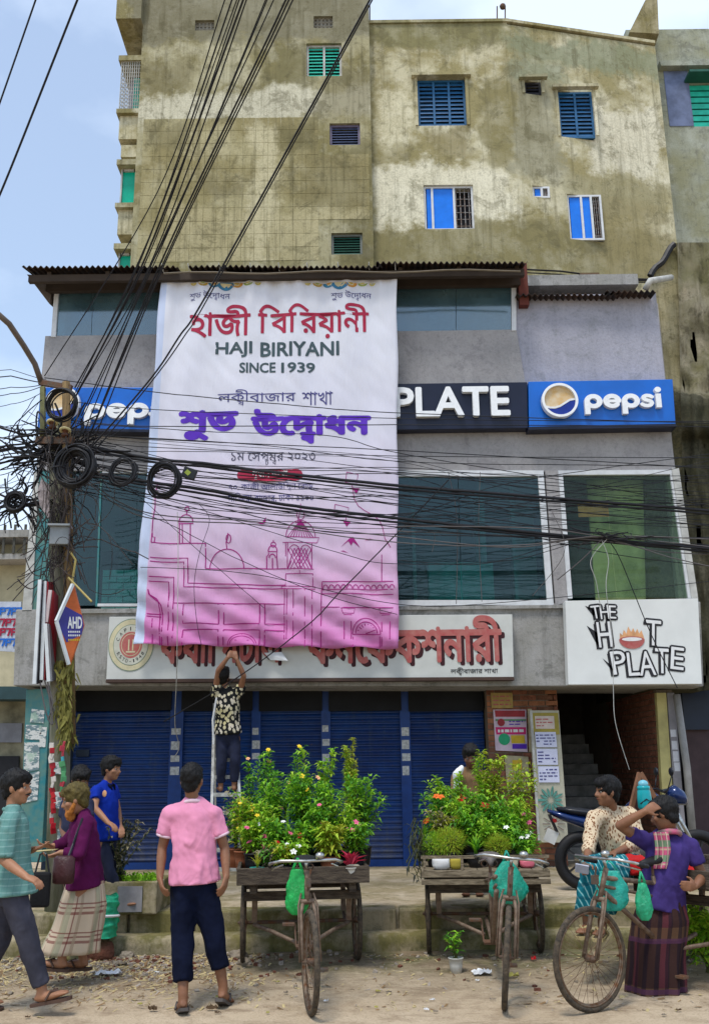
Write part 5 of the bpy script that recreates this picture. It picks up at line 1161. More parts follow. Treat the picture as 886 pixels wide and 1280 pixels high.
for z0_, m_ in ((.40,M_LETE),(.355,M_LETE),(.30,mat('print yellow', (.65,.45,.03), .6))):
    L_ = [[(.42+.08*k,z0_),(.47+.08*k,z0_),(.47+.08*k,z0_+.022),(.42+.08*k,z0_+.022)] for k in range(6)]; mb = MB(); lay(mb, L_, lambda x, y, d: dpt(x, y, d-.011), .002); mb.build('small_print', m_, dia)
mb = MB(); mb.bar(dpt(.61,1.0,-.03), dpt(0,.54,-.03), .03, .03); mb.bar(dpt(0,.54,-.03), dpt(.46,0,-.03), .03, .03); mb.build('board_edge', M_BW, dia)
# dry creeper on the pole
mb = MB(); rr = random.Random(8)
for k in range(320):
    t = rr.random(); u = 82 + rr.gauss(0, 6 - 2*t); v = 825 + 105*t; p = at(u, v, 9.95 + rr.uniform(-.08,.1)); L = rr.uniform(.05,.16)
    d = Vector((rr.gauss(0,.4), rr.gauss(0,.3), -1)).normalized()*L; s_ = Vector((rr.uniform(.006,.014),0,0)); mb.poly([p-s_, p+s_, p+d*.6+s_*.8, p+d, p+d*.6-s_])
tag(mb.build('creeper', mat('dry creeper', (.16,.15,.03), .8, var=.5, scale=9)), 'dry yellow green creeper clinging to the pole under the hanging boards', 'creeper', None, 'stuff')
for k, pts in enumerate([[(50,850,9.9),(58,890,9.9),(66,905,9.9),(62,870,9.9),(60,850,9.9)], [(56,850,9.9),(70,900,9.95),(74,930,9.95)], [(60,852,9.9),(66,880,9.9),(60,900,9.9)]]):
    wire(W(*pts), .008, m=M_CABLEG, label='grey cable loop drooping below the hanging boards', group='cable loops below the boards')
# teal corner pillar with torn posters
pil = empty('poster_pillar', 'teal corner pillar plastered with torn white posters', 'pillar', (at(45,1000,13.4).x, 13.4, 0))
mb = MB(); fhex(mb, [(33,862),(64,860),(52,1078),(24,1078)], 13.45, .5); mb.build('shaft', M_TEALW, pil, bevel=.01)
gp = NG('torn poster print', .9, .1); c = gp.mix(gp.ramp(gp.noise(9, 6, .7, src=gp.map(gp.co, scale=(1,1,2.4))), [(.42,0),(.50,1)], 'CONSTANT'), (.55,.56,.54), (.14,.20,.22)); c = gp.mix(gp.ramp(gp.noise(3), [(.55,0),(.6,.8)]), c, (.30,.42,.34))
M_TORN = gp.out(c, gp.noise(14), .4)
for q in ([(40,886),(56,888),(55,904),(38,903)], [(33,906),(54,907),(52,925),(32,924)], [(31,928),(50,928),(49,962),(30,966)], [(32,968),(50,964),(47,1000),(29,1004)], [(50,908),(59,909),(57,934),(50,934)]):
    mb = MB(); fhex(mb, q, 13.44, .006); mb.build('poster', M_TORN, pil)
# left: low walls and stalls of the next shops, plus poster board with blue writing
ls = empty('street_hoarding', 'white hoarding with blue and red scrawled lettering at the far left edge', 'hoarding', at(16,784,16))
mb = MB(); fhex(mb, [(-30,752),(27,752),(23,815),(-30,812)], 16.0, .05); mb.build('board_face', mat('hoarding white', (.55,.6,.7), .7), ls)
for j, (v, m_) in enumerate([(760,M_SBLUE),(774,M_CR),(786,M_CR),(799,M_SBLUE)]):
    mb = MB(); 
    for k in range(7):
        x0,x1,z0,z1 = pxrect(-20+k*7,v,-15+k*7,v+8,15.98)
        lay(mb, stroke([(x0,z0),(x0,z1),(x1,z1),(x1,(z0+z1)/2),(x0,(z0+z1)/2)] if (k+j)%2 else [(x0,z1),(x1,z1),((x0+x1)/2,z0)], .03), flat(15.985), .004)
    mb.build('lettering', m_, ls)
nb = empty('side_stall', 'low cream and grey stall wall beside the teal pillar at the left', 'stall', (at(0,1000,14.6).x, 14.6, 0))
mb = MB(); fhex(mb, [(-60,868),(34,868),(30,1078),(-60,1078)], 14.6, .3); mb.build('wall', mat('cream stall wall', (.34,.31,.21), .9, var=.6, scale=3), nb)
mb = MB(); fhex(mb, [(-60,858),(36,858),(35,874),(-60,874)], 14.1, .6); mb.build('lintel', mat('dark teal lintel', (.03,.07,.08), .7), nb)
mb = MB(); fhex(mb, [(-20,904),(28,904),(27,928),(-20,928)], 14.57, .02); mb.build('panel', mat('grey lilac panel', (.25,.25,.28), .8), nb)
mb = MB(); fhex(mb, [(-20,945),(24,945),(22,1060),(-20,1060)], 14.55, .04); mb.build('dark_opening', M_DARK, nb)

# ------------------------------------------------------------------ posters and notice board right of the shutters
ps = empty('poster', 'magenta and red event poster pasted on the brick pier', 'poster', at(637,912,13.97))
def pp(q, m, nm, par, Y=13.97, d=.004): mb = MB(); fhex(mb, q, Y, d); return mb.build(nm, m, par)
pp([(616,887),(657,887),(659,940),(619,938)], mat('poster lilac white', (.62,.50,.60), .6), 'sheet', ps)
pp([(618,888),(656,888),(656,896),(619,896)], M_BR, 'red_band', ps, 13.964); pp([(619,899),(657,899),(657,901),(619,901)], mat('print leaf green', (.10,.28,.12), .6), 'green_band', ps, 13.964)
pp([(619,909),(657,909),(657,918),(620,918)], mat('print pink red', (.60,.02,.16), .6), 'pink_band', ps, 13.964); pp([(640,930),(658,930),(658,936),(640,936)], M_PU, 'violet_block', ps, 13.964)
pp([(638,919),(655,919),(656,929),(639,929)], mat('print yellow', (.65,.45,.03), .6), 'yellow_block', ps, 13.964)
for cu, cv, rr_, m_ in ((630,924,7,mat('print green', (.02,.35,.16), .6)), (626,903,4.5,M_BR)):
    p = at(cu,cv,13.96); k = 13.96/1200; mb = MB(); lay(mb, [circ(p.x,p.z,rr_*k,18)], flat(13.961), .003); mb.build('emblem', m_, ps)
def textrows(par, q, rows, m, Y, nm='text_lines', cols=5, h=.35, seed=1, d=.003):
    rr = random.Random(seed); x0,x1,z0,z1 = pxrect(*q, Y); mb = MB()
    for r_ in range(rows):
        z = z1-(z1-z0)*(r_+.5)/rows; hh = (z1-z0)/rows*h; x = x0
        while x < x1:
            L = rr.uniform(.02,.08); 
            if rr.random() < .85: mb.box(x, min(x+L, x1), Y, Y+d, z-hh/2, z+hh/2)
            x += L+.018
            if rr.random() < .04: break
    o = mb.build(nm, m, par); o['kind'] = 'stuff'; return o
textrows(ps, (622,911,655,916), 1, M_LETE, 13.96, h=.7); textrows(ps, (636,900,656,907), 2, M_PU, 13.96)
yp = empty('poster', 'faded yellow handbills above the magenta poster', 'poster', at(627,876,13.97)); pp([(613,866),(640,866),(641,885),(614,885)], mat('faded ochre paper', (.42,.30,.10), .8, var=.3, scale=10), 'sheet', yp, 13.965)
textrows(yp, (616,868,638,883), 3, M_RED, 13.96, seed=4)
op = empty('poster', 'torn cream and yellow handbills behind the plants of the second cart', 'poster', at(640,960,13.97))
for q, m_ in (([(630,944),(660,946),(662,990),(634,990)], mat('cream bill', (.50,.44,.28), .8, var=.4, scale=8)), ([(640,950),(652,950),(652,962),(640,962)], mat('print yellow', (.65,.45,.03), .6)), ([(659,886),(664,886),(666,940),(661,940)], mat('cream bill', (.5,.44,.28), .8))):
    pp(q, m_, 'sheet', op, 13.966 if m_.name != 'print yellow' else 13.96)
textrows(op, (634,964,660,988), 4, M_RED, 13.958, seed=8)
# notice board leaning before the stairwell
nb2 = empty('notice_board', 'tall sloping cream board with three white notices and faded leaf pattern', 'notice board', at(690,1054,13.6))
q = [(661,888),(698,888),(710,1053),(673,1053)]
pp(q, mat('board cream', (.46,.44,.34), .6, var=.25, scale=4), 'board_face', nb2, 13.7, .06)
pp([(663,891),(697,891),(699,918),(664,918)], mat('board mustard', (.36,.29,.05), .6, var=.3), 'mustard_top', nb2, 13.69)
pp([(662,888),(665,888),(675,1052),(672,1052)], M_WHITEG, 'edge_strip', nb2, 13.685, .02)
for k, (qq, m_) in enumerate([([(668,895),(692,895),(693,911),(669,911)], mat('pinkish notice', (.62,.52,.46), .7)), ([(668,915),(694,915),(696,934),(670,934)], mat('cool white notice', (.56,.58,.74), .7, var=.1)), ([(670,936),(696,936),(697,956),(671,956)], mat('cool white notice', (.6,.6,.7))), ([(672,958),(698,958),(699,978),(673,978)], mat('cool white notice', (.6,.6,.7)))]):
    n_ = pp(qq, m_, 'notice', nb2, 13.683); u0, v0 = qq[0]; u1, v1 = qq[2]; textrows(n_, (u0+2,v0+2,u1-3,v1-2), 4 if k else 3, M_RED if k == 0 else M_NV, 13.679, seed=20+k)
mb = MB(); k = 13.68/1200
def leaf2(c, a, L, w_): return [(c[0]+(x*math.cos(a)-y*math.sin(a))*k, c[1]+(x*math.sin(a)+y*math.cos(a))*k) for x, y in [(3,0),(3+L*.4,-w_),(3+L*.8,-w_*.8),(3+L,0),(3+L*.8,w_*.8),(3+L*.4,w_)]]
p = at(688,1000,13.68)
for j in range(14): lay(mb, [leaf2((p.x,p.z), j*math.pi*2/14, 11+3*(j%2), 1.5)], flat(13.686), .003)
o = mb.build('leaf_pattern', mat('print sea green', (.10,.30,.25), .7, var=.5), nb2); o['kind'] = 'stuff'
mb = MB(); p = at(692,1030,13.68)
for j in range(12):
    L_ = stroke([(p.x+5*k*math.cos(j*.52), p.z+5*k*math.sin(j*.52)), (p.x+13*k*math.cos(j*.52), p.z+13*k*math.sin(j*.52))], .012); lay(mb, L_, flat(13.686), .003)
o = mb.build('ray_pattern', mat('print taupe', (.22,.17,.15), .7), nb2); o['kind'] = 'stuff'

# garlands of red and blue sachets hung on the pole
for lab, u, v0, v1, cols_, seed in (('string of red and white sachets hanging on the lower pole', 66, 932, 1042, ((.50,.012,.02),(.60,.55,.5),(.40,.01,.02)), 1), ('string of blue and turquoise sachets beside the red one on the pole', 79, 930, 1026, ((.03,.05,.35),(.05,.35,.42),(.40,.03,.05),(.08,.30,.12)), 2)):
    t = empty('sachet_string', lab, 'sachet string', at(u, v0, 9.8), 'strings of sachets on the pole'); rr = random.Random(seed); v = v0; mb = MB(); mb.tube([at(u,v0-4,9.85), at(u-1,v1,9.82)], .004, 4); mb.build('cord', M_CABLE, t)
    while v < v1:
        c = at(u+rr.uniform(-1.5,1.5), v, 9.80+rr.uniform(-.03,.03)); mb = MB(); mb.cbox(c, (rr.uniform(.03,.06), .012, .055), Matrix.Rotation(rr.uniform(-.7,.7),3,'Z')@Matrix.Rotation(rr.uniform(-.4,.4),3,'Y')); k = rr.randrange(len(cols_)); mb.build('sachet', mat('sachet %d %d' % (seed,k), cols_[k], .35), t, bevel=.004); v += rr.uniform(5,7.5)
for k, (u, v, w_, h_, m_) in enumerate([(74,1000,.12,.16,M_TORN),(72,960,.10,.12,M_TORN),(79,1045,.11,.14,M_TORN)]):
    c = at(u, v, 10.075); mb = MB(); mb.box(c.x-w_/2, c.x+w_/2, 10.075, 10.082, c.z-h_/2, c.z+h_/2); mb.build('pasted_paper', m_, pole)
# ================================================================== tricycle carts, plants, motorcycle, ladder, litter
M_TYRE = mat('worn tyre', (.035,.03,.024), .9, var=.4, scale=30, col2=(.10,.075,.05), bump=.5, bscale=90)
M_RIM = mat('rusty rim', (.20,.16,.12), .5, .7, var=.5, scale=25, col2=(.12,.05,.02)); M_FRAME = mat('worn brown frame', (.12,.075,.05), .6, .4, var=.5, scale=22, col2=(.20,.15,.11), bump=.2)
M_DECK = mat('weathered deck board', (.10,.078,.055), .85, var=.55, scale=10, stretch=(1,6,6), bump=.5, col2=(.035,.026,.02)); M_DECK2 = mat('pale deck board', (.26,.21,.14), .85, var=.5, scale=10, stretch=(1,6,6), bump=.5, col2=(.09,.07,.045))
M_CHR = mat('dull chrome', (.55,.55,.52), .3, .9, var=.5, scale=18)
def wheel(par, c, r, axis=Vector((1,0,0)), tr=.022, spokes=32, name='wheel'):
    w_ = bpy.data.objects.new(name, None); COL.objects.link(w_); w_.parent = par; c = Vector(c); axis = Vector(axis).normalized()
    mb = MB(); mb.torus(c, r-tr, tr, axis, 44, 10); mb.build('tyre', M_TYRE, w_, smooth=True, world=False)
    mb = MB(); mb.torus(c, r-tr*2-.004, .010, axis, 40, 6); mb.torus(c+axis*.008, r-tr*2+.004, .008, axis, 40, 5); mb.torus(c-axis*.008, r-tr*2+.004, .008, axis, 40, 5); mb.build('rim', M_RIM, w_, smooth=True, world=False)
    e1 = axis.orthogonal().normalized(); e2 = axis.cross(e1); mb = MB()
    for k in range(spokes):
        a = 2*math.pi*k/spokes; o_ = 2.2*math.pi/spokes*3*(1 if k%4<2 else -1); sd = axis*(.03 if k%2 else -.03)
        mb.tube([c+sd+(e1*math.cos(a+o_)+e2*math.sin(a+o_))*.022, c+(e1*math.cos(a)+e2*math.sin(a))*(r-tr*2-.006)], .0018, 3, caps=False)
    mb.build('spokes', M_RIM, w_, world=False)['kind'] = 'stuff'
    mb = MB(); mb.tube([c-axis*.05, c-axis*.035, c-axis*.034, c+axis*.034, c+axis*.035, c+axis*.05], [.012,.012,.028,.028,.012,.012], 10); mb.build('hub', M_RUST, w_, smooth=True, world=False)
    return w_
def tricycle(label, front, rear, steer=0.0, lean=0.0, deckm=M_DECK, rail=False, width=1.12, grips=M_BLACK, sd=M_BLACK):
    """front, rear: ground points of the front wheel and the middle of the rear axle"""
    f = Vector((front.x, front.y, 0)); r_ = Vector((rear.x, rear.y, 0)); d = (f-r_); L = d.length; rz = math.atan2(d.y, d.x) + math.pi/2
    t = empty('cargo_tricycle', label, 'cargo tricycle', r_, 'cargo tricycles parked in front of the shops', rz)
    def B(mb, name, m, par=t, **k): return mb.build(name, m, par, world=False, **k)
    for s in (-1, 1): wheel(t, (s*(width/2-.05), 0, .335), .335)
    mb = MB(); mb.tube([(-width/2+.02,0,.335),(width/2-.02,0,.335)], .016, 8); B(mb, 'axle', M_RUST)
    # deck: cross planks, four side boards, two bearers
    dl = .68; wz = .72
    for k in range(9):
        mb = MB(); x0 = -width/2+.02+(width-.04)*k/9; mb.box(x0+.004, x0+(width-.04)/9-.004, -dl+.03, dl-.03, wz+.03, wz+.052); B(mb, 'plank', deckm)
    h = .135 if not rail else .06
    for (x0,x1,y0,y1) in ((-width/2,width/2,-dl,-dl+.035),(-width/2,width/2,dl-.035,dl),(-width/2,-width/2+.03,-dl+.036,dl-.036),(width/2-.03,width/2,-dl+.036,dl-.036)):
        mb = MB(); mb.box(x0,x1,y0,y1,wz,wz+h); B(mb, 'side_board', deckm, bevel=.006)
    if rail:
        for yy in (-dl+.01, dl-.01): 
            mb = MB(); mb.bar((-width/2,yy,wz+.17),(width/2,yy,wz+.17),.025); B(mb,'rail',deckm)
            for x in (-width/2+.03,-.2,.2,width/2-.03): mb = MB(); mb.bar((x,yy,wz+.06),(x,yy,wz+.18),.022); B(mb,'rail_post',deckm)
        mb = MB(); mb.box(-width/2+.0, width/2, -dl-.02, -dl-.002, wz-.055, wz-.012); B(mb, 'front_slat', deckm)
    for s in (-1, 1):
        mb = MB(); mb.box(s*(width/2-.14)-.03, s*(width/2-.14)+.03, -dl+.05, dl-.05, wz-.075, wz-.002); B(mb, 'bearer', M_DECK)
        mb = MB(); mb.bar((s*(width/2-.15), -.36, wz-.09),(s*(width/2-.15), -.30, .38),.045,.03); B(mb,'spring_post',M_FRAME)
        mb = MB(); mb.bar((s*(width/2-.15), .33, wz-.09),(s*(width/2-.15), .28, .38),.045,.03); B(mb,'spring_post',M_FRAME)
        mb = MB(); mb.tube([(s*(width/2-.15),.28,.36),(s*(width/2-.15),0,.31),(s*(width/2-.15),-.3,.36),(s*(width/2-.3),-.55,.34),(s*.05,-.95,.30)],.017,7); B(mb,'chassis_tube',M_FRAME,smooth=True)
    mb = MB(); mb.box(-width/2+.06,width/2-.06,-.47,-.40,wz-.15,wz-.08); B(mb,'cross_bearer',M_DECK)
    mb = MB(); mb.box(-width/2+.06,width/2-.06,.40,.47,wz-.15,wz-.08); B(mb,'cross_bearer',M_DECK)
    # bicycle front half
    hd = Vector((0,-L+.22,.86)); bb = Vector((0,-L+.95,.29)); st_ = Vector((0,-L+.82,.78))
    for n_, a, b, rr_ in (('top_tube',hd+Vector((0,.02,.0)),st_,.017),('down_tube',hd+Vector((0,.0,-.10)),bb,.019),('seat_tube',bb,st_+Vector((0,.02,.05)),.017),('rear_stay',bb,Vector((0,-.5,.36)),.018),('deck_stay',st_,Vector((0,-dl+.05,wz-.03)),.015),('second_top_tube',hd+Vector((0,.02,-.06)),st_+Vector((0,.02,-.10)),.012)):
        mb = MB(); mb.tube([a,b],rr_,8); B(mb,n_,M_FRAME,smooth=True)
    sp = bpy.data.objects.new('saddle', None); COL.objects.link(sp); sp.parent = t
    mb = MB(); c = st_+Vector((0,.03,.14)); prof = []
    V=[];F=[];N_=10
    for i,(yy,w_,z) in enumerate([(-.15,.018,.0),(-.08,.028,.012),(0,.05,.018),(.07,.085,.03),(.11,.095,.035),(.13,.07,.02)]):
        for k in range(N_): a=2*math.pi*k/N_; V.append(c+Vector((w_*math.cos(a), yy, z+.028*math.sin(a)*(1 if math.sin(a)>0 else 1.2))))
    for i in range(5):
        for k in range(N_): F.append((i*N_+k,i*N_+(k+1)%N_,(i+1)*N_+(k+1)%N_,(i+1)*N_+k))
    F += [tuple(reversed(range(N_))), tuple(5*N_+k for k in range(N_))]; mb.mesh(V,F); B(mb,'cover',sd,sp,smooth=True)
    mb = MB(); mb.tube([st_+Vector((0,.02,.03)), c],.012,6); mb.torus(c+Vector((.04,.07,-.03)),.025,.006,(0,1,0),10,4); mb.torus(c+Vector((-.04,.07,-.03)),.025,.006,(0,1,0),10,4); B(mb,'post',M_RUST,sp)
    mb = MB(); mb.torus(bb+Vector((.04,0,0)),.09,.008,(1,0,0),24,5); mb.tube([bb+Vector((-.07,0,0)),bb+Vector((.07,0,0))],.02,8)
    for s in (-1,1):
        mb.tube([bb+Vector((s*.07,0,0)), bb+Vector((s*.08,-.06*s,-.16*s if s>0 else .16))],.009,5)
    B(mb,'crank',M_RUST)
    for s in (-1,1):
        mb = MB(); p = bb+Vector((s*.13,-.06*s,-.16*s if s>0 else .16)); mb.cbox(p,(.10,.07,.022)); B(mb,'pedal',M_RUST,bevel=.004)
    # fork, front wheel and handlebar turn about the head
    ft = bpy.data.objects.new('steering', None); COL.objects.link(ft); ft.parent = t; ft.location = (0,-L,0); ft.rotation_euler = (0, lean, steer)
    def S(mb, name, m, **k): return mb.build(name, m, ft, world=False, **k)
    c = Vector((0,0,.345)); rr_ = .345
    mb = MB(); mb.torus(c, rr_-.021,.021,(1,0,0),52,10); S(mb,'tyre',M_TYRE,smooth=True)
    mb = MB(); mb.torus(c, rr_-.05,.009,(1,0,0),48,6); mb.torus(c+Vector((.01,0,0)), rr_-.042,.008,(1,0,0),48,5); mb.torus(c-Vector((.01,0,0)), rr_-.042,.008,(1,0,0),48,5); S(mb,'rim',M_RIM,smooth=True)
    mb = MB()
    for k in range(36):
        a = 2*math.pi*k/36; o_ = .5*(1 if k%4<2 else -1); s_ = .03 if k%2 else -.03
        mb.tube([c+Vector((s_, .022*math.cos(a+o_), .022*math.sin(a+o_))), c+Vector((0,(rr_-.055)*math.cos(a),(rr_-.055)*math.sin(a)))],.0018,3,caps=False)
    S(mb,'spokes',M_RIM)['kind'] = 'stuff'
    mb = MB(); mb.tube([(-.055,0,.345),(-.035,0,.345),(-.033,0,.345),(.033,0,.345),(.035,0,.345),(.055,0,.345)],[.011,.011,.026,.026,.011,.011],10); S(mb,'hub',M_RUST,smooth=True)
    mb = MB()
    for s in (-1,1): mb.tube([(s*.055,0,.345),(s*.055,.05,.50),(s*.05,.11,.66),(s*.035,.135,.725)],[.010,.012,.015,.016],8); mb.tube([(s*.075,.0,.345),(s*.07,.12,.70),(s*.045,.16,.78)],.007,6)
    mb.tube([(-.05,.135,.725),(.05,.135,.725)],.02,8); mb.tube([(0,.135,.725),(0,.22,.93)],.020,10); S(mb,'fork',M_FRAME,smooth=True)
    mb = MB(); n_=14; V=[];F=[]
    for i in range(n_+1):
        a = R(10+150*i/n_); y = -math.cos(a)*(rr_+.028)*-1; z = .345+math.sin(a)*(rr_+.028)
        for x,dz in ((-.028,-.012),(0,.004),(.028,-.012)): V.append((x,y,z+dz))
    for i in range(n_): F += [(i*3,i*3+1,i*3+4,i*3+3),(i*3+1,i*3+2,i*3+5,i*3+4)]
    mb.mesh(V,F)
    mb = MB(); mb.tube([(0,.22,.93),(0,.20,1.0)],.012,6); mb.tube([(-.25,.38,.95),(-.27,.22,.985),(-.20,.12,1.01),(0,.17,1.0),(.20,.12,1.01),(.27,.22,.985),(.25,.38,.95)],.011,7); S(mb,'handlebar',M_CHR,smooth=True)
    for s in (-1,1):
        mb = MB(); mb.tube([(s*.25,.38,.95),(s*.262,.27,.972)],.016,8); S(mb,'grip',grips,smooth=True)
        mb = MB(); mb.tube([(s*.24,.31,.93),(s*.235,.20,.955),(s*.18,.14,.98)],.006,5); S(mb,'brake_lever',M_CHR)
    mb = MB(); mb.tube([(0,.135,.80),(.0,.10,.86),(.02,.10,.95)],.007,5); mb.cbox((0,.10,.86),(.03,.05,.06)); S(mb,'brake_rod',M_RUST)
    mb = MB(); mb.ball((.09,.13,1.04),.035,10,6,sc=(1,1,.7)); S(mb,'bell',M_CHR,smooth=True)
    return t
f1, r1 = gnd(388,1270), (gnd(311,1203)+gnd(440,1201))/2
f2, r2 = gnd(630,1263), (gnd(543,1191)+gnd(668,1190))/2
T1 = tricycle('dark wooden flower tricycle cart with a long green bag on its handlebar', f1, r1, steer=.10, lean=-.0)
T2 = tricycle('pale railed flower tricycle cart with a teal bag, right of the dark one', f2, r2, steer=-.10, lean=.10, deckm=M_DECK2, rail=True, sd=mat('grey saddle', (.14,.12,.11), .6))
f3 = gnd(742,1266); D3 = Vector((math.sin(R(50)), math.cos(R(50)), 0))
T3 = tricycle('rusty tricycle cart at the right with a large front wheel beside the men', f3, f3 + D3*1.85, steer=R(-8), deckm=M_DECK)

# ---------------------------------------------------------------- plants
def leafmat(name, c1, c2, rough=.62):
    g = NG(name, rough, .35); n = g.noise(9, 3, .5); col = g.mix(g.ramp(n, [(.38,0),(.62,1)]), c1, c2)
    oi = g.nt.nodes.new('ShaderNodeNewGeometry'); col = g.mix(g.ramp(oi.outputs['Random Per Island'], [(0,0.0),(1,.55)]), col, tuple(min(1,c*2.1) for c in c2))
    g.l(col, g.b.inputs['Base Color']); tr = g.nt.nodes.new('ShaderNodeBsdfTranslucent'); g.l(col, tr.inputs[0])
    m_ = g.nt.nodes.new('ShaderNodeMixShader'); m_.inputs[0].default_value = .35; g.l(g.b.outputs[0], m_.inputs[1]); g.l(tr.outputs[0], m_.inputs[2]); g.l(m_.outputs[0], g.nt.nodes['Material Output'].inputs[0]); return g.m
LM = {'deep': leafmat('deep green leaf', (.03,.14,.012), (.085,.25,.02)), 'fresh': leafmat('fresh green leaf', (.10,.29,.015), (.22,.42,.02)), 'lime': leafmat('lime green leaf', (.19,.34,.02), (.30,.42,.03)),
      'yellow': leafmat('yellow green leaf', (.24,.27,.02), (.34,.36,.03)), 'red': leafmat('wine red leaf', (.20,.008,.03), (.34,.02,.05)), 'dry': leafmat('dry dull leaf', (.14,.13,.07), (.24,.21,.13)), 'dark': leafmat('blackish leaf', (.014,.022,.02), (.04,.05,.04))}
FM = {k: mat(k+' petal', c, .6, var=.2, scale=20) for k, c in {'yellow':(.85,.60,.03),'pink':(.78,.14,.28),'red':(.70,.012,.02),'orange':(.82,.16,.02),'white':(.80,.80,.74),'purple':(.25,.05,.25),'peach':(.80,.42,.20)}.items()}
M_STEM = mat('green brown stem', (.09,.10,.03), .8)
POTM = [mat('black nursery bag', (.02,.02,.022), .5), mat('terracotta pot', (.32,.11,.05), .8, var=.3), mat('soil bag dull', (.12,.10,.08), .7), mat('teal glazed pot', (.03,.32,.27), .3), mat('white tub', (.60,.60,.56), .5)]
def leaf(mb, p, d, L, w_, up=Vector((0,0,1)), fold=.25, droop=.3):
    d = Vector(d).normalized(); s = d.cross(up)
    if s.length < .05: s = d.cross(Vector((1,0,0)))
    s.normalize(); n = s.cross(d); a = p; b = p+d*L*.5+n*L*.06; c = p+d*L-Vector((0,0,1))*L*droop
    l = b+s*w_*.5+n*w_*fold; r_ = b-s*w_*.5+n*w_*fold; mb.mesh([a,b,c,l,r_],[(0,1,3),(1,2,3),(0,4,1),(1,4,2)])
def flower(mb, p, r_, n=6, rr=None, face=Vector((0,-.6,.8))):
    rr = rr or rnd; f = (face+Vector((rr.uniform(-.6,.6),rr.uniform(-.3,.3),rr.uniform(-.4,.4)))).normalized(); e1 = f.orthogonal().normalized(); e2 = f.cross(e1)
    for k in range(n):
        a = 2*math.pi*k/n+rr.uniform(-.1,.1); d = e1*math.cos(a)+e2*math.sin(a); s = f.cross(d); q = p+d*r_*.55+f*r_*.2
        mb.mesh([p,q+s*r_*.34,p+d*r_+f*r_*.05,q-s*r_*.34],[(0,1,2,3)])
    mb.ball(p+f*r_*.12, r_*.2, 6, 4)
def plant(label, base, height, rad, kind, lm, n, fl=None, nf=0, pot=0, pr=.085, seed=0, group='potted plants on the tricycle carts', lsz=1.0, fr=.028):
    rr = random.Random(seed*131+7); base = Vector(base); n = int(n*(1.9 if kind in ('bush','tall','column') else 1)); rad *= 1.12
    t = empty('potted_plant', label, 'potted plant', base, group); ph = min(.17, height*.35)
    if pot is not None:
        mb = MB(); mb.lathe([(pr*.75,0),(pr*.9,ph*.5),(pr,ph*.92),(pr*1.08,ph*.93),(pr*1.08,ph),(pr*.95,ph),(pr*.9,ph*.9)], base, 12); mb.build('pot', POTM[pot], t, smooth=True)
    ph = ph*.9 if pot is not None else 0; stems = MB(); fo = MB(); flw = MB(); tips = []
    lm = lm if isinstance(lm, (list,tuple)) else [lm]; mats = [LM[k] for k in lm]; H = height-ph
    ns = {'bush':9,'tall':5,'fern':12,'grass':1,'rosette':1,'column':3}[kind]
    if kind in ('bush','tall','column'):
        for s in range(ns):
            a = rr.uniform(0,6.28); sp = rad*rr.uniform(.2,1.0)*(.5 if kind=='column' else 1); hh = H*rr.uniform(.6,1.0) if s else H; P = []
            for k in range(7):
                q = k/6; P.append(base+Vector((math.cos(a)*sp*q**1.3+rr.gauss(0,.008), math.sin(a)*sp*q**1.3+rr.gauss(0,.008), ph+hh*q-.15*sp*q*q)))
            stems.tube(P, [.006*(1-.7*k/6) for k in range(7)], 4, caps=False); tips.append(P[-1])
            m_ = max(6, n//ns)
            for j in range(m_):
                q = (.12 if kind!='tall' else .2)+(.88 if kind!='tall' else .8)*rr.random()**.75; i = min(5,int(q*6)); p = P[i]+(P[i+1]-P[i])*(q*6-i); b = rr.uniform(0,6.28)
                el = rr.uniform(-.2,.9); d = Vector((math.cos(b)*math.cos(el),math.sin(b)*math.cos(el),math.sin(el)))
                off = rad*(.42 if kind=='bush' else .16)*rr.random()*(1.15-q*.6); p2 = p+d*off
                L = rr.uniform(.035,.085)*lsz; fo.m = rr.randrange(len(mats)) if len(mats)>1 else 0
                leaf(fo, p2, d, L, L*rr.uniform(.34,.5), droop=rr.uniform(.05,.4))
                if kind=='bush' and rr.random()<.3: tips.append(p2+d*L*.8)
    elif kind == 'fern':
        c = base+Vector((0,0,ph+H*.45))
        for j in range(n):
            d = Vector((rr.gauss(0,1),rr.gauss(0,1),rr.gauss(.2,.9))).normalized(); p = c+Vector((d.x*rad,d.y*rad,d.z*H*.55))*rr.uniform(.5,1)
            L = rr.uniform(.03,.06)*lsz; fo.m = rr.randrange(len(mats)); leaf(fo, p, (d+Vector((0,0,.6))).normalized(), L, L*.16); 
            if rr.random()<.1: tips.append(p)
    elif kind == 'grass':
        for j in range(n):
            a = rr.uniform(0,6.28); h_ = H*rr.uniform(.5,1); sp = rad*rr.uniform(.1,1); P = [base+Vector((math.cos(a)*sp*q**1.6, math.sin(a)*sp*q**1.6, ph+h_*(q-.45*q**3*sp/rad))) for q in (0,.25,.5,.75,1)]
            w_ = .012*lsz; s = Vector((-math.sin(a),math.cos(a),0)); V = []
            for k,q in enumerate(P): ww = w_*(1-.9*k/4); V += [q-s*ww, q+s*ww]
            fo.m = rr.randrange(len(mats)); fo.mesh(V,[(2*k,2*k+1,2*k+3,2*k+2) for k in range(4)])
    elif kind == 'rosette':
        for j in range(n):
            a = j*2.4; el = rr.uniform(.25,1.1); d = Vector((math.cos(a)*math.cos(el),math.sin(a)*math.cos(el),math.sin(el))); L = rad*rr.uniform(.8,1.3); fo.m = rr.randrange(len(mats)); leaf(fo, base+Vector((0,0,ph)), d, L, L*.26, droop=.15)
    if stems.v: stems.build('stems', M_STEM, t)
    fo.build('foliage', mats, t)['kind'] = 'stuff'
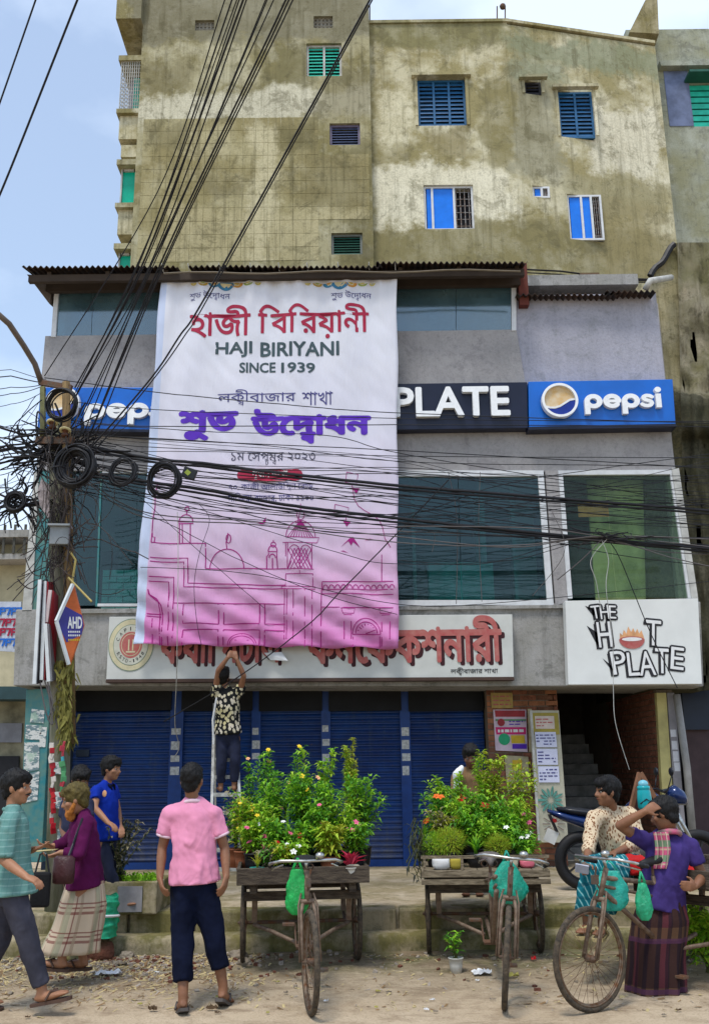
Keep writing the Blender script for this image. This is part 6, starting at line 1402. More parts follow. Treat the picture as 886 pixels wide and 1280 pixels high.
    if fl and nf:
        fl = fl if isinstance(fl,(list,tuple)) else [fl]; rr.shuffle(tips); tips = tips or [base+Vector((0,0,height))]
        for k in range(nf):
            mb = MB(); p = tips[k%len(tips)]+Vector((rr.gauss(0,.02),-.03,.02)); flower(mb, p, fr*rr.uniform(.8,1.2), rr.choice((5,6,8)), rr); mb.build('flower', FM[fl[k%len(fl)]], t)
    return t
def P_(u, vtop, Y, zb=.772): p = at(u, vtop, Y); return (p.x, Y, zb), p.z-zb
sd_ = [0]
def pl(desc, u, vtop, Y, rad, kind, lm, n, **k):
    b, h = P_(u, vtop, Y); sd_[0] += 1; return plant(desc, b, max(h,.15), rad, kind, lm, n, seed=sd_[0], **k)
# first cart (from the back row forward)
pl('tall leafy plant at the back left corner of the dark cart', 318,948,9.75,.17,'tall',['fresh','deep'],260,fl='peach',nf=2)
pl('tall bush topped by a bud spray behind the dark cart middle', 351,932,9.8,.20,'tall',['fresh','deep'],330,fl='yellow',nf=3)
pl('upright plant with pale stem tips in the back row of the dark cart', 381,938,9.75,.15,'tall',['fresh','lime'],260)
pl('ladder leaved stem in the back row just right of the cart middle', 405,936,9.8,.13,'tall',['fresh','lime'],260,lsz=1.2)
pl('feathery yellow green shrub, tallest at the right of the dark cart', 436,934,9.7,.13,'column',['yellow','lime'],700,lsz=.75)
pl('dark green bush spreading past the right edge of the dark cart', 452,966,9.65,.20,'bush',['deep','fresh'],420,lsz=1.1)
pl('single tall spike rising above the feathery shrub', 443,921,9.85,.05,'column',['yellow'],160,lsz=.7)
pl('bush with peach blossom left of centre in the middle row', 340,968,9.45,.20,'bush',['deep','fresh'],420,fl='peach',nf=4,lsz=1.1)
pl('round dark bush in the heart of the dark cart', 378,965,9.4,.21,'bush',['deep','fresh'],480,fl='yellow',nf=3,lsz=1.15)
pl('fresh green bush right of centre in the middle row of the dark cart', 412,975,9.4,.20,'bush',['fresh','deep'],460,fl='peach',nf=3,lsz=1.1)
pl('yellow flowered bush leaning out at the left of the dark cart', 306,990,9.3,.18,'bush',['fresh','yellow'],340,fl='yellow',nf=5,pot=1)
pl('lime bush at the left front with small red blooms', 318,1020,9.05,.17,'bush',['lime','fresh'],360,fl=['pink','white'],nf=5)
pl('grassy tuft with long blades in the dark cart middle', 360,1003,9.15,.08,'grass',['fresh'],26)
pl('pink flowered bush in the front row left of the middle', 348,1030,8.95,.15,'bush',['deep','fresh'],320,fl=['pink','red','white'],nf=7)
pl('red and pink flowered bush at the front middle of the dark cart', 384,1028,8.95,.15,'bush',['fresh','deep'],330,fl=['red','pink'],nf=7)
pl('lime green ruffled plant behind the handlebar', 412,1030,8.85,.15,'bush',['lime','yellow'],360,lsz=1.2,pot=1)
pl('bush with pink starry flowers at the right front of the dark cart', 444,1028,8.95,.15,'bush',['fresh','deep'],300,fl=['pink'],nf=6)
pl('wine red rosette plant on the right front corner', 438,1064,8.72,.15,'rosette',['red'],16,pot=4,pr=.07)
pl('low white flowered plant on the front edge of the dark cart', 372,1052,8.72,.11,'bush',['fresh','lime'],200,fl=['white'],nf=5)
pl('low bushy plant at the front between the bag and the lime plant', 352,1056,8.7,.11,'bush',['fresh','yellow'],200,fl='white',nf=2)
pl('dry tufted plant in a teal pot at the left front corner', 322,1060,8.68,.10,'grass',['dry','yellow'],40,pot=3,pr=.06,lsz=.8)
pl('dark leaved plant beside the teal pot', 336,1060,8.75,.09,'bush',['deep','dry'],120,pot=2)
pl('leaning vine leaf plant hanging off the left rear edge', 296,985,9.6,.14,'bush',['deep','dry'],180,pot=1)
pl('broad green bush filling the gap right of the middle of the dark cart', 398,1000,9.15,.16,'bush',['fresh','deep'],300,fl='pink',nf=3)
pl('yellow green bush left of the centre of the dark cart', 335,1002,9.2,.15,'bush',['lime','fresh'],280,fl='yellow',nf=2)
pl('leafy bush at the right side of the dark cart below the dark one', 432,1000,9.2,.15,'bush',['fresh','lime'],280)
# second cart
pl('bright bush between the croton and the red blossoms of the pale cart', 572,1000,9.85,.15,'bush',['lime','fresh'],280)
pl('small leaved bush under the red blossoms of the pale cart', 607,1022,9.45,.13,'bush',['fresh','lime'],260,lsz=.8)
pl('leafy shrub at the back left of the pale cart', 548,975,10.25,.16,'bush',['fresh','lime'],330,fl='orange',nf=2)
pl('tallest yellow green shrub at the back right of the pale cart', 618,936,10.3,.20,'tall',['lime','yellow'],400,lsz=1.05)
pl('speckled lime shrub at the far right back of the pale cart', 646,950,10.2,.17,'bush',['lime','yellow'],380)
pl('thin tall shrub behind the red blossoms', 600,946,10.3,.14,'tall',['fresh','lime'],260)
pl('tall narrow shrub left of the vendor on the pale cart', 562,966,10.25,.15,'tall',['fresh','lime'],300)
pl('bushy plant with an orange bloom at the left of the pale cart', 540,992,10.0,.15,'bush',['fresh','deep'],320,fl='orange',nf=3,fr=.045)
pl('bush with big red blossoms in the middle of the pale cart', 588,985,9.95,.19,'bush',['fresh','deep'],420,fl='red',nf=2,fr=.07)
pl('big red bloomed bush right of the middle of the pale cart', 616,990,9.9,.19,'bush',['fresh','deep'],430,fl='red',nf=2,fr=.065)
pl('dense green bush at the right edge of the pale cart', 645,995,9.95,.18,'bush',['fresh','lime'],400,fl=['pink'],nf=3)
pl('brown speckled croton in the left middle of the pale cart', 553,1012,9.7,.14,'bush',['yellow','dry'],280,lsz=.9)
pl('deep green bush in the centre of the pale cart', 590,1012,9.65,.18,'bush',['deep','fresh'],420)
pl('dark grassy bush right of the centre of the pale cart', 630,1015,9.65,.18,'bush',['deep','fresh'],420)
pl('feathery yellow fern ball at the left front of the pale cart', 560,1034,9.35,.14,'fern',['yellow','lime'],1500,lsz=.9)
pl('second feathery green fern ball beside the yellow one', 543,1040,9.4,.11,'fern',['lime','fresh'],900,lsz=.9)
pl('neat yellow dome plant behind the saddle of the pale cart', 621,1042,9.3,.11,'fern',['yellow','lime'],1300,lsz=.7)
pl('long leaved dark plant at the front middle of the pale cart', 593,1034,9.3,.15,'grass',['deep','fresh'],60,lsz=1.2)
pl('white flowered plant at the right front of the pale cart', 648,1036,9.35,.14,'bush',['fresh','deep'],260,fl='white',nf=5)
pl('low leafy plant at the right front corner of the pale cart', 655,1048,9.3,.12,'bush',['deep','fresh'],200)
pl('arching palm seedling at the left edge of the pale cart', 528,1005,10.0,.16,'grass',['fresh','deep'],16,lsz=1.2)
# hanging dry twigs on the pale cart's left side
t = empty('dried_branch', 'dark dried branch hanging from the left side of the pale cart', 'branch', at(524,1060,9.4)); mb = MB(); rr = random.Random(5); fo = MB()
for k in range(14):
    p = at(524+rr.uniform(-6,6),1045+rr.uniform(-25,20),9.35); P=[p]
    for q in range(4): p = p+Vector((rr.uniform(-.05,.03),rr.uniform(-.02,.02),-.07)); P.append(p); leaf(fo,p,(rr.uniform(-1,1),rr.uniform(-.5,.5),rr.uniform(-1,.2)),.09,.022)
    mb.tube(P,.005,4,caps=False)
mb.build('twigs', M_STEM, t); fo.build('foliage', LM['dark'], t)['kind'] = 'stuff'
# items on the front rail of the pale cart
for lab, u, v, Y, s_, m_ in (('white plastic bag of soil on the left front of the pale cart', 551,1078,9.0,(.16,.12,.11), M_LETE), ('yellow bundle on the front edge of the pale cart', 569,1078,9.0,(.10,.10,.10), mat('mustard cloth',(.42,.34,.05),.9)),
                             ('pink tub at the right front of the pale cart', 658,1076,9.05,(.13,.10,.07), mat('pink tub plastic',(.70,.16,.22),.5)), ('cream parcel right of the saddle of the pale cart', 640,1078,9.0,(.10,.10,.11), mat('cream parcel',(.55,.5,.36),.8)),
                             ('cream seed packet on the right front of the dark cart', 441,1082,8.55,(.13,.06,.09), mat('cream parcel',(.55,.5,.36),.8)), ('dirty white bundle on the left front of the dark cart', 340,1082,8.5,(.12,.08,.07), M_LETE)):
    Y = Y+(.14 if Y > 8.8 else .17); c = at(u,v,Y); c.z = .775+s_[2]/2 if Y > 8.8 else .775+s_[2]/2
    mb = MB(); V=[];F=[]; n1_,n2_=12,7
    for i in range(n2_):
        t_ = i/(n2_-1); rr_ = max(.25,(1-abs(2*t_-1)**5))**.3
        for k in range(n1_):
            a = 2*math.pi*k/n1_; wob = 1+.12*noise.noise(Vector((math.cos(a)*2,math.sin(a)*2,t_*3+u)))
            V.append(c+Vector((s_[0]/2*rr_*wob*math.copysign(abs(math.cos(a))**.6,math.cos(a)), s_[1]/2*rr_*wob*math.copysign(abs(math.sin(a))**.6,math.sin(a)), (t_-.5)*s_[2])))
    for i in range(n2_-1):
        for k in range(n1_): F.append((i*n1_+k,i*n1_+(k+1)%n1_,(i+1)*n1_+(k+1)%n1_,(i+1)*n1_+k))
    F += [tuple(reversed(range(n1_))), tuple((n2_-1)*n1_+k for k in range(n1_))]; mb.mesh(V,F); tag(mb.build('parcel', m_, smooth=True), lab, 'parcel')
# plastic bags
def bagmat(name, c, a=.85):
    g = NG(name, .25, .6); n = g.noise(14, 4, .6); g.b.inputs['Transmission Weight'].default_value = .0
    col = g.mix(g.ramp(n,[(.35,0),(.65,1)]), c, tuple(min(1,x*1.7+.01) for x in c)); g.l(col, g.b.inputs['Base Color']); tr = g.nt.nodes.new('ShaderNodeBsdfTranslucent'); g.l(col, tr.inputs[0])
    m_ = g.nt.nodes.new('ShaderNodeMixShader'); m_.inputs[0].default_value = .3; g.l(g.b.outputs[0], m_.inputs[1]); g.l(tr.outputs[0], m_.inputs[2]); g.l(m_.outputs[0], g.nt.nodes['Material Output'].inputs[0])
    bp = g.nt.nodes.new('ShaderNodeBump'); bp.inputs['Strength'].default_value=.7; bp.inputs['Distance'].default_value=.02; g.l(g.noise(22,5,.7,dist=1.5), bp.inputs['Height']); g.l(bp.outputs[0], g.b.inputs['Normal']); return g.m
def bag(label, u, v0, v1, Y, wt, wb, m, seed=0, depth=.10, handle=True):
    top = at(u, v0, Y); bot = at(u, v1, Y); H = top.z-bot.z; c = Vector((top.x, Y, bot.z)); V=[];F=[];N1_,N2_=36,30
    for i in range(N2_+1):
        t_ = i/N2_; w_ = wb*(1-t_)**.0 if t_<.0 else wb*(math.sin(math.pi*min(.5,(t_+.06)*1.1))**.55)*(1-t_**2.2)+wt*t_**2.2
        dd = depth*(math.sin(math.pi*min(.5,t_*1.3+.08))**.6)*(1-.75*t_**1.6)
        for k in range(N1_):
            a = 2*math.pi*k/N1_; wob = 1+.18*noise.noise(Vector((math.cos(a)*2.2+seed,math.sin(a)*2.2,t_*4)))+.14*abs(noise.noise(Vector((math.cos(a)*5+seed,math.sin(a)*5,t_*9))))+.05*math.sin(a*7+t_*5)*t_
            V.append(c+Vector((w_/2*wob*math.cos(a), dd/2*wob*math.sin(a)-.02, H*t_)))
    for i in range(N2_):
        for k in range(N1_): F.append((i*N1_+k,i*N1_+(k+1)%N1_,(i+1)*N1_+(k+1)%N1_,(i+1)*N1_+k))
    F.append(tuple(reversed(range(N1_)))); F.append(tuple(N2_*N1_+k for k in range(N1_)))
    t = empty('plastic_bag', label, 'plastic bag', c); mb = MB(); mb.mesh(V,F); mb.build('sack', m, t, smooth=True)
    if handle:
        for s in (-1,1): mb = MB(); mb.tube([c+Vector((s*wt*.4,-.02,H)), c+Vector((s*wt*.15,-.01,H+.05)), c+Vector((0,0,H+.075))],[.012,.008,.008],6); mb.build('handle', m, t, smooth=True)
    return t
bag('long bright green plastic bag hanging on the left of the dark cart handlebar', 372,1086,1143,7.55,.08,.185,bagmat('bright green bag',(.005,.36,.07)),1)
bag('round teal green plastic bag hanging at the right of the pale cart saddle', 633,1076,1129,7.95,.07,.31,bagmat('teal green bag',(.0,.28,.19)),2,.14)
bag('blue green plastic bag hanging under the right cart handlebar', 761,1088,1138,7.6,.14,.25,bagmat('sea green bag',(.01,.34,.27)),3,.12)
bag('slim green plastic bag hanging beside the purple shirted man', 801,1103,1150,7.55,.05,.13,bagmat('slim green bag',(.01,.33,.16)),4,.08)

# ---------------------------------------------------------------- motorcycle on the pavement
mc = empty('motorcycle', 'black and blue motorcycle parked on the pavement behind the seated man', 'motorcycle', (at(728,1073,11.3).x, 11.3, ZP))
x0 = at(728,1073,11.3).x; yM = 11.3; zM = ZP
def mp3(x, z, y=0): return Vector((x0+x, yM+y, zM+z))
def mwheel(x):
    w_ = bpy.data.objects.new('wheel', None); COL.objects.link(w_); w_.parent = mc; w_.location = (0,0,0)
    mb = MB(); mb.torus(mp3(x,.31), .26, .055, (0,1,0), 40, 10); mb.build('tyre', M_BLACK, w_, smooth=True)
    mb = MB(); mb.torus(mp3(x,.31), .20, .016, (0,1,0), 32, 6)
    for k in range(5): a=2*math.pi*k/5; mb.bar(mp3(x,.31), mp3(x+.2*math.cos(a),.31+.2*math.sin(a)), .03,.02)
    mb.tube([mp3(x,.31,-.06),mp3(x,.31,.06)],.05,12); mb.build('rim', mat('dark alloy',(.05,.05,.055),.4,.7), w_, smooth=False)
mwheel(0); mwheel(1.28)
M_BKP = mat('black bike plastic',(.012,.014,.02),.35); M_BLP = mat('blue bike paint',(.005,.025,.12),.25,.3,coat=.5)
def loft(name, secs, m, par, n=14, smooth=True, caps=True):
    """secs: (centre, half width y, half height z)"""
    V=[];F=[]
    for c,wy,hz in secs:
        for k in range(n): a=2*math.pi*k/n; V.append(Vector(c)+Vector((0,wy*math.cos(a),hz*math.sin(a))))
    for i in range(len(secs)-1):
        for k in range(n): F.append((i*n+k,i*n+(k+1)%n,(i+1)*n+(k+1)%n,(i+1)*n+k))
    if caps: F += [tuple(reversed(range(n))), tuple((len(secs)-1)*n+k for k in range(n))]
    mb = MB(); mb.mesh(V,F); return mb.build(name, m, par, smooth=smooth)
loft('seat',[(mp3(-.25,.86),.05,.02),(mp3(-.1,.84),.11,.045),(mp3(.2,.80),.13,.05),(mp3(.5,.80),.12,.05),(mp3(.62,.84),.07,.03)],M_BKP,mc)
loft('tail',[(mp3(-.36,.84),.03,.02),(mp3(-.2,.78),.09,.05),(mp3(.1,.70),.12,.08),(mp3(.4,.66),.10,.07)],M_BLP,mc)
loft('fuel_tank',[(mp3(.52,.84),.06,.05),(mp3(.65,.90),.14,.10),(mp3(.82,.93),.16,.12),(mp3(.96,.88),.09,.08)],M_BLP,mc)
loft('engine',[(mp3(.42,.36),.08,.06),(mp3(.5,.40),.15,.14),(mp3(.7,.42),.15,.16),(mp3(.85,.45),.08,.08)],mat('engine grey',(.12,.12,.12),.5,.6),mc)
loft('headlamp_cowl',[(mp3(1.0,1.0),.06,.06),(mp3(1.08,1.0),.11,.11),(mp3(1.18,.96),.09,.08),(mp3(1.22,.93),.03,.03)],M_BLP,mc)
for s in (-1,1):
    mb = MB(); mb.tube([mp3(1.28,.31,s*.09),mp3(1.0,.95,s*.09)],.022,8); mb.build('front_fork', M_CHR, mc, smooth=True)
    mb = MB(); mb.tube([mp3(0,.31,s*.09),mp3(.42,.36,s*.08)],.02,6); mb.build('swing_arm', M_BKP, mc)
    mb = MB(); mb.tube([mp3(.03,.36,s*.12),mp3(.18,.70,s*.12)],.03,8); mb.build('shock_absorber', M_CHR, mc)
    mb = MB(); mb.tube([mp3(.98,1.02,0),mp3(.95,1.06,s*.2),mp3(.84,1.05,s*.34)],.014,6); mb.build('handlebar', M_BKP, mc)
    mb = MB(); mb.tube([mp3(.94,1.06,s*.24),mp3(.98,1.2,s*.28)],.007,5); mb.ball(mp3(.98,1.25,s*.28),.07,10,6,sc=(.3,1,.7)); mb.build('mirror', M_BKP, mc, smooth=True)
mb = MB(); mb.bar(mp3(-.34,.80),mp3(-.27,.62),.10,.02); fn = mb.build('rear_fender', M_BKP, mc)
mb = MB(); mb.cbox(mp3(-.34,.57,-.02),(.13,.02,.14),Matrix.Rotation(.45,3,'Y')); mb.build('number_plate', mat('plate white',(.6,.6,.58),.5), mc)
mb = MB(); mb.tube([mp3(-.30,.74,-.1),mp3(-.30,.74,.1)],.022,8); mb.build('tail_lamp', mat('tail lamp red',(.3,.01,.01),.3), mc)
mb = MB(); mb.torus(mp3(1.28,.31),.335,.02,(0,1,0),20,6,R(40),R(170)); mb.build('front_fender', M_BLP, mc)
mb = MB(); mb.tube([mp3(.7,.28,-.14),mp3(.3,.26,-.16),mp3(-.12,.36,-.16)],[.022,.03,.04],8); mb.build('exhaust', M_CHR, mc, smooth=True)

# ---------------------------------------------------------------- ladder behind the man hanging the banner
lad = empty('step_ladder', 'worn white aluminium ladder behind the first flower cart', 'ladder', at(285,1078,13.2))
M_ALU = mat('scuffed aluminium',(.50,.50,.47),.45,.4,var=.5,scale=16)
L0,L1 = at(263,1085,12.7), at(268,880,13.55); R0,R1 = at(304,1085,12.7), at(294,880,13.55); L0.z=R0.z=ZP
for a,b in ((L0,L1),(R0,R1)): mb = MB(); mb.bar(a,b,.035,.06); mb.build('rail', M_ALU, lad)
for k in range(10):
    t_ = (k+.6)/10; a = L0+(L1-L0)*t_; b = R0+(R1-R0)*t_; mb = MB(); mb.bar(a,b,.03,.05); mb.build('rung', M_ALU, lad)
# second pair of legs
for a,b in ((at(270,1080,13.9),L1),(at(300,1080,13.9),R1)): a = Vector((a.x,13.95,ZP)); mb = MB(); mb.bar(a,b,.025,.03); mb.build('rear_leg', M_ALU, lad)

# ---------------------------------------------------------------- planter, dried shrub, sack, stones
pt = empty('planter', 'broken grey concrete planter box on the pavement edge behind the pink shirted man', 'planter', at(160,1138,9.95))
P0 = at(122,1140,9.9); P1 = at(196,1140,9.9); z1 = at(160,1102,9.9).z
for nm, bx in (('front_slab',(P0.x,P1.x,9.88,9.95,ZP-.0,z1)),('rear_slab',(P0.x,P1.x,10.6,10.67,ZP,z1-.02)),('side_slab',(P0.x,P0.x+.07,9.951,10.599,ZP,z1-.01)),('side_slab',(P1.x-.07,P1.x,9.951,10.599,ZP,z1-.015)),('soil',(P0.x+.07,P1.x-.07,9.951,10.599,ZP,z1-.05))):
    mb = MB(); mb.box(*bx); mb.build(nm, M_KERB if nm!='soil' else mat('dark soil',(.06,.045,.03),.95,bump=.6), pt, bevel=.012)
mb = MB(); x0_,x1_,za,zb_ = pxrect(147,1108,178,1140,9.87); mb.box(x0_,x1_,9.865,9.879,za,zb_); mb.build('grey_patch', mat('bare grey cement',(.27,.26,.27),.8,var=.3), pt)
sh = empty('dried_shrub', 'dull brown leaved shrub drooping over the planter', 'shrub', at(150,1100,10.2)); fo = MB(); stm = MB(); rr = random.Random(12)
for s in range(26):
    b = Vector((at(146,1100,10.2).x+rr.uniform(-.1,.1),10.2+rr.uniform(-.1,.15),z1-.05)); P=[b]; d = Vector((rr.uniform(-.4,.15),rr.uniform(-.3,.2),1)); 
    for k in range(7):
        d = (d+Vector((rr.gauss(0,.18),rr.gauss(0,.15),-.07))).normalized(); P.append(P[-1]+d*.085)
        for q in range(6): dd = (d+Vector((rr.gauss(0,.7),rr.gauss(0,.7),rr.gauss(0,.5)))).normalized(); fo.m = rr.randrange(2); leaf(fo,P[-1],dd,rr.uniform(.05,.10),.028,droop=.4)
    stm.tube(P,.006,4,caps=False)
stm.build('stems', M_STEM, sh); fo.build('foliage',[LM['dry'],LM['dark']],sh)['kind']='stuff'
wd = MB(); rr = random.Random(13)
for k in range(150):
    p = at(rr.uniform(150,200),1098,10.0+rr.uniform(0,.5)); p.z = z1-.04; leaf(wd,p,(rr.gauss(0,.5),rr.gauss(0,.4),1),rr.uniform(.05,.16),.03)
tag(wd.build('weeds', LM['fresh']), 'low green weeds in the concrete planter', 'weeds', None, 'stuff')
def lump(name, label, cat, c, s_, m, seed, rough_=.25, n=4, group=None, flat_=True):
    bm = bmesh.new(); bmesh.ops.create_icosphere(bm, subdivisions=n, radius=1.0)
    for v in bm.verts:
        q = v.co.copy(); k = 1+rough_*noise.noise(q*1.3+Vector((seed*3.1,0,0)))+rough_*.4*noise.noise(q*3.7+Vector((seed,1,2)))
        v.co = Vector((q.x*s_[0],q.y*s_[1],max(q.z,-.55)*s_[2] if flat_ else q.z*s_[2]))*k
    me = bpy.data.meshes.new(name); bm.to_mesh(me); bm.free(); me.materials.append(m); me.polygons.foreach_set('use_smooth',[True]*len(me.polygons)); o = bpy.data.objects.new(name, me); COL.objects.link(o); o.location = c
    return tag(o, label, cat, group)
M_STONE = mat('dusty stone',(.30,.25,.19),.9,var=.5,scale=6,bump=.6); M_STONER = mat('red brick lump',(.17,.065,.04),.9,var=.5,scale=6,bump=.7)
sk = empty('green_sack', 'crumpled bright green plastic sack standing behind the man in the checked wrap', 'sack', at(124,1175,9.6))
mb = MB(); V=[];F=[]; N1_,N2_=30,24; c = at(124,1172,9.55); topz = at(124,1120,9.55).z
for i in range(N2_+1):
    t_=i/N2_; 
    for k in range(N1_):
        a=2*math.pi*k/N1_; wob = 1+.18*noise.noise(Vector((math.cos(a)*1.5,math.sin(a)*1.5,t_*5)))+.05*math.sin(t_*34+3*math.sin(a*2)); w_=.145*(1-.12*t_)
        V.append(Vector((c.x+w_*wob*math.cos(a)*1.1, 9.6+w_*wob*math.sin(a), c.z+(topz-c.z)*t_+.02*math.sin(a*3)*(t_>.9))))
for i in range(N2_):
    for k in range(N1_): F.append((i*N1_+k,i*N1_+(k+1)%N1_,(i+1)*N1_+(k+1)%N1_,(i+1)*N1_+k))
F.append(tuple(N2_*N1_+k for k in range(N1_))); mb.mesh(V,F); mb.build('sack_body', bagmat('woven green sack',(.01,.36,.19)), sk, smooth=True)
mb = MB(); zz = c.z+(topz-c.z)*.5; mb.torus((c.x,9.6,zz),.16,.012,(0,0.1,1),24,5); mb.build('white_cord', M_LETE, sk)
for lab,u,v,s_,m_,sd2 in (('red brown boulder of brick rubble by the green sack',150,1178,(.15,.10,.12),M_STONER,1),('pale flat slab leaning left of the boulder',120,1182,(.24,.10,.06),M_KERB,2),('small grey stone in front of the boulder',165,1192,(.07,.05,.04),M_STONE,3),
                          ('grey stone against the step left of the dark cart',298,1198,(.09,.06,.05),M_STONE,4),('stone chunk beside the left wheel of the dark cart',305,1206,(.06,.05,.04),M_STONE,5),('mossy block at the far left of the step',60,1150,(.25,.12,.14),M_KERB,6)):
    p = gnd(u,v); lump('stone',lab,'stone',(p.x,min(p.y,9.6),s_[2]*.5),s_,m_,sd2)
# litter: straw, chips, scraps of paper and plastic, leaves
rr = random.Random(21); st1 = MB(); st1.m = 0
def scat(u0,u1,v0,v1): p = gnd(rr.uniform(u0,u1), rr.uniform(v0,v1)); return p
def inz(p): return ground_z(p.x,p.y)
for k in range(7500):
    q = rr.random(); 
    p = gnd(rr.uniform(-30,900), 1195+ (rr.random()**1.8)*70)
    if q < .7: p = gnd(rr.uniform(-30,330), 1193+abs(rr.gauss(0,20)))
    if p.y > 9.66 or noise.noise(Vector((p.x*1.7,p.y*2.4,2)))+rr.uniform(-.3,.3) < (.0 if p.x > -1.4 else -.35): continue
    z = inz(p)+.004; a = rr.uniform(0,3.14); L = rr.uniform(.006,.032) if p.x > -.9 else rr.uniform(.008,.05); w_ = rr.uniform(.0015,.004) if rr.random()<.75 else rr.uniform(.005,.012); d = Vector((math.cos(a),math.sin(a),rr.uniform(-.1,.35)))*L; s_ = Vector((-math.sin(a),math.cos(a),rr.uniform(-.2,.2)))*w_
    st1.m = rr.choice((0,0,0,1,1,2)); P = Vector((p.x,p.y,z)); st1.mesh([P-d-s_,P+d-s_,P+d*1.0+s_+Vector((0,0,.004)),P-d+s_],[(0,1,2,3)])
tag(st1.build('straw_litter',[mat('pale straw',(.50,.40,.20),.9,var=.3),mat('brown straw',(.24,.15,.07),.9,var=.4),mat('grey chip',(.36,.31,.26),.9,var=.4)]), 'scattered straw, leaf scraps and chips along the foot of the step', 'litter', None, 'stuff')
rub = MB()
for k in range(900):
    p = gnd(rr.gauss(150,90) if rr.random()<.85 else rr.uniform(0,890), 1193+abs(rr.gauss(0,16)))
    if p.y > 9.68: continue
    s_ = rr.uniform(.006,.026); rub.m = rr.randrange(3); rub.cbox((p.x,p.y,inz(p)+s_*.3),(s_*rr.uniform(.8,2),s_*rr.uniform(.8,2),s_),Matrix.Rotation(rr.uniform(0,3),3,'Z')@Matrix.Rotation(rr.uniform(-.5,.5),3,'X'))
tag(rub.build('rubble',[M_STONE,M_STONER,mat('grey chip',(.36,.31,.26))]), 'small rubble and brick bits below the step', 'rubble', None, 'stuff')
def scrap(label, u, v, sx, sy, m, seed, name='paper_scrap', cat='litter', h=.03):
    p = gnd(u,v); n = 9; V = []
    for j in range(n):
        for i in range(n):
            a=(i/(n-1)-.5)*sx; b=(j/(n-1)-.5)*sy; e = 1+.4*noise.noise(Vector((i*.5,j*.5,seed))); V.append((p.x+a*e,p.y+b*e,inz(p)+.01+h*abs(noise.noise(Vector((i*.7,j*.7,seed*2.1))))*2))
    mb = MB(); mb.mesh(V,[(j*n+i,j*n+i+1,(j+1)*n+i+1,(j+1)*n+i) for j in range(n-1) for i in range(n-1)]); return tag(mb.build(name, m), label, cat)
M_PAP = mat('white litter',(.72,.73,.74),.7)
scrap('white crumpled plastic lying by the small potted seedling',602,1219,.15,.12,M_PAP,1); scrap('white flattened bag by the step between the two flower carts',510,1183,.17,.10,M_PAP,2,h=.04)
scrap('green plastic scrap on the rubble by the boulder',168,1189,.22,.14,bagmat('green scrap',(.0,.25,.12)),3,h=.05); scrap('teal plastic scrap on the straw below the checked wrap',78,1216,.14,.08,mat('dull teal plastic',(.12,.30,.22),.6),4)
scrap('red petal lying right of the pale cart front wheel',667,1203,.04,.03,FM['red'],5,'fallen_petal'); scrap('yellow leaf on the road beside the seedling',640,1222,.10,.04,mat('yellow leaf',(.42,.38,.10),.7),6,'fallen_leaf'); scrap('brown leaf lying on the road left of the pink shirted man',191,1266,.06,.03,mat('brown leaf',(.10,.06,.03),.8),7,'fallen_leaf')
scrap('white paper scraps on the straw near the boulder',135,1220,.20,.08,M_PAP,8); scrap('pale card among the rubble at the left',150,1208,.12,.06,M_STONE,9)
scrap('dark twig left of the dark cart wheel on the road',375-110,1264,.08,.02,mat('brown leaf',(.10,.06,.03),.8),10,'fallen_leaf')
for k in range(26):
    u,v = rr.uniform(20,870), rr.uniform(1200,1276)
    scrap('small dry leaf scrap on the dusty road', u, v, rr.uniform(.02,.05), .02, rr.choice((mat('brown leaf',(.1,.06,.03)),mat('yellow leaf',(.42,.38,.1)),M_STONE,M_PAP)), 30+k, 'leaf_scrap', 'litter', .012)['group'] = 'dry leaf scraps on the road'
# seedling in a printed paper cup on the road
p = gnd(570,1216); sp_ = plant('small seedling in a white printed cup standing alone on the road', (p.x,p.y,0), .34, .07, 'bush', ['deep','fresh'], 46, pot=4, pr=.06, seed=77, group=None)
# bushes at the right edge
for lab,u,v,Y,h_,r0,seed in (('bright green bush at the lower right edge',880,1165,8.6,.55,.22,91),('yellow green weed clump at the right edge behind the cart',862,1150,9.3,.4,.2,92)):
    p = gnd(u,1215); plant(lab,(at(u,v,Y).x,Y,0),h_,r0,'bush',['fresh','lime'],420,pot=None,seed=seed,group=None,lsz=1.3)
# ================================================================== people
def sk_mat(name, c): 
    g = NG(name, .55, .4); n = g.noise(7, 5, .6); col = g.mix(g.ramp(n,[(.3,0),(.7,1)]), tuple(x*.78 for x in c), tuple(min(1,x*1.15) for x in c)); return g.out(col, g.noise(60,3), .12)
SK1 = sk_mat('brown skin', (.215,.095,.048)); SK2 = sk_mat('light brown skin', (.32,.15,.08)); SK3 = sk_mat('dark brown skin', (.14,.058,.03))
M_HAIR = mat('black hair', (.004,.0036,.004), .65, var=.4, scale=30, stretch=(1,1,.3), bump=.5, bscale=60)
M_EYE = mat('eye white', (.34,.29,.25), .5); M_PUP = mat('dark pupil', (.01,.008,.006), .2); M_LIP = mat('lip brown', (.16,.05,.035), .5)
def sect(mb, secs, A, B, n=14, flat=True):
    """elliptical loft; secs: (centre, a, b[, A, B])"""
    V=[];F=[]
    for s in secs:
        c = Vector(s[0]); a_, b_ = s[1], s[2]; ax, bx_ = (s[3], s[4]) if len(s) > 3 else (A, B)
        for k in range(n): t=2*math.pi*k/n; V.append(c+ax*(a_*math.cos(t))+bx_*(b_*math.sin(t)))
    L = len(secs)
    for i in range(L-1):
        for k in range(n): F.append((i*n+k,i*n+(k+1)%n,(i+1)*n+(k+1)%n,(i+1)*n+k))
    F += [tuple(reversed(range(n))), tuple((L-1)*n+k for k in range(n))]; mb.mesh(V,F)
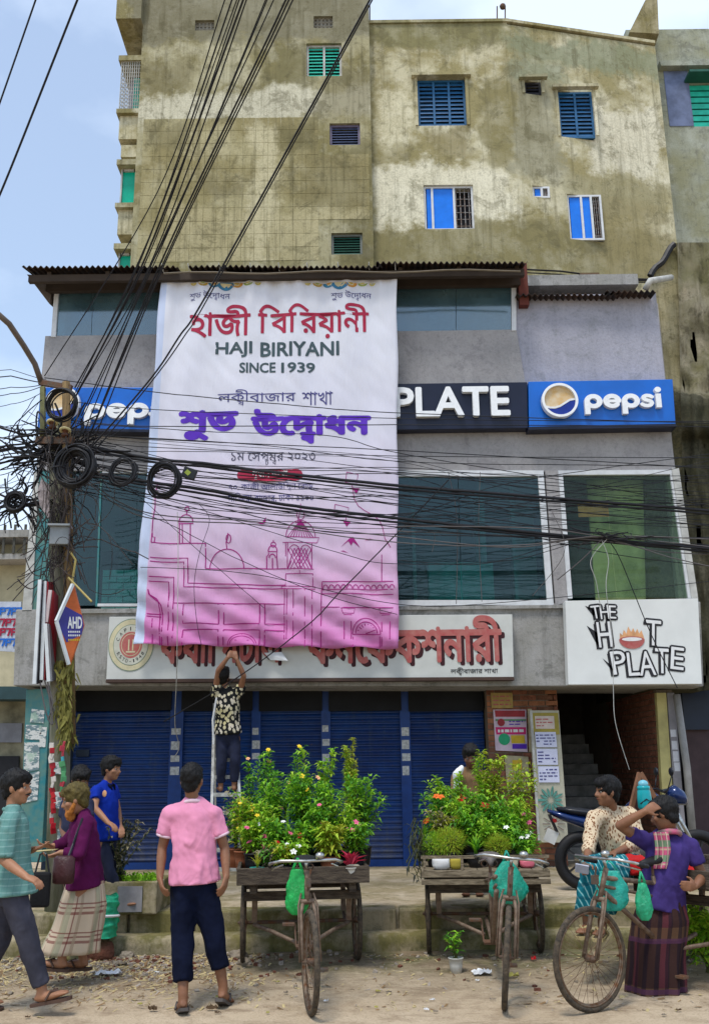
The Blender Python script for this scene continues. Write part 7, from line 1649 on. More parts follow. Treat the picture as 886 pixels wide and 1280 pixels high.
def limb(mb, P, r, round_=True, n=12):
    """tapered tube with ball ends"""
    P = [Vector(p) for p in P]; Q=[]; RR=[]
    for i in range(len(P)-1):
        m_ = 5
        for k in range(m_): t=k/m_; Q.append(P[i].lerp(P[i+1],t)); RR.append(r[i]*(1-t)+r[i+1]*t)
    Q.append(P[-1]); RR.append(r[-1]); mb.tube(Q, RR, n)
    for i in range(len(P)):
        if 0 < i < len(P)-1 or round_: mb.ball(P[i], r[i]*1.0, 12, 8)
def solid(mb, name, m, par, vox=.008, smooth=3, wr=None, uvf=None, dec=None):
    """fuse the closed pieces into one continuous skin"""
    me = bpy.data.meshes.new('tmp'); me.from_pydata([tuple(v) for v in mb.v], [], mb.f); me.update()
    o = bpy.data.objects.new('tmp', me); COL.objects.link(o)
    bm = bmesh.new(); bm.from_mesh(me); bmesh.ops.recalc_face_normals(bm, faces=bm.faces); bm.to_mesh(me); bm.free()
    md = o.modifiers.new('r','REMESH'); md.mode='VOXEL'; md.voxel_size=vox; md.use_smooth_shade=True
    if smooth: s_ = o.modifiers.new('s','SMOOTH'); s_.iterations=smooth; s_.factor=.5
    if dec: d_ = o.modifiers.new('d','DECIMATE'); d_.ratio=dec
    dg = bpy.context.evaluated_depsgraph_get(); m2 = bpy.data.meshes.new_from_object(o.evaluated_get(dg)); bpy.data.objects.remove(o)
    if wr:
        n = len(m2.vertices); 
        for v in m2.vertices:
            d = wr(v.co, v.normal)
            v.co = v.co + v.normal*d
    inv = parent_origin(par).inverted(); m2.transform(inv); m2.materials.clear(); m2.materials.append(m); m2.name = name
    m2.polygons.foreach_set('use_smooth',[True]*len(m2.polygons)); r_ = bpy.data.objects.new(name, m2); COL.objects.link(r_); r_.parent = par; return r_
def folds(seed, amp=.008, kx=9, kz=4):
    def f(c, n):
        if n.z < -.45: return 0.0
        q = Vector((c.x*kx+seed, c.y*kx, c.z*kz+c.x*2.5)); a = noise.noise(q); b = noise.noise(Vector((c.x*22+seed, c.y*22, c.z*26+c.x*12)))
        return amp*(1-abs(a)*3.2) + amp*.45*b
    return f
def hand(mb, wr, kn, palm_n, side, curl=.35, r=1.0, spread=.35):
    """wrist wr, knuckle point kn, palm normal, side = direction of the thumb"""
    wr = Vector(wr); kn = Vector(kn); d = (kn-wr).normalized(); pn = (Vector(palm_n)-d*Vector(palm_n).dot(d)).normalized(); s = d.cross(pn)
    if s.dot(Vector(side)) < 0: s = -s
    pl_ = .088*r; sect(mb, [(wr-d*.01,.026*r,.020*r),(wr+d*pl_*.35,.036*r,.017*r),(wr+d*pl_*.75,.041*r,.015*r),(wr+d*pl_,.038*r,.012*r)], s, pn, 10)
    for k,(o_,L) in enumerate(((.030,.062),(.010,.072),(-.010,.068),(-.029,.052))):
        b = wr+d*pl_*.95+s*o_*r; c1 = curl*(1+.15*k); d1 = (d*math.cos(c1)+pn*math.sin(c1)+s*o_*spread*8*.3).normalized(); m_ = b+d1*L*.5*r; d2 = (d*math.cos(c1*2.3)+pn*math.sin(c1*2.3)+s*o_*spread*6*.3).normalized(); e = m_+d2*L*.5*r
        limb(mb,[b-d*.01,m_,e],[.0095*r,.0088*r,.0075*r],n=8)
    b = wr+d*pl_*.25+s*.028*r; d1 = (d*.65+s*.7+pn*.25).normalized(); m_ = b+d1*.038*r; d2 = (d*.9+s*.25+pn*.35).normalized(); limb(mb,[b,m_,m_+d2*.032*r],[.014*r,.011*r,.009*r],n=8)
def head_parts(body, c, f, up, sc=1.0, neck=None, nr=.052):
    """adds skull, jaw, nose, ears to the body mesh; returns frame"""
    f = Vector(f).normalized(); up = (Vector(up)-f*Vector(up).dot(f)).normalized(); s = f.cross(up).normalized(); M3 = Matrix((s, f, up)).transposed(); c = Vector(c)
    def q(x,y,z): return c + M3 @ Vector((x*sc,y*sc,z*sc))
    body.ball(q(0,-.012,.025), .1*sc, 18, 12, m=M3, sc=(.76,.94,.93)); body.ball(q(0,.022,-.035), .08*sc, 16, 10, m=M3, sc=(.78,.85,1.0)); body.ball(q(0,.052,-.085), .035*sc, 10, 8, m=M3, sc=(1.0,.9,.7))
    limb(body,[q(0,.078,.020),q(0,.102,-.022)],[.009*sc,.0145*sc],n=8); 
    for s_ in (-1,1):
        body.ball(q(s_*.012,.094,-.026),.009*sc,8,6); body.ball(q(s_*.076,-.008,-.005),.03*sc,10,8,m=M3,sc=(.32,.62,1.05)); body.ball(q(s_*.042,.055,-.022),.03*sc,8,6,m=M3,sc=(1,.8,.8))
        limb(body,[q(s_*.010,.082,.026),q(s_*.045,.070,.030)],[.009*sc,.010*sc],n=8)
    body.ball(q(0,.084,-.050),.018*sc,8,6,m=M3,sc=(1.25,.6,.55))
    if neck is not None: limb(body,[neck,q(0,-.022,-.06)],[nr*1.12,nr],n=14)
    return q, M3
def head_extras(par, q, M3, sc=1.0, hairm=None, style='short', beard=None, brow=True, seed=0, stache=False):
    hairm = hairm or M_HAIR; k = .1*sc
    mb = MB(); 
    if style in ('short','full','long'):
        g_ = {'short':1.06,'full':1.13,'long':1.16}[style]
        mb.ball(q(0,-.022,.040), k*g_, 20, 14, m=M3, sc=(.80,.95,.90)); mb.ball(q(0,.012,.072), k*.86*g_, 16, 10, m=M3, sc=(.84,.92,.58)); mb.ball(q(0,-.062,-.02), k*.62*g_, 14, 10, m=M3, sc=(1.02,.62,1.0))
        if style != 'short': mb.ball(q(.015,.045,.088), k*.55, 12, 8, m=M3, sc=(1.1,.8,.55)); mb.ball(q(-.03,.03,.09), k*.5, 12, 8, m=M3, sc=(1.1,.9,.6))
        for s_ in (-1,1): mb.ball(q(s_*.070,-.006,.030), k*.28, 8, 6, m=M3, sc=(.35,.9,1.2))
    inv = M3.transposed(); c0 = q(0,0,0)
    def wr(co, n):
        a = noise.noise(Vector((co.x*70+seed,co.y*70,co.z*30)))*.006 + noise.noise(Vector((co.x*28+seed,co.y*28,co.z*22)))*.007; return a
    ho = solid(mb,'hair',hairm,par,.0075,1,wr); r2 = random.Random(int(seed*10)+5); vs_ = ho.data.vertices; st = MB()
    for k_ in range(420):
        v = vs_[r2.randrange(len(vs_))]; dn = (v.normal*.55 + M3 @ Vector((r2.gauss(0,.25), -.35, -.35 if v.co.z < 0 else .1)) + Vector((r2.gauss(0,.3),r2.gauss(0,.3),r2.gauss(0,.3)))).normalized(); L_ = r2.uniform(.008,.020); s0 = dn.orthogonal().normalized()*.0022
        st.mesh([v.co-s0-v.normal*.003, v.co+s0-v.normal*.003, v.co+dn*L_], [(0,1,2)])
    st.build('hair_strands', hairm, ho, world=False)['kind'] = 'stuff'
    for s_ in (-1,1):
        mb = MB(); mb.ball(q(s_*.031,.0695,.004),.0105*sc,10,8); mb.build('eye',M_EYE,par,smooth=True); mb = MB(); mb.ball(q(s_*.0315,.0755,.004),.0062*sc,8,6); mb.build('pupil',M_PUP,par,smooth=True)
        mb = MB(); mb.tube([q(s_*.014,.090,.031),q(s_*.032,.086,.036),q(s_*.050,.074,.031)],[.003*sc,.0045*sc,.002*sc],6); mb.build('eyebrow',hairm if beard is None else M_HAIR,par)
    mb = MB(); mb.tube([q(-.022,.085,-.053),q(-.008,.096,-.050),q(0,.097,-.052),q(.008,.096,-.050),q(.022,.085,-.053)],[.002,.0045,.004,.0045,.002],6); mb.build('lips',M_LIP,par,smooth=True)
    if stache: mb = MB(); mb.tube([q(-.030,.080,-.046),q(-.014,.098,-.038),q(0,.101,-.037),q(.014,.098,-.038),q(.030,.080,-.046)],[.002,.006,.006,.006,.002],6); mb.build('moustache',M_HAIR,par)
    if beard is not None:
        mb = MB(); mb.ball(q(0,.055,-.095),.045*sc,12,8,m=M3,sc=(1.05,.9,1.5))
        for s_ in (-1,1): limb(mb,[q(s_*.066,.005,-.03),q(s_*.055,.035,-.075),q(s_*.02,.07,-.10)],[.014,.022,.028])
        solid(mb,'beard',beard,par,.008,1,wr)
V3 = lambda t: at(*t) if isinstance(t, tuple) and len(t)==3 else Vector(t)
def person(label, J, face, cat='person', up=(0,0,1), skin=SK1, hair='short', hairm=None, beard=None, stache=False, sc=1.0, shirt=None, pants=None, sleeve=.95, feet=True, group=None,
           shirt_hem=0.0, girth=1.0, hands=((0,.35),(0,.35)), palm=((1,0,0),(-1,0,0)), thumbs=((0,1,0),(0,1,0)), shoes=None, legs=True, hsc=1.0, fsh=.010, seed=1, collar=None, cuffs=None, legr=(.088,.062,.040), sandalm=None, hemk=1.0):
    """J: surveyed joints. 0 = the figure's right side, 1 = its left"""
    sc *= 1.03
    J = {k: ([V3(q) for q in v] if isinstance(v, list) else V3(v)) for k, v in J.items()}
    base = Vector((J['pelvis'].x, J['pelvis'].y, min(a.z for a in J['ankle'])-.08)); t = empty('person', label, cat, base, group)
    girth *= .95; lat = (J['shoulder'][0]-J['shoulder'][1]).normalized(); upv = (J['neck']-J['pelvis']).normalized(); fw = upv.cross(lat).normalized(); latp = fw.cross(upv)*-1
    latp = lat-upv*lat.dot(upv); latp.normalize(); g_ = girth
    hl = (J['hip'][0]-J['hip'][1]); hl = (hl-upv*hl.dot(upv)).normalized() if hl.length > .01 else latp
    N_, P_l = J['neck'], J['pelvis']
    def tp(t_): return P_l.lerp(N_, t_)
    body = MB(); q, M3 = head_parts(body, J['head'], face, up, sc, N_, .050*g_)
    sect(body,[(P_l-upv*.08,.10*g_,.08*g_,hl,fw),(tp(.0),.150*g_,.105*g_,hl,fw),(tp(.3),.125*g_,.09*g_),(tp(.62),.148*g_,.10*g_),(tp(.86),.145*g_,.085*g_),(tp(.97),.07*g_,.06*g_)],latp,fw,18)
    for i in (0,1):
        S,E,Wr,K = J['shoulder'][i],J['elbow'][i],J['wrist'][i],J['hand'][i]
        limb(body,[tp(.9),S],[.05,.055*g_]); limb(body,[S,S.lerp(E,.4),E,E.lerp(Wr,.35),Wr],[.055*g_,.048*g_,.038*g_,.040*g_,.0255])
        hand(body,Wr,K,palm[i],thumbs[i],hands[i][1] if isinstance(hands[i],tuple) else .35,hsc)
        if legs:
            H,Kn,A,T = J['hip'][i],J['knee'][i],J['ankle'][i],J['toe'][i]
            limb(body,[H,Kn,Kn.lerp(A,.3),A],[legr[0]*g_,legr[1]*g_*.9,.054*g_,.036]);
            fd = (T-A); fd.z = T.z-A.z; hl_ = A-Vector((fd.x,fd.y,0)).normalized()*.035; hl_.z = A.z-.055
            T2 = T.copy(); fdir=(T2-hl_).normalized(); sd = fdir.cross(Vector((0,0,1))).normalized(); u2 = sd.cross(fdir)
            sect(body,[(hl_-fdir*.012,.022,.02,sd,u2),(hl_+fdir*.03,.034,.036,sd,u2),(hl_+fdir*.10,.040,.034,sd,u2),(hl_+fdir*.17,.046,.022,sd,u2),(hl_+fdir*.215,.040,.014,sd,u2)],sd,u2,12); limb(body,[A,hl_+fdir*.03+u2*.005],[.036,.036])
            for k in range(5): o_ = (k-2)*.0175; limb(body,[hl_+fdir*.195+sd*o_,hl_+fdir*(.235-abs(k-(1 if i else 3))*.006)+sd*o_],[.012,.009],n=6)
    vx = .0078 if P_l.y < 8.9 else .0105; vs_ = .0125 if P_l.y < 8.9 else .017
    for i in (0,1): limb(body,[tp(1.0),J['shoulder'][i]-upv*.015],[.045,.05])
    solid(body,'body',skin,t,vx,3)
    head_extras(t,q,M3,sc,hairm,hair,beard,seed=seed*3.7,stache=stache)
    out = {'t':t,'J':J,'fw':fw,'lat':latp,'up':upv,'tp':tp,'q':q,'M3':M3}
    if shirt is not None:
        mb = MB(); e = 1.0
        hem = P_l-upv*(shirt_hem+.035)
        sect(mb,[(hem,.200*g_*hemk,.165*g_*hemk,hl,fw),(tp(.05),.190*g_*(1+hemk)/2,.155*g_*(1+hemk)/2,hl,fw),(tp(.3),.170*g_,.135*g_),(tp(.62),.174*g_,.130*g_),(tp(.84),.170*g_,.112*g_),(tp(.93),.105*g_,.085*g_),(tp(1.0),.062*g_,.062*g_)],latp,fw,22)
        for i in (0,1):
            S,E,Wr = J['shoulder'][i],J['elbow'][i],J['wrist'][i]; limb(mb,[tp(.87),S],[.075*g_,.068*g_]); limb(mb,[tp(1.0)+upv*.005,S-upv*.004],[.058*g_,.060*g_])
            mb.ball(S,.070*g_,14,10); L = sleeve if not isinstance(sleeve,tuple) else sleeve[i]
            if L <= 1: mb.tube([S,S.lerp(E,L*.5),S.lerp(E,L)],[.069*g_,.066*g_,.067*g_],16)
            else:
                e_ = E.lerp(Wr,L-1); limb(mb,[S,E],[.070*g_,.060*g_],n=16); mb.tube([E,E.lerp(e_,.5),e_],[.058*g_,.056*g_,.050*g_],16)
        solid(mb,'shirt',shirt,t,vs_,2,folds(seed*5.3,fsh))
        if collar is not None:
            mb = MB(); c = tp(.985); mb.torus(c-fw*.004, .066*g_, .016, (upv+fw*.25).normalized(), 24, 8); 
            for s_ in (-1,1): mb.tube([c+latp*s_*.058*g_+upv*.012, c+latp*s_*.04+fw*.062-upv*.008, c+latp*s_*.028+fw*.075-upv*.05],[.015,.014,.008],6)
            mb.build('collar',collar,t,smooth=True)
        if cuffs is not None:
            for i in (0,1):
                S,E = J['shoulder'][i],J['elbow'][i]; L = sleeve if not isinstance(sleeve,tuple) else sleeve[i]; c = S.lerp(E,L); mb = MB(); mb.torus(c,.064*g_,.010,(E-S).normalized(),20,6); mb.build('cuff',cuffs,t,smooth=True)
    if pants is not None:
        pm, ends, pr = pants; mb = MB()
        sect(mb,[(P_l-upv*.13,.12*g_,.10*g_,hl,fw),(P_l-upv*.04,.162*g_,.122*g_,hl,fw),(tp(.06),.155*g_,.112*g_,hl,fw),(tp(.10),.12*g_,.09*g_,hl,fw)],hl,fw,20)
        for i in (0,1):
            H,Kn,A = J['hip'][i],J['knee'][i],J['ankle'][i]; e_ = Kn.lerp(A,ends[i]); limb(mb,[H,Kn],[pr[0]*g_,pr[1]*g_],n=16); mb.tube([Kn,Kn.lerp(e_,.5),e_],[pr[1]*g_,(pr[1]*.55+pr[2]*.45)*g_,pr[2]*g_],16)
        solid(mb,'trousers',pm,t,vs_,2,folds(seed*2.9+4,.008,10,5))
    if sandalm is not None:
        for i in (0,1):
            A,T = J['ankle'][i],J['toe'][i]; fd=(T-A); hl_ = A-Vector((fd.x,fd.y,0)).normalized()*.035; hl_.z=A.z-.055; fdir=(T-hl_).normalized(); sd=fdir.cross(Vector((0,0,1))).normalized(); u2=sd.cross(fdir)
            s_ = bpy.data.objects.new('sandal',None); COL.objects.link(s_); s_.parent=t; mb=MB(); V=[];F=[]; n=10
            prof=[(-.045,.026),(-.02,.038),(.05,.038),(.12,.045),(.19,.050),(.235,.040),(.25,.02)]
            for x,wd_ in prof:
                for zz in (-.052,-.030): V += [hl_+fdir*x+sd*wd_+u2*zz, hl_+fdir*x-sd*wd_+u2*zz]
            for k in range(len(prof)-1): a=k*4;b=a+4; F += [(a,a+1,b+1,b),(a+2,b+2,b+3,a+3),(a,b,b+2,a+2),(a+1,a+3,b+3,b+1)]
            F += [(0,2,3,1),(len(V)-4,len(V)-3,len(V)-1,len(V)-2)]; mb.mesh(V,F); mb.build('sole',sandalm,s_)
            mb=MB(); mb.tube([hl_+fdir*.17-u2*.015+u2*.03,hl_+fdir*.12+sd*.03+u2*.03,hl_+fdir*.08+sd*.046-u2*.02],.009,6); mb.tube([hl_+fdir*.17+u2*.015,hl_+fdir*.12-sd*.03+u2*.03,hl_+fdir*.08-sd*.046-u2*.02],.009,6); mb.build('strap',sandalm,s_)
    return out
def plaid(name, base, cols, kx=1.0, rough=.85, scale=1.0):
    """woven checks by UV: cols = (colour, period, width, phase, axis)"""
    g = NG(name, rough, .15); s = g.sep(g.uv); c = g.mix(g.ramp(g.noise(8,4),[(.3,0),(.7,.25)]), base, tuple(x*.7 for x in base))
    for col, per, wd_, ph, ax in cols:
        fr_ = g.math('FRACT', g.math('ADD', g.math('DIVIDE', s[ax], per), ph)); m_ = g.math('LESS_THAN', fr_, wd_); c = g.mix(g.math('MULTIPLY', m_, .72), c, col)
    return g.out(c, g.noise(90,3), .2)
def wrap(name, secs, m, par, folds_=9, amp=.016, n=72, seed=0.0, twist=0.0, ln=None):
    """hanging cloth tube. secs: (centre, a, b, A, B); UV in metres"""
    V=[];UV=[];F=[]; K=[]; R_=len(secs); sub=6
    S = []
    for i in range(R_-1):
        for k in range(sub):
            t=k/sub; a,b=secs[i],secs[i+1]; S.append((Vector(a[0]).lerp(Vector(b[0]),t),a[1]*(1-t)+b[1]*t,a[2]*(1-t)+b[2]*t,a[3].lerp(b[3],t),a[4].lerp(b[4],t)))
    S.append(secs[-1]); L=0
    for i,(c,a_,b_,A,B) in enumerate(S):
        if i: L += (Vector(c)-Vector(S[i-1][0])).length
        q = i/(len(S)-1)
        for k in range(n+1):
            t=2*math.pi*k/n; w_=amp*(.25+1.0*q)*(math.sin(folds_*t+seed+1.6*math.sin(t*2+q*1.5))+.5*noise.noise(Vector((math.cos(t)*3+seed,math.sin(t)*3,q*3)))*2)
            V.append(Vector(c)+A*((a_+w_)*math.cos(t))+B*((b_+w_)*math.sin(t))); UV.append((k/n*1.1+twist*q, L))
    for i in range(len(S)-1):
        for k in range(n): F.append((i*(n+1)+k,i*(n+1)+k+1,(i+1)*(n+1)+k+1,(i+1)*(n+1)+k))
    mb=MB(); mb.mesh(V,F); mb.uv=UV; o=mb.build(name,m,par,smooth=True); md=o.modifiers.new('t','SOLIDIFY'); md.thickness=.004; return o
X_ = Vector((1,0,0)); Y_ = Vector((0,1,0)); Z_ = Vector((0,0,1))

# ---- man in the pink polo, seen from behind
M_PINK = cloth_mat('pink polo cotton', (.70,.27,.41), .16); M_PINKW = mat('pale pink trim', (.72,.52,.60), .85); M_NAVYP = cloth_mat('navy jersey trouser', (.004,.007,.024), .4)
M_SAND = mat('grey rubber sandal', (.075,.065,.06), .7)
pk = person('man in a pink polo shirt and cropped navy trousers standing with his back turned', dict(head=(240,976,7.62), neck=(241,1002,7.62), pelvis=(243,1098,7.62),
    shoulder=[(267,1019,7.62),(213,1019,7.62)], elbow=[(281,1060,7.64),(203,1060,7.64)], wrist=[(283,1096,7.56),(200,1098,7.56)], hand=[(279,1114,7.50),(205,1120,7.50)],
    hip=[(254,1110,7.62),(231,1110,7.62)], knee=[(267,1166,7.62),(229,1168,7.58)], ankle=[(279,1232,7.62),(229,1243,7.45)], toe=[(287,1252,7.80),(224,1262,7.64)]),
    (0.05,1,-.02), shirt=M_PINK, sleeve=.62, shirt_hem=.0, pants=(M_NAVYP,(.68,.80),(.108,.088,.070)), palm=((-1,.3,0),(1,.3,0)), thumbs=((0,1,0),(0,1,0)), collar=M_PINKW, cuffs=M_PINKW, skin=SK1, girth=1.0, sandalm=M_SAND, seed=1, fsh=.013)
# ---- man walking in from the left
g = NG('teal checked cotton', .85, .15); s_ = g.sep(); ck = g.math('LESS_THAN', g.math('FRACT', g.math('MULTIPLY', s_[2], 22)), .18); ck2 = g.math('LESS_THAN', g.math('FRACT', g.math('MULTIPLY', s_[0], 24)), .14)
c = g.mix(g.ramp(g.noise(5),[(.3,0),(.7,1)]), (.085,.20,.185), (.14,.28,.255)); c = g.mix(g.math('MULTIPLY', ck, .35), c, (.30,.45,.42)); c = g.mix(g.math('MULTIPLY', ck2, .3), c, (.06,.18,.18)); M_TEALS = g.out(c, g.noise(40), .3)
M_GREYT = cloth_mat('slate grey trouser', (.055,.055,.075), .35); M_BRS = mat('brown flip flop', (.09,.05,.035), .7)
gm = person('moustached man in a teal checked shirt and grey trousers striding in from the left edge', dict(head=(22,985,7.5), neck=(17,1012,7.5), pelvis=(14,1108,7.5),
    shoulder=[(12,1028,7.31),(17,1026,7.68)], elbow=[(5,1075,7.24),(20,1068,7.74)], wrist=[(33,1096,7.12),(42,1062,7.66)], hand=[(48,1102,7.10),(57,1057,7.62)],
    hip=[(15,1112,7.41),(14,1112,7.58)], knee=[(34,1170,7.40),(-2,1180,7.60)], ankle=[(53,1237,7.42),(-30,1238,7.62)], toe=[(84,1240,7.40),(-8,1252,7.62)]),
    (1,-.10,-.04), shirt=M_TEALS, sleeve=.98, shirt_hem=.02, pants=(M_GREYT,(.93,.93),(.100,.082,.062)), palm=((0,.2,-1),(0,-.2,1)), thumbs=((0,.6,.8),(0,-.8,.4)), hands=((0,.35),(0,.15)), stache=True, hair='full', skin=SK2, sandalm=M_BRS, seed=2, collar=M_TEALS, hemk=1.22)
# ---- stooping man with an orange beard
M_PLUM = cloth_mat('plum jersey', (.10,.008,.065), .35); M_HEN = mat('henna orange beard', (.48,.17,.03), .8, var=.4, scale=20, bump=.5); M_HOLV = mat('dull olive brown hair', (.115,.085,.02), .7, var=.5, scale=20, bump=.5)
pm_ = person('stooping man with an orange beard, plum long sleeved shirt and cream checked wrap', dict(head=(94,1000,8.35), neck=(104,1016,8.42), pelvis=(107,1100,8.45),
    shoulder=[(100,1027,8.62),(108,1030,8.26)], elbow=[(84,1055,8.66),(98,1068,8.16)], wrist=[(66,1058,8.58),(76,1066,8.14)], hand=[(56,1057,8.55),(65,1070,8.14)],
    hip=[(107,1108,8.54),(105,1108,8.37)], knee=[(98,1152,8.56),(84,1152,8.34)], ankle=[(104,1195,8.58),(78,1196,8.34)], toe=[(84,1205,8.62),(62,1204,8.36)]),
    (-1,-.18,-.28), up=(-.25,0,1), shirt=M_PLUM, sleeve=1.86, shirt_hem=.02, hairm=M_HOLV, beard=M_HEN, hair='full', palm=((0,.2,1),(0,.2,1)), thumbs=((0,-1,.3),(0,1,.3)), skin=SK2, girth=.98, sandalm=M_BRS, seed=3, legr=(.07,.055,.04))
MAR_=(.16,.03,.03)
M_LUNG1 = plaid('cream checked wrap cotton', (.52,.42,.31), [(MAR_,.22,.10,0,1),(MAR_,.22,.06,.16,1),((.34,.26,.18),.11,.2,.3,0),(MAR_,.22,.04,.3,0),((.30,.30,.20),.22,.2,.6,0),(MAR_,.22,.05,.30,1)])
c = [at(107,1101,8.45),at(104,1130,8.45),at(97,1160,8.45),at(88,1190,8.45)]
wrap('waist_wrap',[(c[0],.145,.115,X_,Y_),(c[1],.185,.16,X_,Y_),(c[2],.20,.17,X_,Y_),(c[3],.235,.18,X_,Y_)],M_LUNG1,pm_['t'],6,.013,seed=1)
mb = MB(); c = at(80,1088,8.05); V=[];F=[]
loft_ = [(c+Vector((0,0,.11)),.06,.02),(c+Vector((0,0,.09)),.085,.045),(c+Vector((0,0,-.02)),.09,.055),(c+Vector((0,0,-.09)),.085,.05),(c+Vector((0,0,-.10)),.07,.04)]
sect(mb,[(a,b,d,X_,Y_) for a,b,d in loft_],X_,Y_,12); sb = empty('shoulder_bag','dark maroon leather bag worn across the plum shirted man','bag',c); mb.build('pouch',mat('maroon leather',(.055,.018,.02),.45,var=.3,bump=.3),sb,smooth=True)
mb = MB(); mb.tube([c+Vector((.03,0,.10)),at(92,1055,8.14),at(103,1024,8.2),at(108,1014,8.42)],.010,6); mb.build('strap',M_BKP,sb)
mb = MB(); a = at(58,1063,8.3); sect(mb,[(a+Vector((-.09,0,-.006)),.012,.05,Z_*.3,Y_),(a,.02,.06,Z_*.3,Y_),(a+Vector((.09,0,.006)),.014,.05,Z_*.3,Y_)],Z_,Y_,10); tag(mb.build('paper_parcel',mat('yellowed paper',(.5,.42,.2),.8),smooth=True),'small yellowed paper parcel passed between the two men at the left','parcel')
mb = MB(); c = at(51,1112,8.0); mb.cbox(c,(.15,.06,.26)); bb_ = empty('black_bag','black cloth bag hanging below the hands of the men at the left','bag',c); mb.build('bag_body',mat('black canvas',(.012,.012,.014),.9,bump=.3),bb_,bevel=.02)
mb = MB(); mb.tube([c+Vector((-.05,0,.12)),c+Vector((-.02,0,.26)),at(55,1066,8.2),c+Vector((.03,0,.26)),c+Vector((.06,0,.12))],.008,5); mb.build('handle',M_BKP,bb_)
# ---- youth in dark shirt behind the two
M_DKS = mat('dark navy shirt', (.02,.025,.06), .9, var=.4)
person('dark haired youth in a navy shirt half hidden behind the plum shirted man', dict(head=(101,975,9.3), neck=(98,992,9.35), pelvis=(93,1070,9.4),
    shoulder=[(84,1004,9.42),(110,1006,9.30)], elbow=[(78,1035,9.4),(114,1036,9.2)], wrist=[(84,1052,9.2),(108,1052,9.05)], hand=[(90,1056,9.1),(104,1056,8.98)],
    hip=[(87,1078,9.4),(99,1078,9.4)], knee=[(88,1125,9.4),(100,1125,9.4)], ankle=[(88,1172,9.45),(100,1172,9.45)], toe=[(90,1182,9.25),(104,1182,9.25)]),
    (.55,-1,-.45), shirt=M_DKS, sleeve=.6, shirt_hem=.03, pants=(M_NAVYP,(.95,.95),(.085,.07,.055)), hair='full', skin=SK3, girth=.86, seed=4, sc=.95)
# ---- young man in blue tee on the step
M_BLUET = cloth_mat('royal blue jersey', (.006,.03,.33), .35)
bt = person('young man in a royal blue T-shirt and jeans walking right along the pavement', dict(head=(140,961,9.95), neck=(134,980,9.98), pelvis=(132,1042,10.0),
    shoulder=[(121,988,9.86),(141,987,10.16)], elbow=[(119,1010,9.74),(148,1012,10.2)], wrist=[(135,1028,9.62),(150,1032,10.05)], hand=[(142,1032,9.58),(152,1038,10.0)],
    hip=[(127,1048,9.96),(137,1048,10.06)], knee=[(136,1084,9.92),(139,1085,10.12)], ankle=[(150,1124,9.95),(128,1125,10.2)], toe=[(163,1130,9.9),(142,1131,10.2)]),
    (1,-.35,-.12), shirt=M_BLUET, sleeve=.55, shirt_hem=.03, pants=(mat('dark denim',(.015,.02,.05),.9,var=.5),(.95,.95),(.086,.068,.055)), palm=((0,0,-1),(0,0,-1)), thumbs=((0,1,0),(0,-1,0)), hair='full', skin=SK2, girth=.86, sc=.93, seed=5, collar=M_NAVYP)
p = bt['tp'](.72)+bt['fw']*.11-bt['lat']*-.05; mb = MB(); mb.ball(at(131,992,9.82),.022,10,6,sc=(1,.35,1.5)); mb.build('chest_emblem',mat('print orange',(.8,.42,.2)),bt['t'])
# ---- man on the ladder fixing the banner
g = NG('dark shirt with cream blotches', .85, .15); v_ = g.voro(22, src=g.map(g.co,(1,1,.8)), feature='F1'); nn = g.noise(20,2); m_ = g.ramp(g.math('ADD', v_.outputs['Distance'], g.math('MULTIPLY',nn,.35)), [(.60,1),(.64,0)])
M_BLOT = g.out(g.mix(m_, (.012,.013,.014), g.mix(g.ramp(g.noise(3),[(.4,0),(.6,1)]), (.50,.45,.22),(.55,.50,.42))), g.noise(30), .2)
lm = person('man in a cream-blotched dark shirt on the ladder reaching up to the banner', dict(head=(279,845,13.02), neck=(283,861,13.05), pelvis=(285,916,13.12),
    shoulder=[(299,867,13.05),(269,868,13.05)], elbow=[(305,845,12.9),(273,838,12.88)], wrist=[(296,824,12.86),(285,822,12.84)], hand=[(293,815,12.88),(290,814,12.88)],
    hip=[(293,924,13.12),(278,924,13.12)], knee=[(294,952,13.08),(277,953,13.08)], ankle=[(293,980,13.14),(276,981,13.14)], toe=[(295,984,13.34),(274,985,13.34)]),
    (.15,1,.45), up=(0,-.4,1), shirt=M_BLOT, sleeve=.45, shirt_hem=-.02, pants=(mat('dark denim',(.015,.02,.05)),(.9,.9),(.090,.072,.060)), palm=((0,1,.2),(0,1,.2)), thumbs=((-1,0,0),(1,0,0)), hair='full', skin=SK1, girth=.98, seed=6)
mb = MB(); mb.tube([at(271,872,12.9),at(266,900,12.95),at(267,930,13.0)],.012,5); tag(mb.build('measuring_pole',M_LETE),'thin white pole standing along the left side of the ladder man','pole')
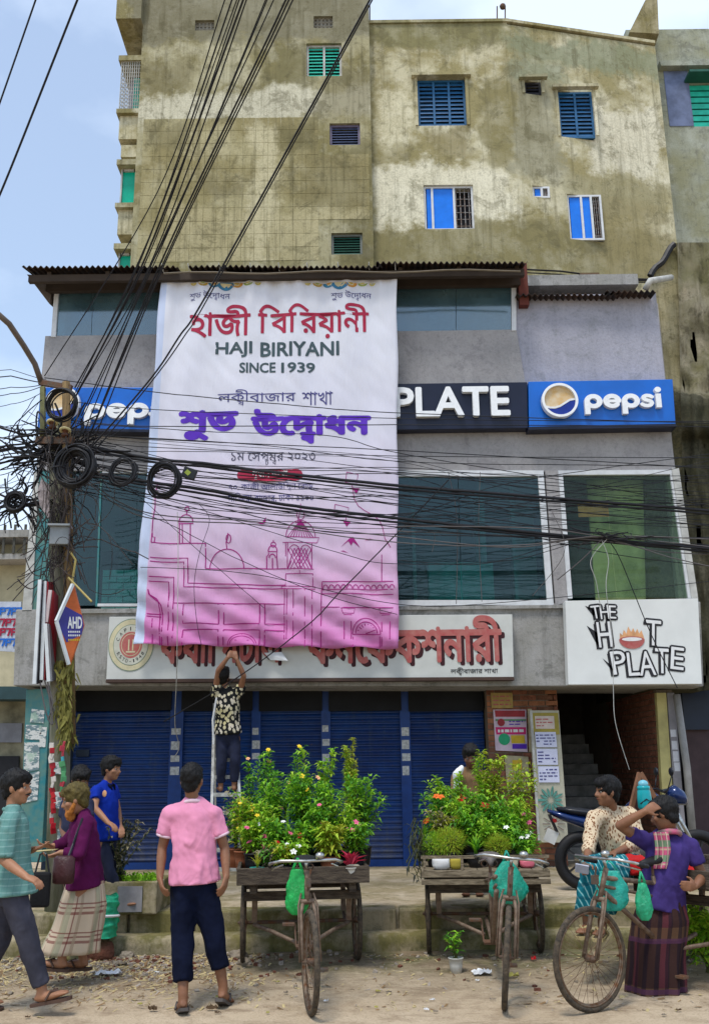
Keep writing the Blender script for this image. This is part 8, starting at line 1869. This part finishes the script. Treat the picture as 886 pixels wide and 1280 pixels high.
# ---- vendor behind the second cart
vd = person('vendor in a tan shirt with a white shoulder cloth behind the pale flower cart', dict(head=(588,946,10.9), neck=(587,962,10.95), pelvis=(590,1035,11.0),
    shoulder=[(571,972,10.95),(604,970,10.95)], elbow=[(567,1002,10.85),(610,1000,10.85)], wrist=[(580,1020,10.7),(598,1020,10.7)], hand=[(588,1024,10.62),(592,1026,10.6)],
    hip=[(583,1042,11.0),(597,1042,11.0)], knee=[(583,1080,11.0),(598,1080,11.0)], ankle=[(583,1112,11.0),(598,1112,11.0)], toe=[(581,1118,10.8),(600,1118,10.8)]),
    (-.15,-1,-.35), shirt=cloth_mat('tan cotton shirt',(.25,.15,.075),.5), sleeve=.7, shirt_hem=.05, pants=(M_NAVYP,(.95,.95),(.09,.07,.06)), hair='full', skin=SK3, girth=.92, seed=7)
mb = MB(); limb(mb,[at(577,960,10.8),at(571,968,10.8),at(570,985,10.8)],[.03,.045,.03]); mb2=solid(mb,'shoulder_cloth',M_LETE,vd['t'],.009,2,folds(3,.008,16,8))
# ---- seated man in a patterned shirt
g = NG('beige patterned shirt cotton', .85, .15); v_ = g.voro(58, src=g.map(g.co,(1,1,.5))); m_ = g.ramp(g.math('ADD', v_.outputs['Distance'], g.math('MULTIPLY',g.noise(30,2),.5)), [(.62,1),(.66,0)]); M_BEIG = g.out(g.mix(m_,(.58,.46,.31),(.21,.10,.05)), g.noise(50), .2)
st8 = person('seated man in a beige patterned shirt and turquoise striped wrap looking to the left', dict(head=(758,990,8.62), neck=(764,1012,8.7), pelvis=(778,1080,8.78),
    shoulder=[(742,1022,8.60),(787,1018,8.72)], elbow=[(736,1056,8.46),(800,1052,8.60)], wrist=[(733,1078,8.22),(768,1066,8.30)], hand=[(729,1086,8.12),(752,1069,8.24)],
    hip=[(768,1084,8.70),(788,1084,8.78)], knee=[(741,1086,8.24),(772,1086,8.22)], ankle=[(733,1150,8.30),(752,1152,8.28)], toe=[(724,1166,8.12),(744,1170,8.06)]),
    (-1,-.25,-.02), shirt=M_BEIG, sleeve=(1.45,1.6), shirt_hem=.0, palm=((0,0,-1),(0,0,-1)), thumbs=((1,0,0),(-.5,-1,0)), hair='full', skin=SK1, girth=1.0, seed=8, collar=M_BEIG, sandalm=mat('cream sandal',(.42,.34,.16),.6))
mb = MB(); c=[at(762,1020,8.57),at(757,1030,8.55),at(766,1046,8.57),at(770,1022,8.58)]; 
TE=(.01,.19,.22)
M_LUNG2 = plaid('turquoise striped wrap cotton', (.02,.20,.24), [((.10,.42,.46),.09,.45,0,0),((.005,.07,.10),.18,.16,.2,0),((.30,.50,.52),.18,.05,.55,0),((.006,.08,.12),.26,.22,.4,1)])
J8 = st8['J']
mb = MB(); t8 = st8['t']
limb(mb,[J8['hip'][0],J8['knee'][0]],[.13,.100],n=16); limb(mb,[J8['hip'][1],J8['knee'][1]],[.13,.100],n=16); mb.ball(J8['pelvis']+Vector((0,0,-.02)),.17,16,10,sc=(1.1,.9,.75))
e0 = J8['knee'][0].lerp(J8['ankle'][0],.88); e1 = J8['knee'][1].lerp(J8['ankle'][1],.80)
mb.tube([J8['knee'][0],J8['knee'][0].lerp(e0,.5),e0],[.10,.10,.098],18); mb.tube([J8['knee'][1],J8['knee'][1].lerp(e1,.5),e1],[.10,.095,.085],18)
g = NG('turquoise striped cotton', .85, .15); cw = g.co; nn = g.noise(4,3); sv = g.sep(); w1_ = g.math('SINE', g.math('ADD', g.math('MULTIPLY', g.math('ADD', sv[0], g.math('MULTIPLY', sv[2], .45)), 150), g.math('MULTIPLY', nn, 9))); w2_ = g.math('SINE', g.math('ADD', g.math('MULTIPLY', sv[2], 60), g.math('MULTIPLY', nn, 8)))
c = g.mix(g.ramp(w1_,[(.35,0),(.6,1)]), (.006,.13,.17), (.03,.27,.30)); c = g.mix(g.math('MULTIPLY', g.math('GREATER_THAN', w1_, .9), .8), c, (.35,.52,.52)); c = g.mix(g.math('MULTIPLY', g.math('GREATER_THAN', w2_, .75), .6), c, (.004,.06,.09))
solid(mb,'waist_wrap',g.out(c, g.noise(40), .2),t8,.011,3,folds(11,.012,12,6))
mb = MB(); mb.cbox(at(727,1086,8.06),(.105,.014,.075),Matrix.Rotation(.5,3,'X')@Matrix.Rotation(-.35,3,'Z')); tag(mb.build('phone',mat('pale blue grey card',(.40,.42,.50),.4),bevel=.004),'pale flat phone held in the seated man\'s hand','phone')
# ---- man in violet shirt, back turned, hand on his head
M_VIO = cloth_mat('violet blue jersey', (.055,.035,.17), .5)
vm = person('man in a violet T-shirt and dark wrap seen from behind, hand on head', dict(head=(829,1018,7.93), neck=(836,1042,7.98), pelvis=(826,1126,7.98),
    shoulder=[(862,1058,8.0),(806,1052,7.98)], elbow=[(878,1096,8.0),(774,1032,7.88)], wrist=[(868,1108,7.72),(806,1014,7.78)], hand=[(854,1108,7.62),(820,1006,7.80)],
    hip=[(838,1136,8.0),(816,1136,7.97)], knee=[(836,1190,7.95),(812,1190,7.95)], ankle=[(832,1240,8.0),(808,1238,8.0)], toe=[(836,1248,8.2),(800,1246,8.2)]),
    (-.85,.55,-.30), up=(.1,0,1), shirt=M_VIO, sleeve=(.6,.55), shirt_hem=.03, palm=((0,1,0),(.3,1,-.3)), thumbs=((0,0,1),(-.3,0,-1)), hair='full', skin=SK1, girth=1.02, seed=9, hemk=1.08)
M_LUNG3 = plaid('dark brown checked wrap cotton', (.035,.016,.014), [((.09,.02,.03),.20,.3,0,0),((.10,.055,.03),.42,.22,.52,1),((.01,.006,.012),.07,.4,0,0),((.07,.025,.06),.35,.1,.2,1)])
c = [at(826,1121,7.97),at(824,1150,7.97),at(820,1200,7.97),at(818,1250,7.97)]
wrap('waist_wrap',[(c[0],.155,.115,X_,Y_),(c[1],.205,.17,X_,Y_),(c[2],.20,.17,X_,Y_),(c[3],.215,.18,X_,Y_)],M_LUNG3,vm['t'],7,.016,seed=4)
M_SCARF = plaid('pink and green checked scarf', (.52,.10,.20), [((.02,.30,.13),.13,.45,.45,1),((.55,.45,.30),.13,.12,.9,1),((.05,.02,.03),.04,.15,0,0),((.6,.5,.4),.05,.2,.5,0)])
sc_ = empty('neck_scarf','pink and green checked scarf hanging down the back of the violet shirt','scarf',at(825,1060,7.8)); mb = MB(); mb.torus(at(835,1043,7.95),.085,.022,(0,.35,1),24,8); mb.build('neck_loop',mat('scarf green',(.03,.26,.12),.9,var=.8,scale=9,col2=(.5,.1,.2)),sc_,smooth=True)
V=[];UV=[];F=[]; n1_,n2_=10,18
for j in range(n2_+1):
    for i in range(n1_+1):
        s=i/n1_; t_=j/n2_; p = at(815+20*s+3*math.sin(t_*3), 1040+46*t_, 7.845-.02*math.sin(s*9+t_*2)); 
        V.append(p); UV.append((s*.16,t_*.32))
for j in range(n2_):
    for i in range(n1_): F.append((j*(n1_+1)+i,(j+1)*(n1_+1)+i,(j+1)*(n1_+1)+i+1,j*(n1_+1)+i+1))
mb=MB(); mb.mesh(V,F); mb.uv=UV; o=mb.build('hanging_end',M_SCARF,sc_,smooth=True); o.modifiers.new('t','SOLIDIFY').thickness=.006
# ---- things round the right-hand cart: board frame, flask, red cloths
wb = empty('wooden_frame','brown wooden board frame standing behind the two men at the right','frame',at(805,1060,8.9)); 
for a,b in (((788,1012,8.9),(799,966,8.95)),((800,966,8.95),(828,1015,8.95))): mb=MB(); mb.bar(at(*a),at(*b),.03,.04); mb.build('frame_bar',mat('brown varnished wood',(.22,.10,.05),.5,var=.4),wb)
mb=MB(); P=[at(790,1014,8.97),at(826,1014,8.99),at(800,970,8.99)]; mb.hexa([P[0],P[1],P[2],P[2]+Vector((-.01,0,0))],[q_+Vector((0,.02,0)) for q_ in (P[0],P[1],P[2],P[2]+Vector((-.01,0,0)))]); mb.build('board_panel',mat('dark red brown board',(.10,.03,.02),.6),wb)
fl = empty('water_flask','turquoise plastic flask with a blue cap before the wooden frame','flask',at(806,1010,8.8)); c=at(806,1012,8.8)
mb=MB(); mb.lathe([(.05,0),(.062,.02),(.062,.10),(.055,.16),(.05,.17),(.058,.18),(.05,.20)],c,16); mb.build('flask_body',mat('turquoise plastic',(.01,.36,.40),.25),fl,smooth=True)
mb=MB(); mb.ball(c+Vector((0,0,.215)),.045,12,8,sc=(1,1,.8)); mb.build('cap',mat('pale blue cap',(.20,.55,.66),.3),fl,smooth=True); mb=MB(); mb.tube([c+Vector((-.05,-.04,.05)),c+Vector((0,-.066,.09)),c+Vector((.05,-.04,.06))],.006,5); mb.build('strap',M_BKP,fl)
for lab,u,v,Y,s_ in (('red cloth bundle on the cart beside the seated man',792,1084,8.3,(.16,.12,.09)),('red cloth bundle at the right edge of the cart behind the violet shirt',862,1098,8.25,(.15,.12,.10))):
    lump('cloth_bundle',lab,'cloth',at(u,v,Y),s_,mat('bright red cloth',(.50,.008,.008),.8,var=.3,bump=.3),u*.1,.35)
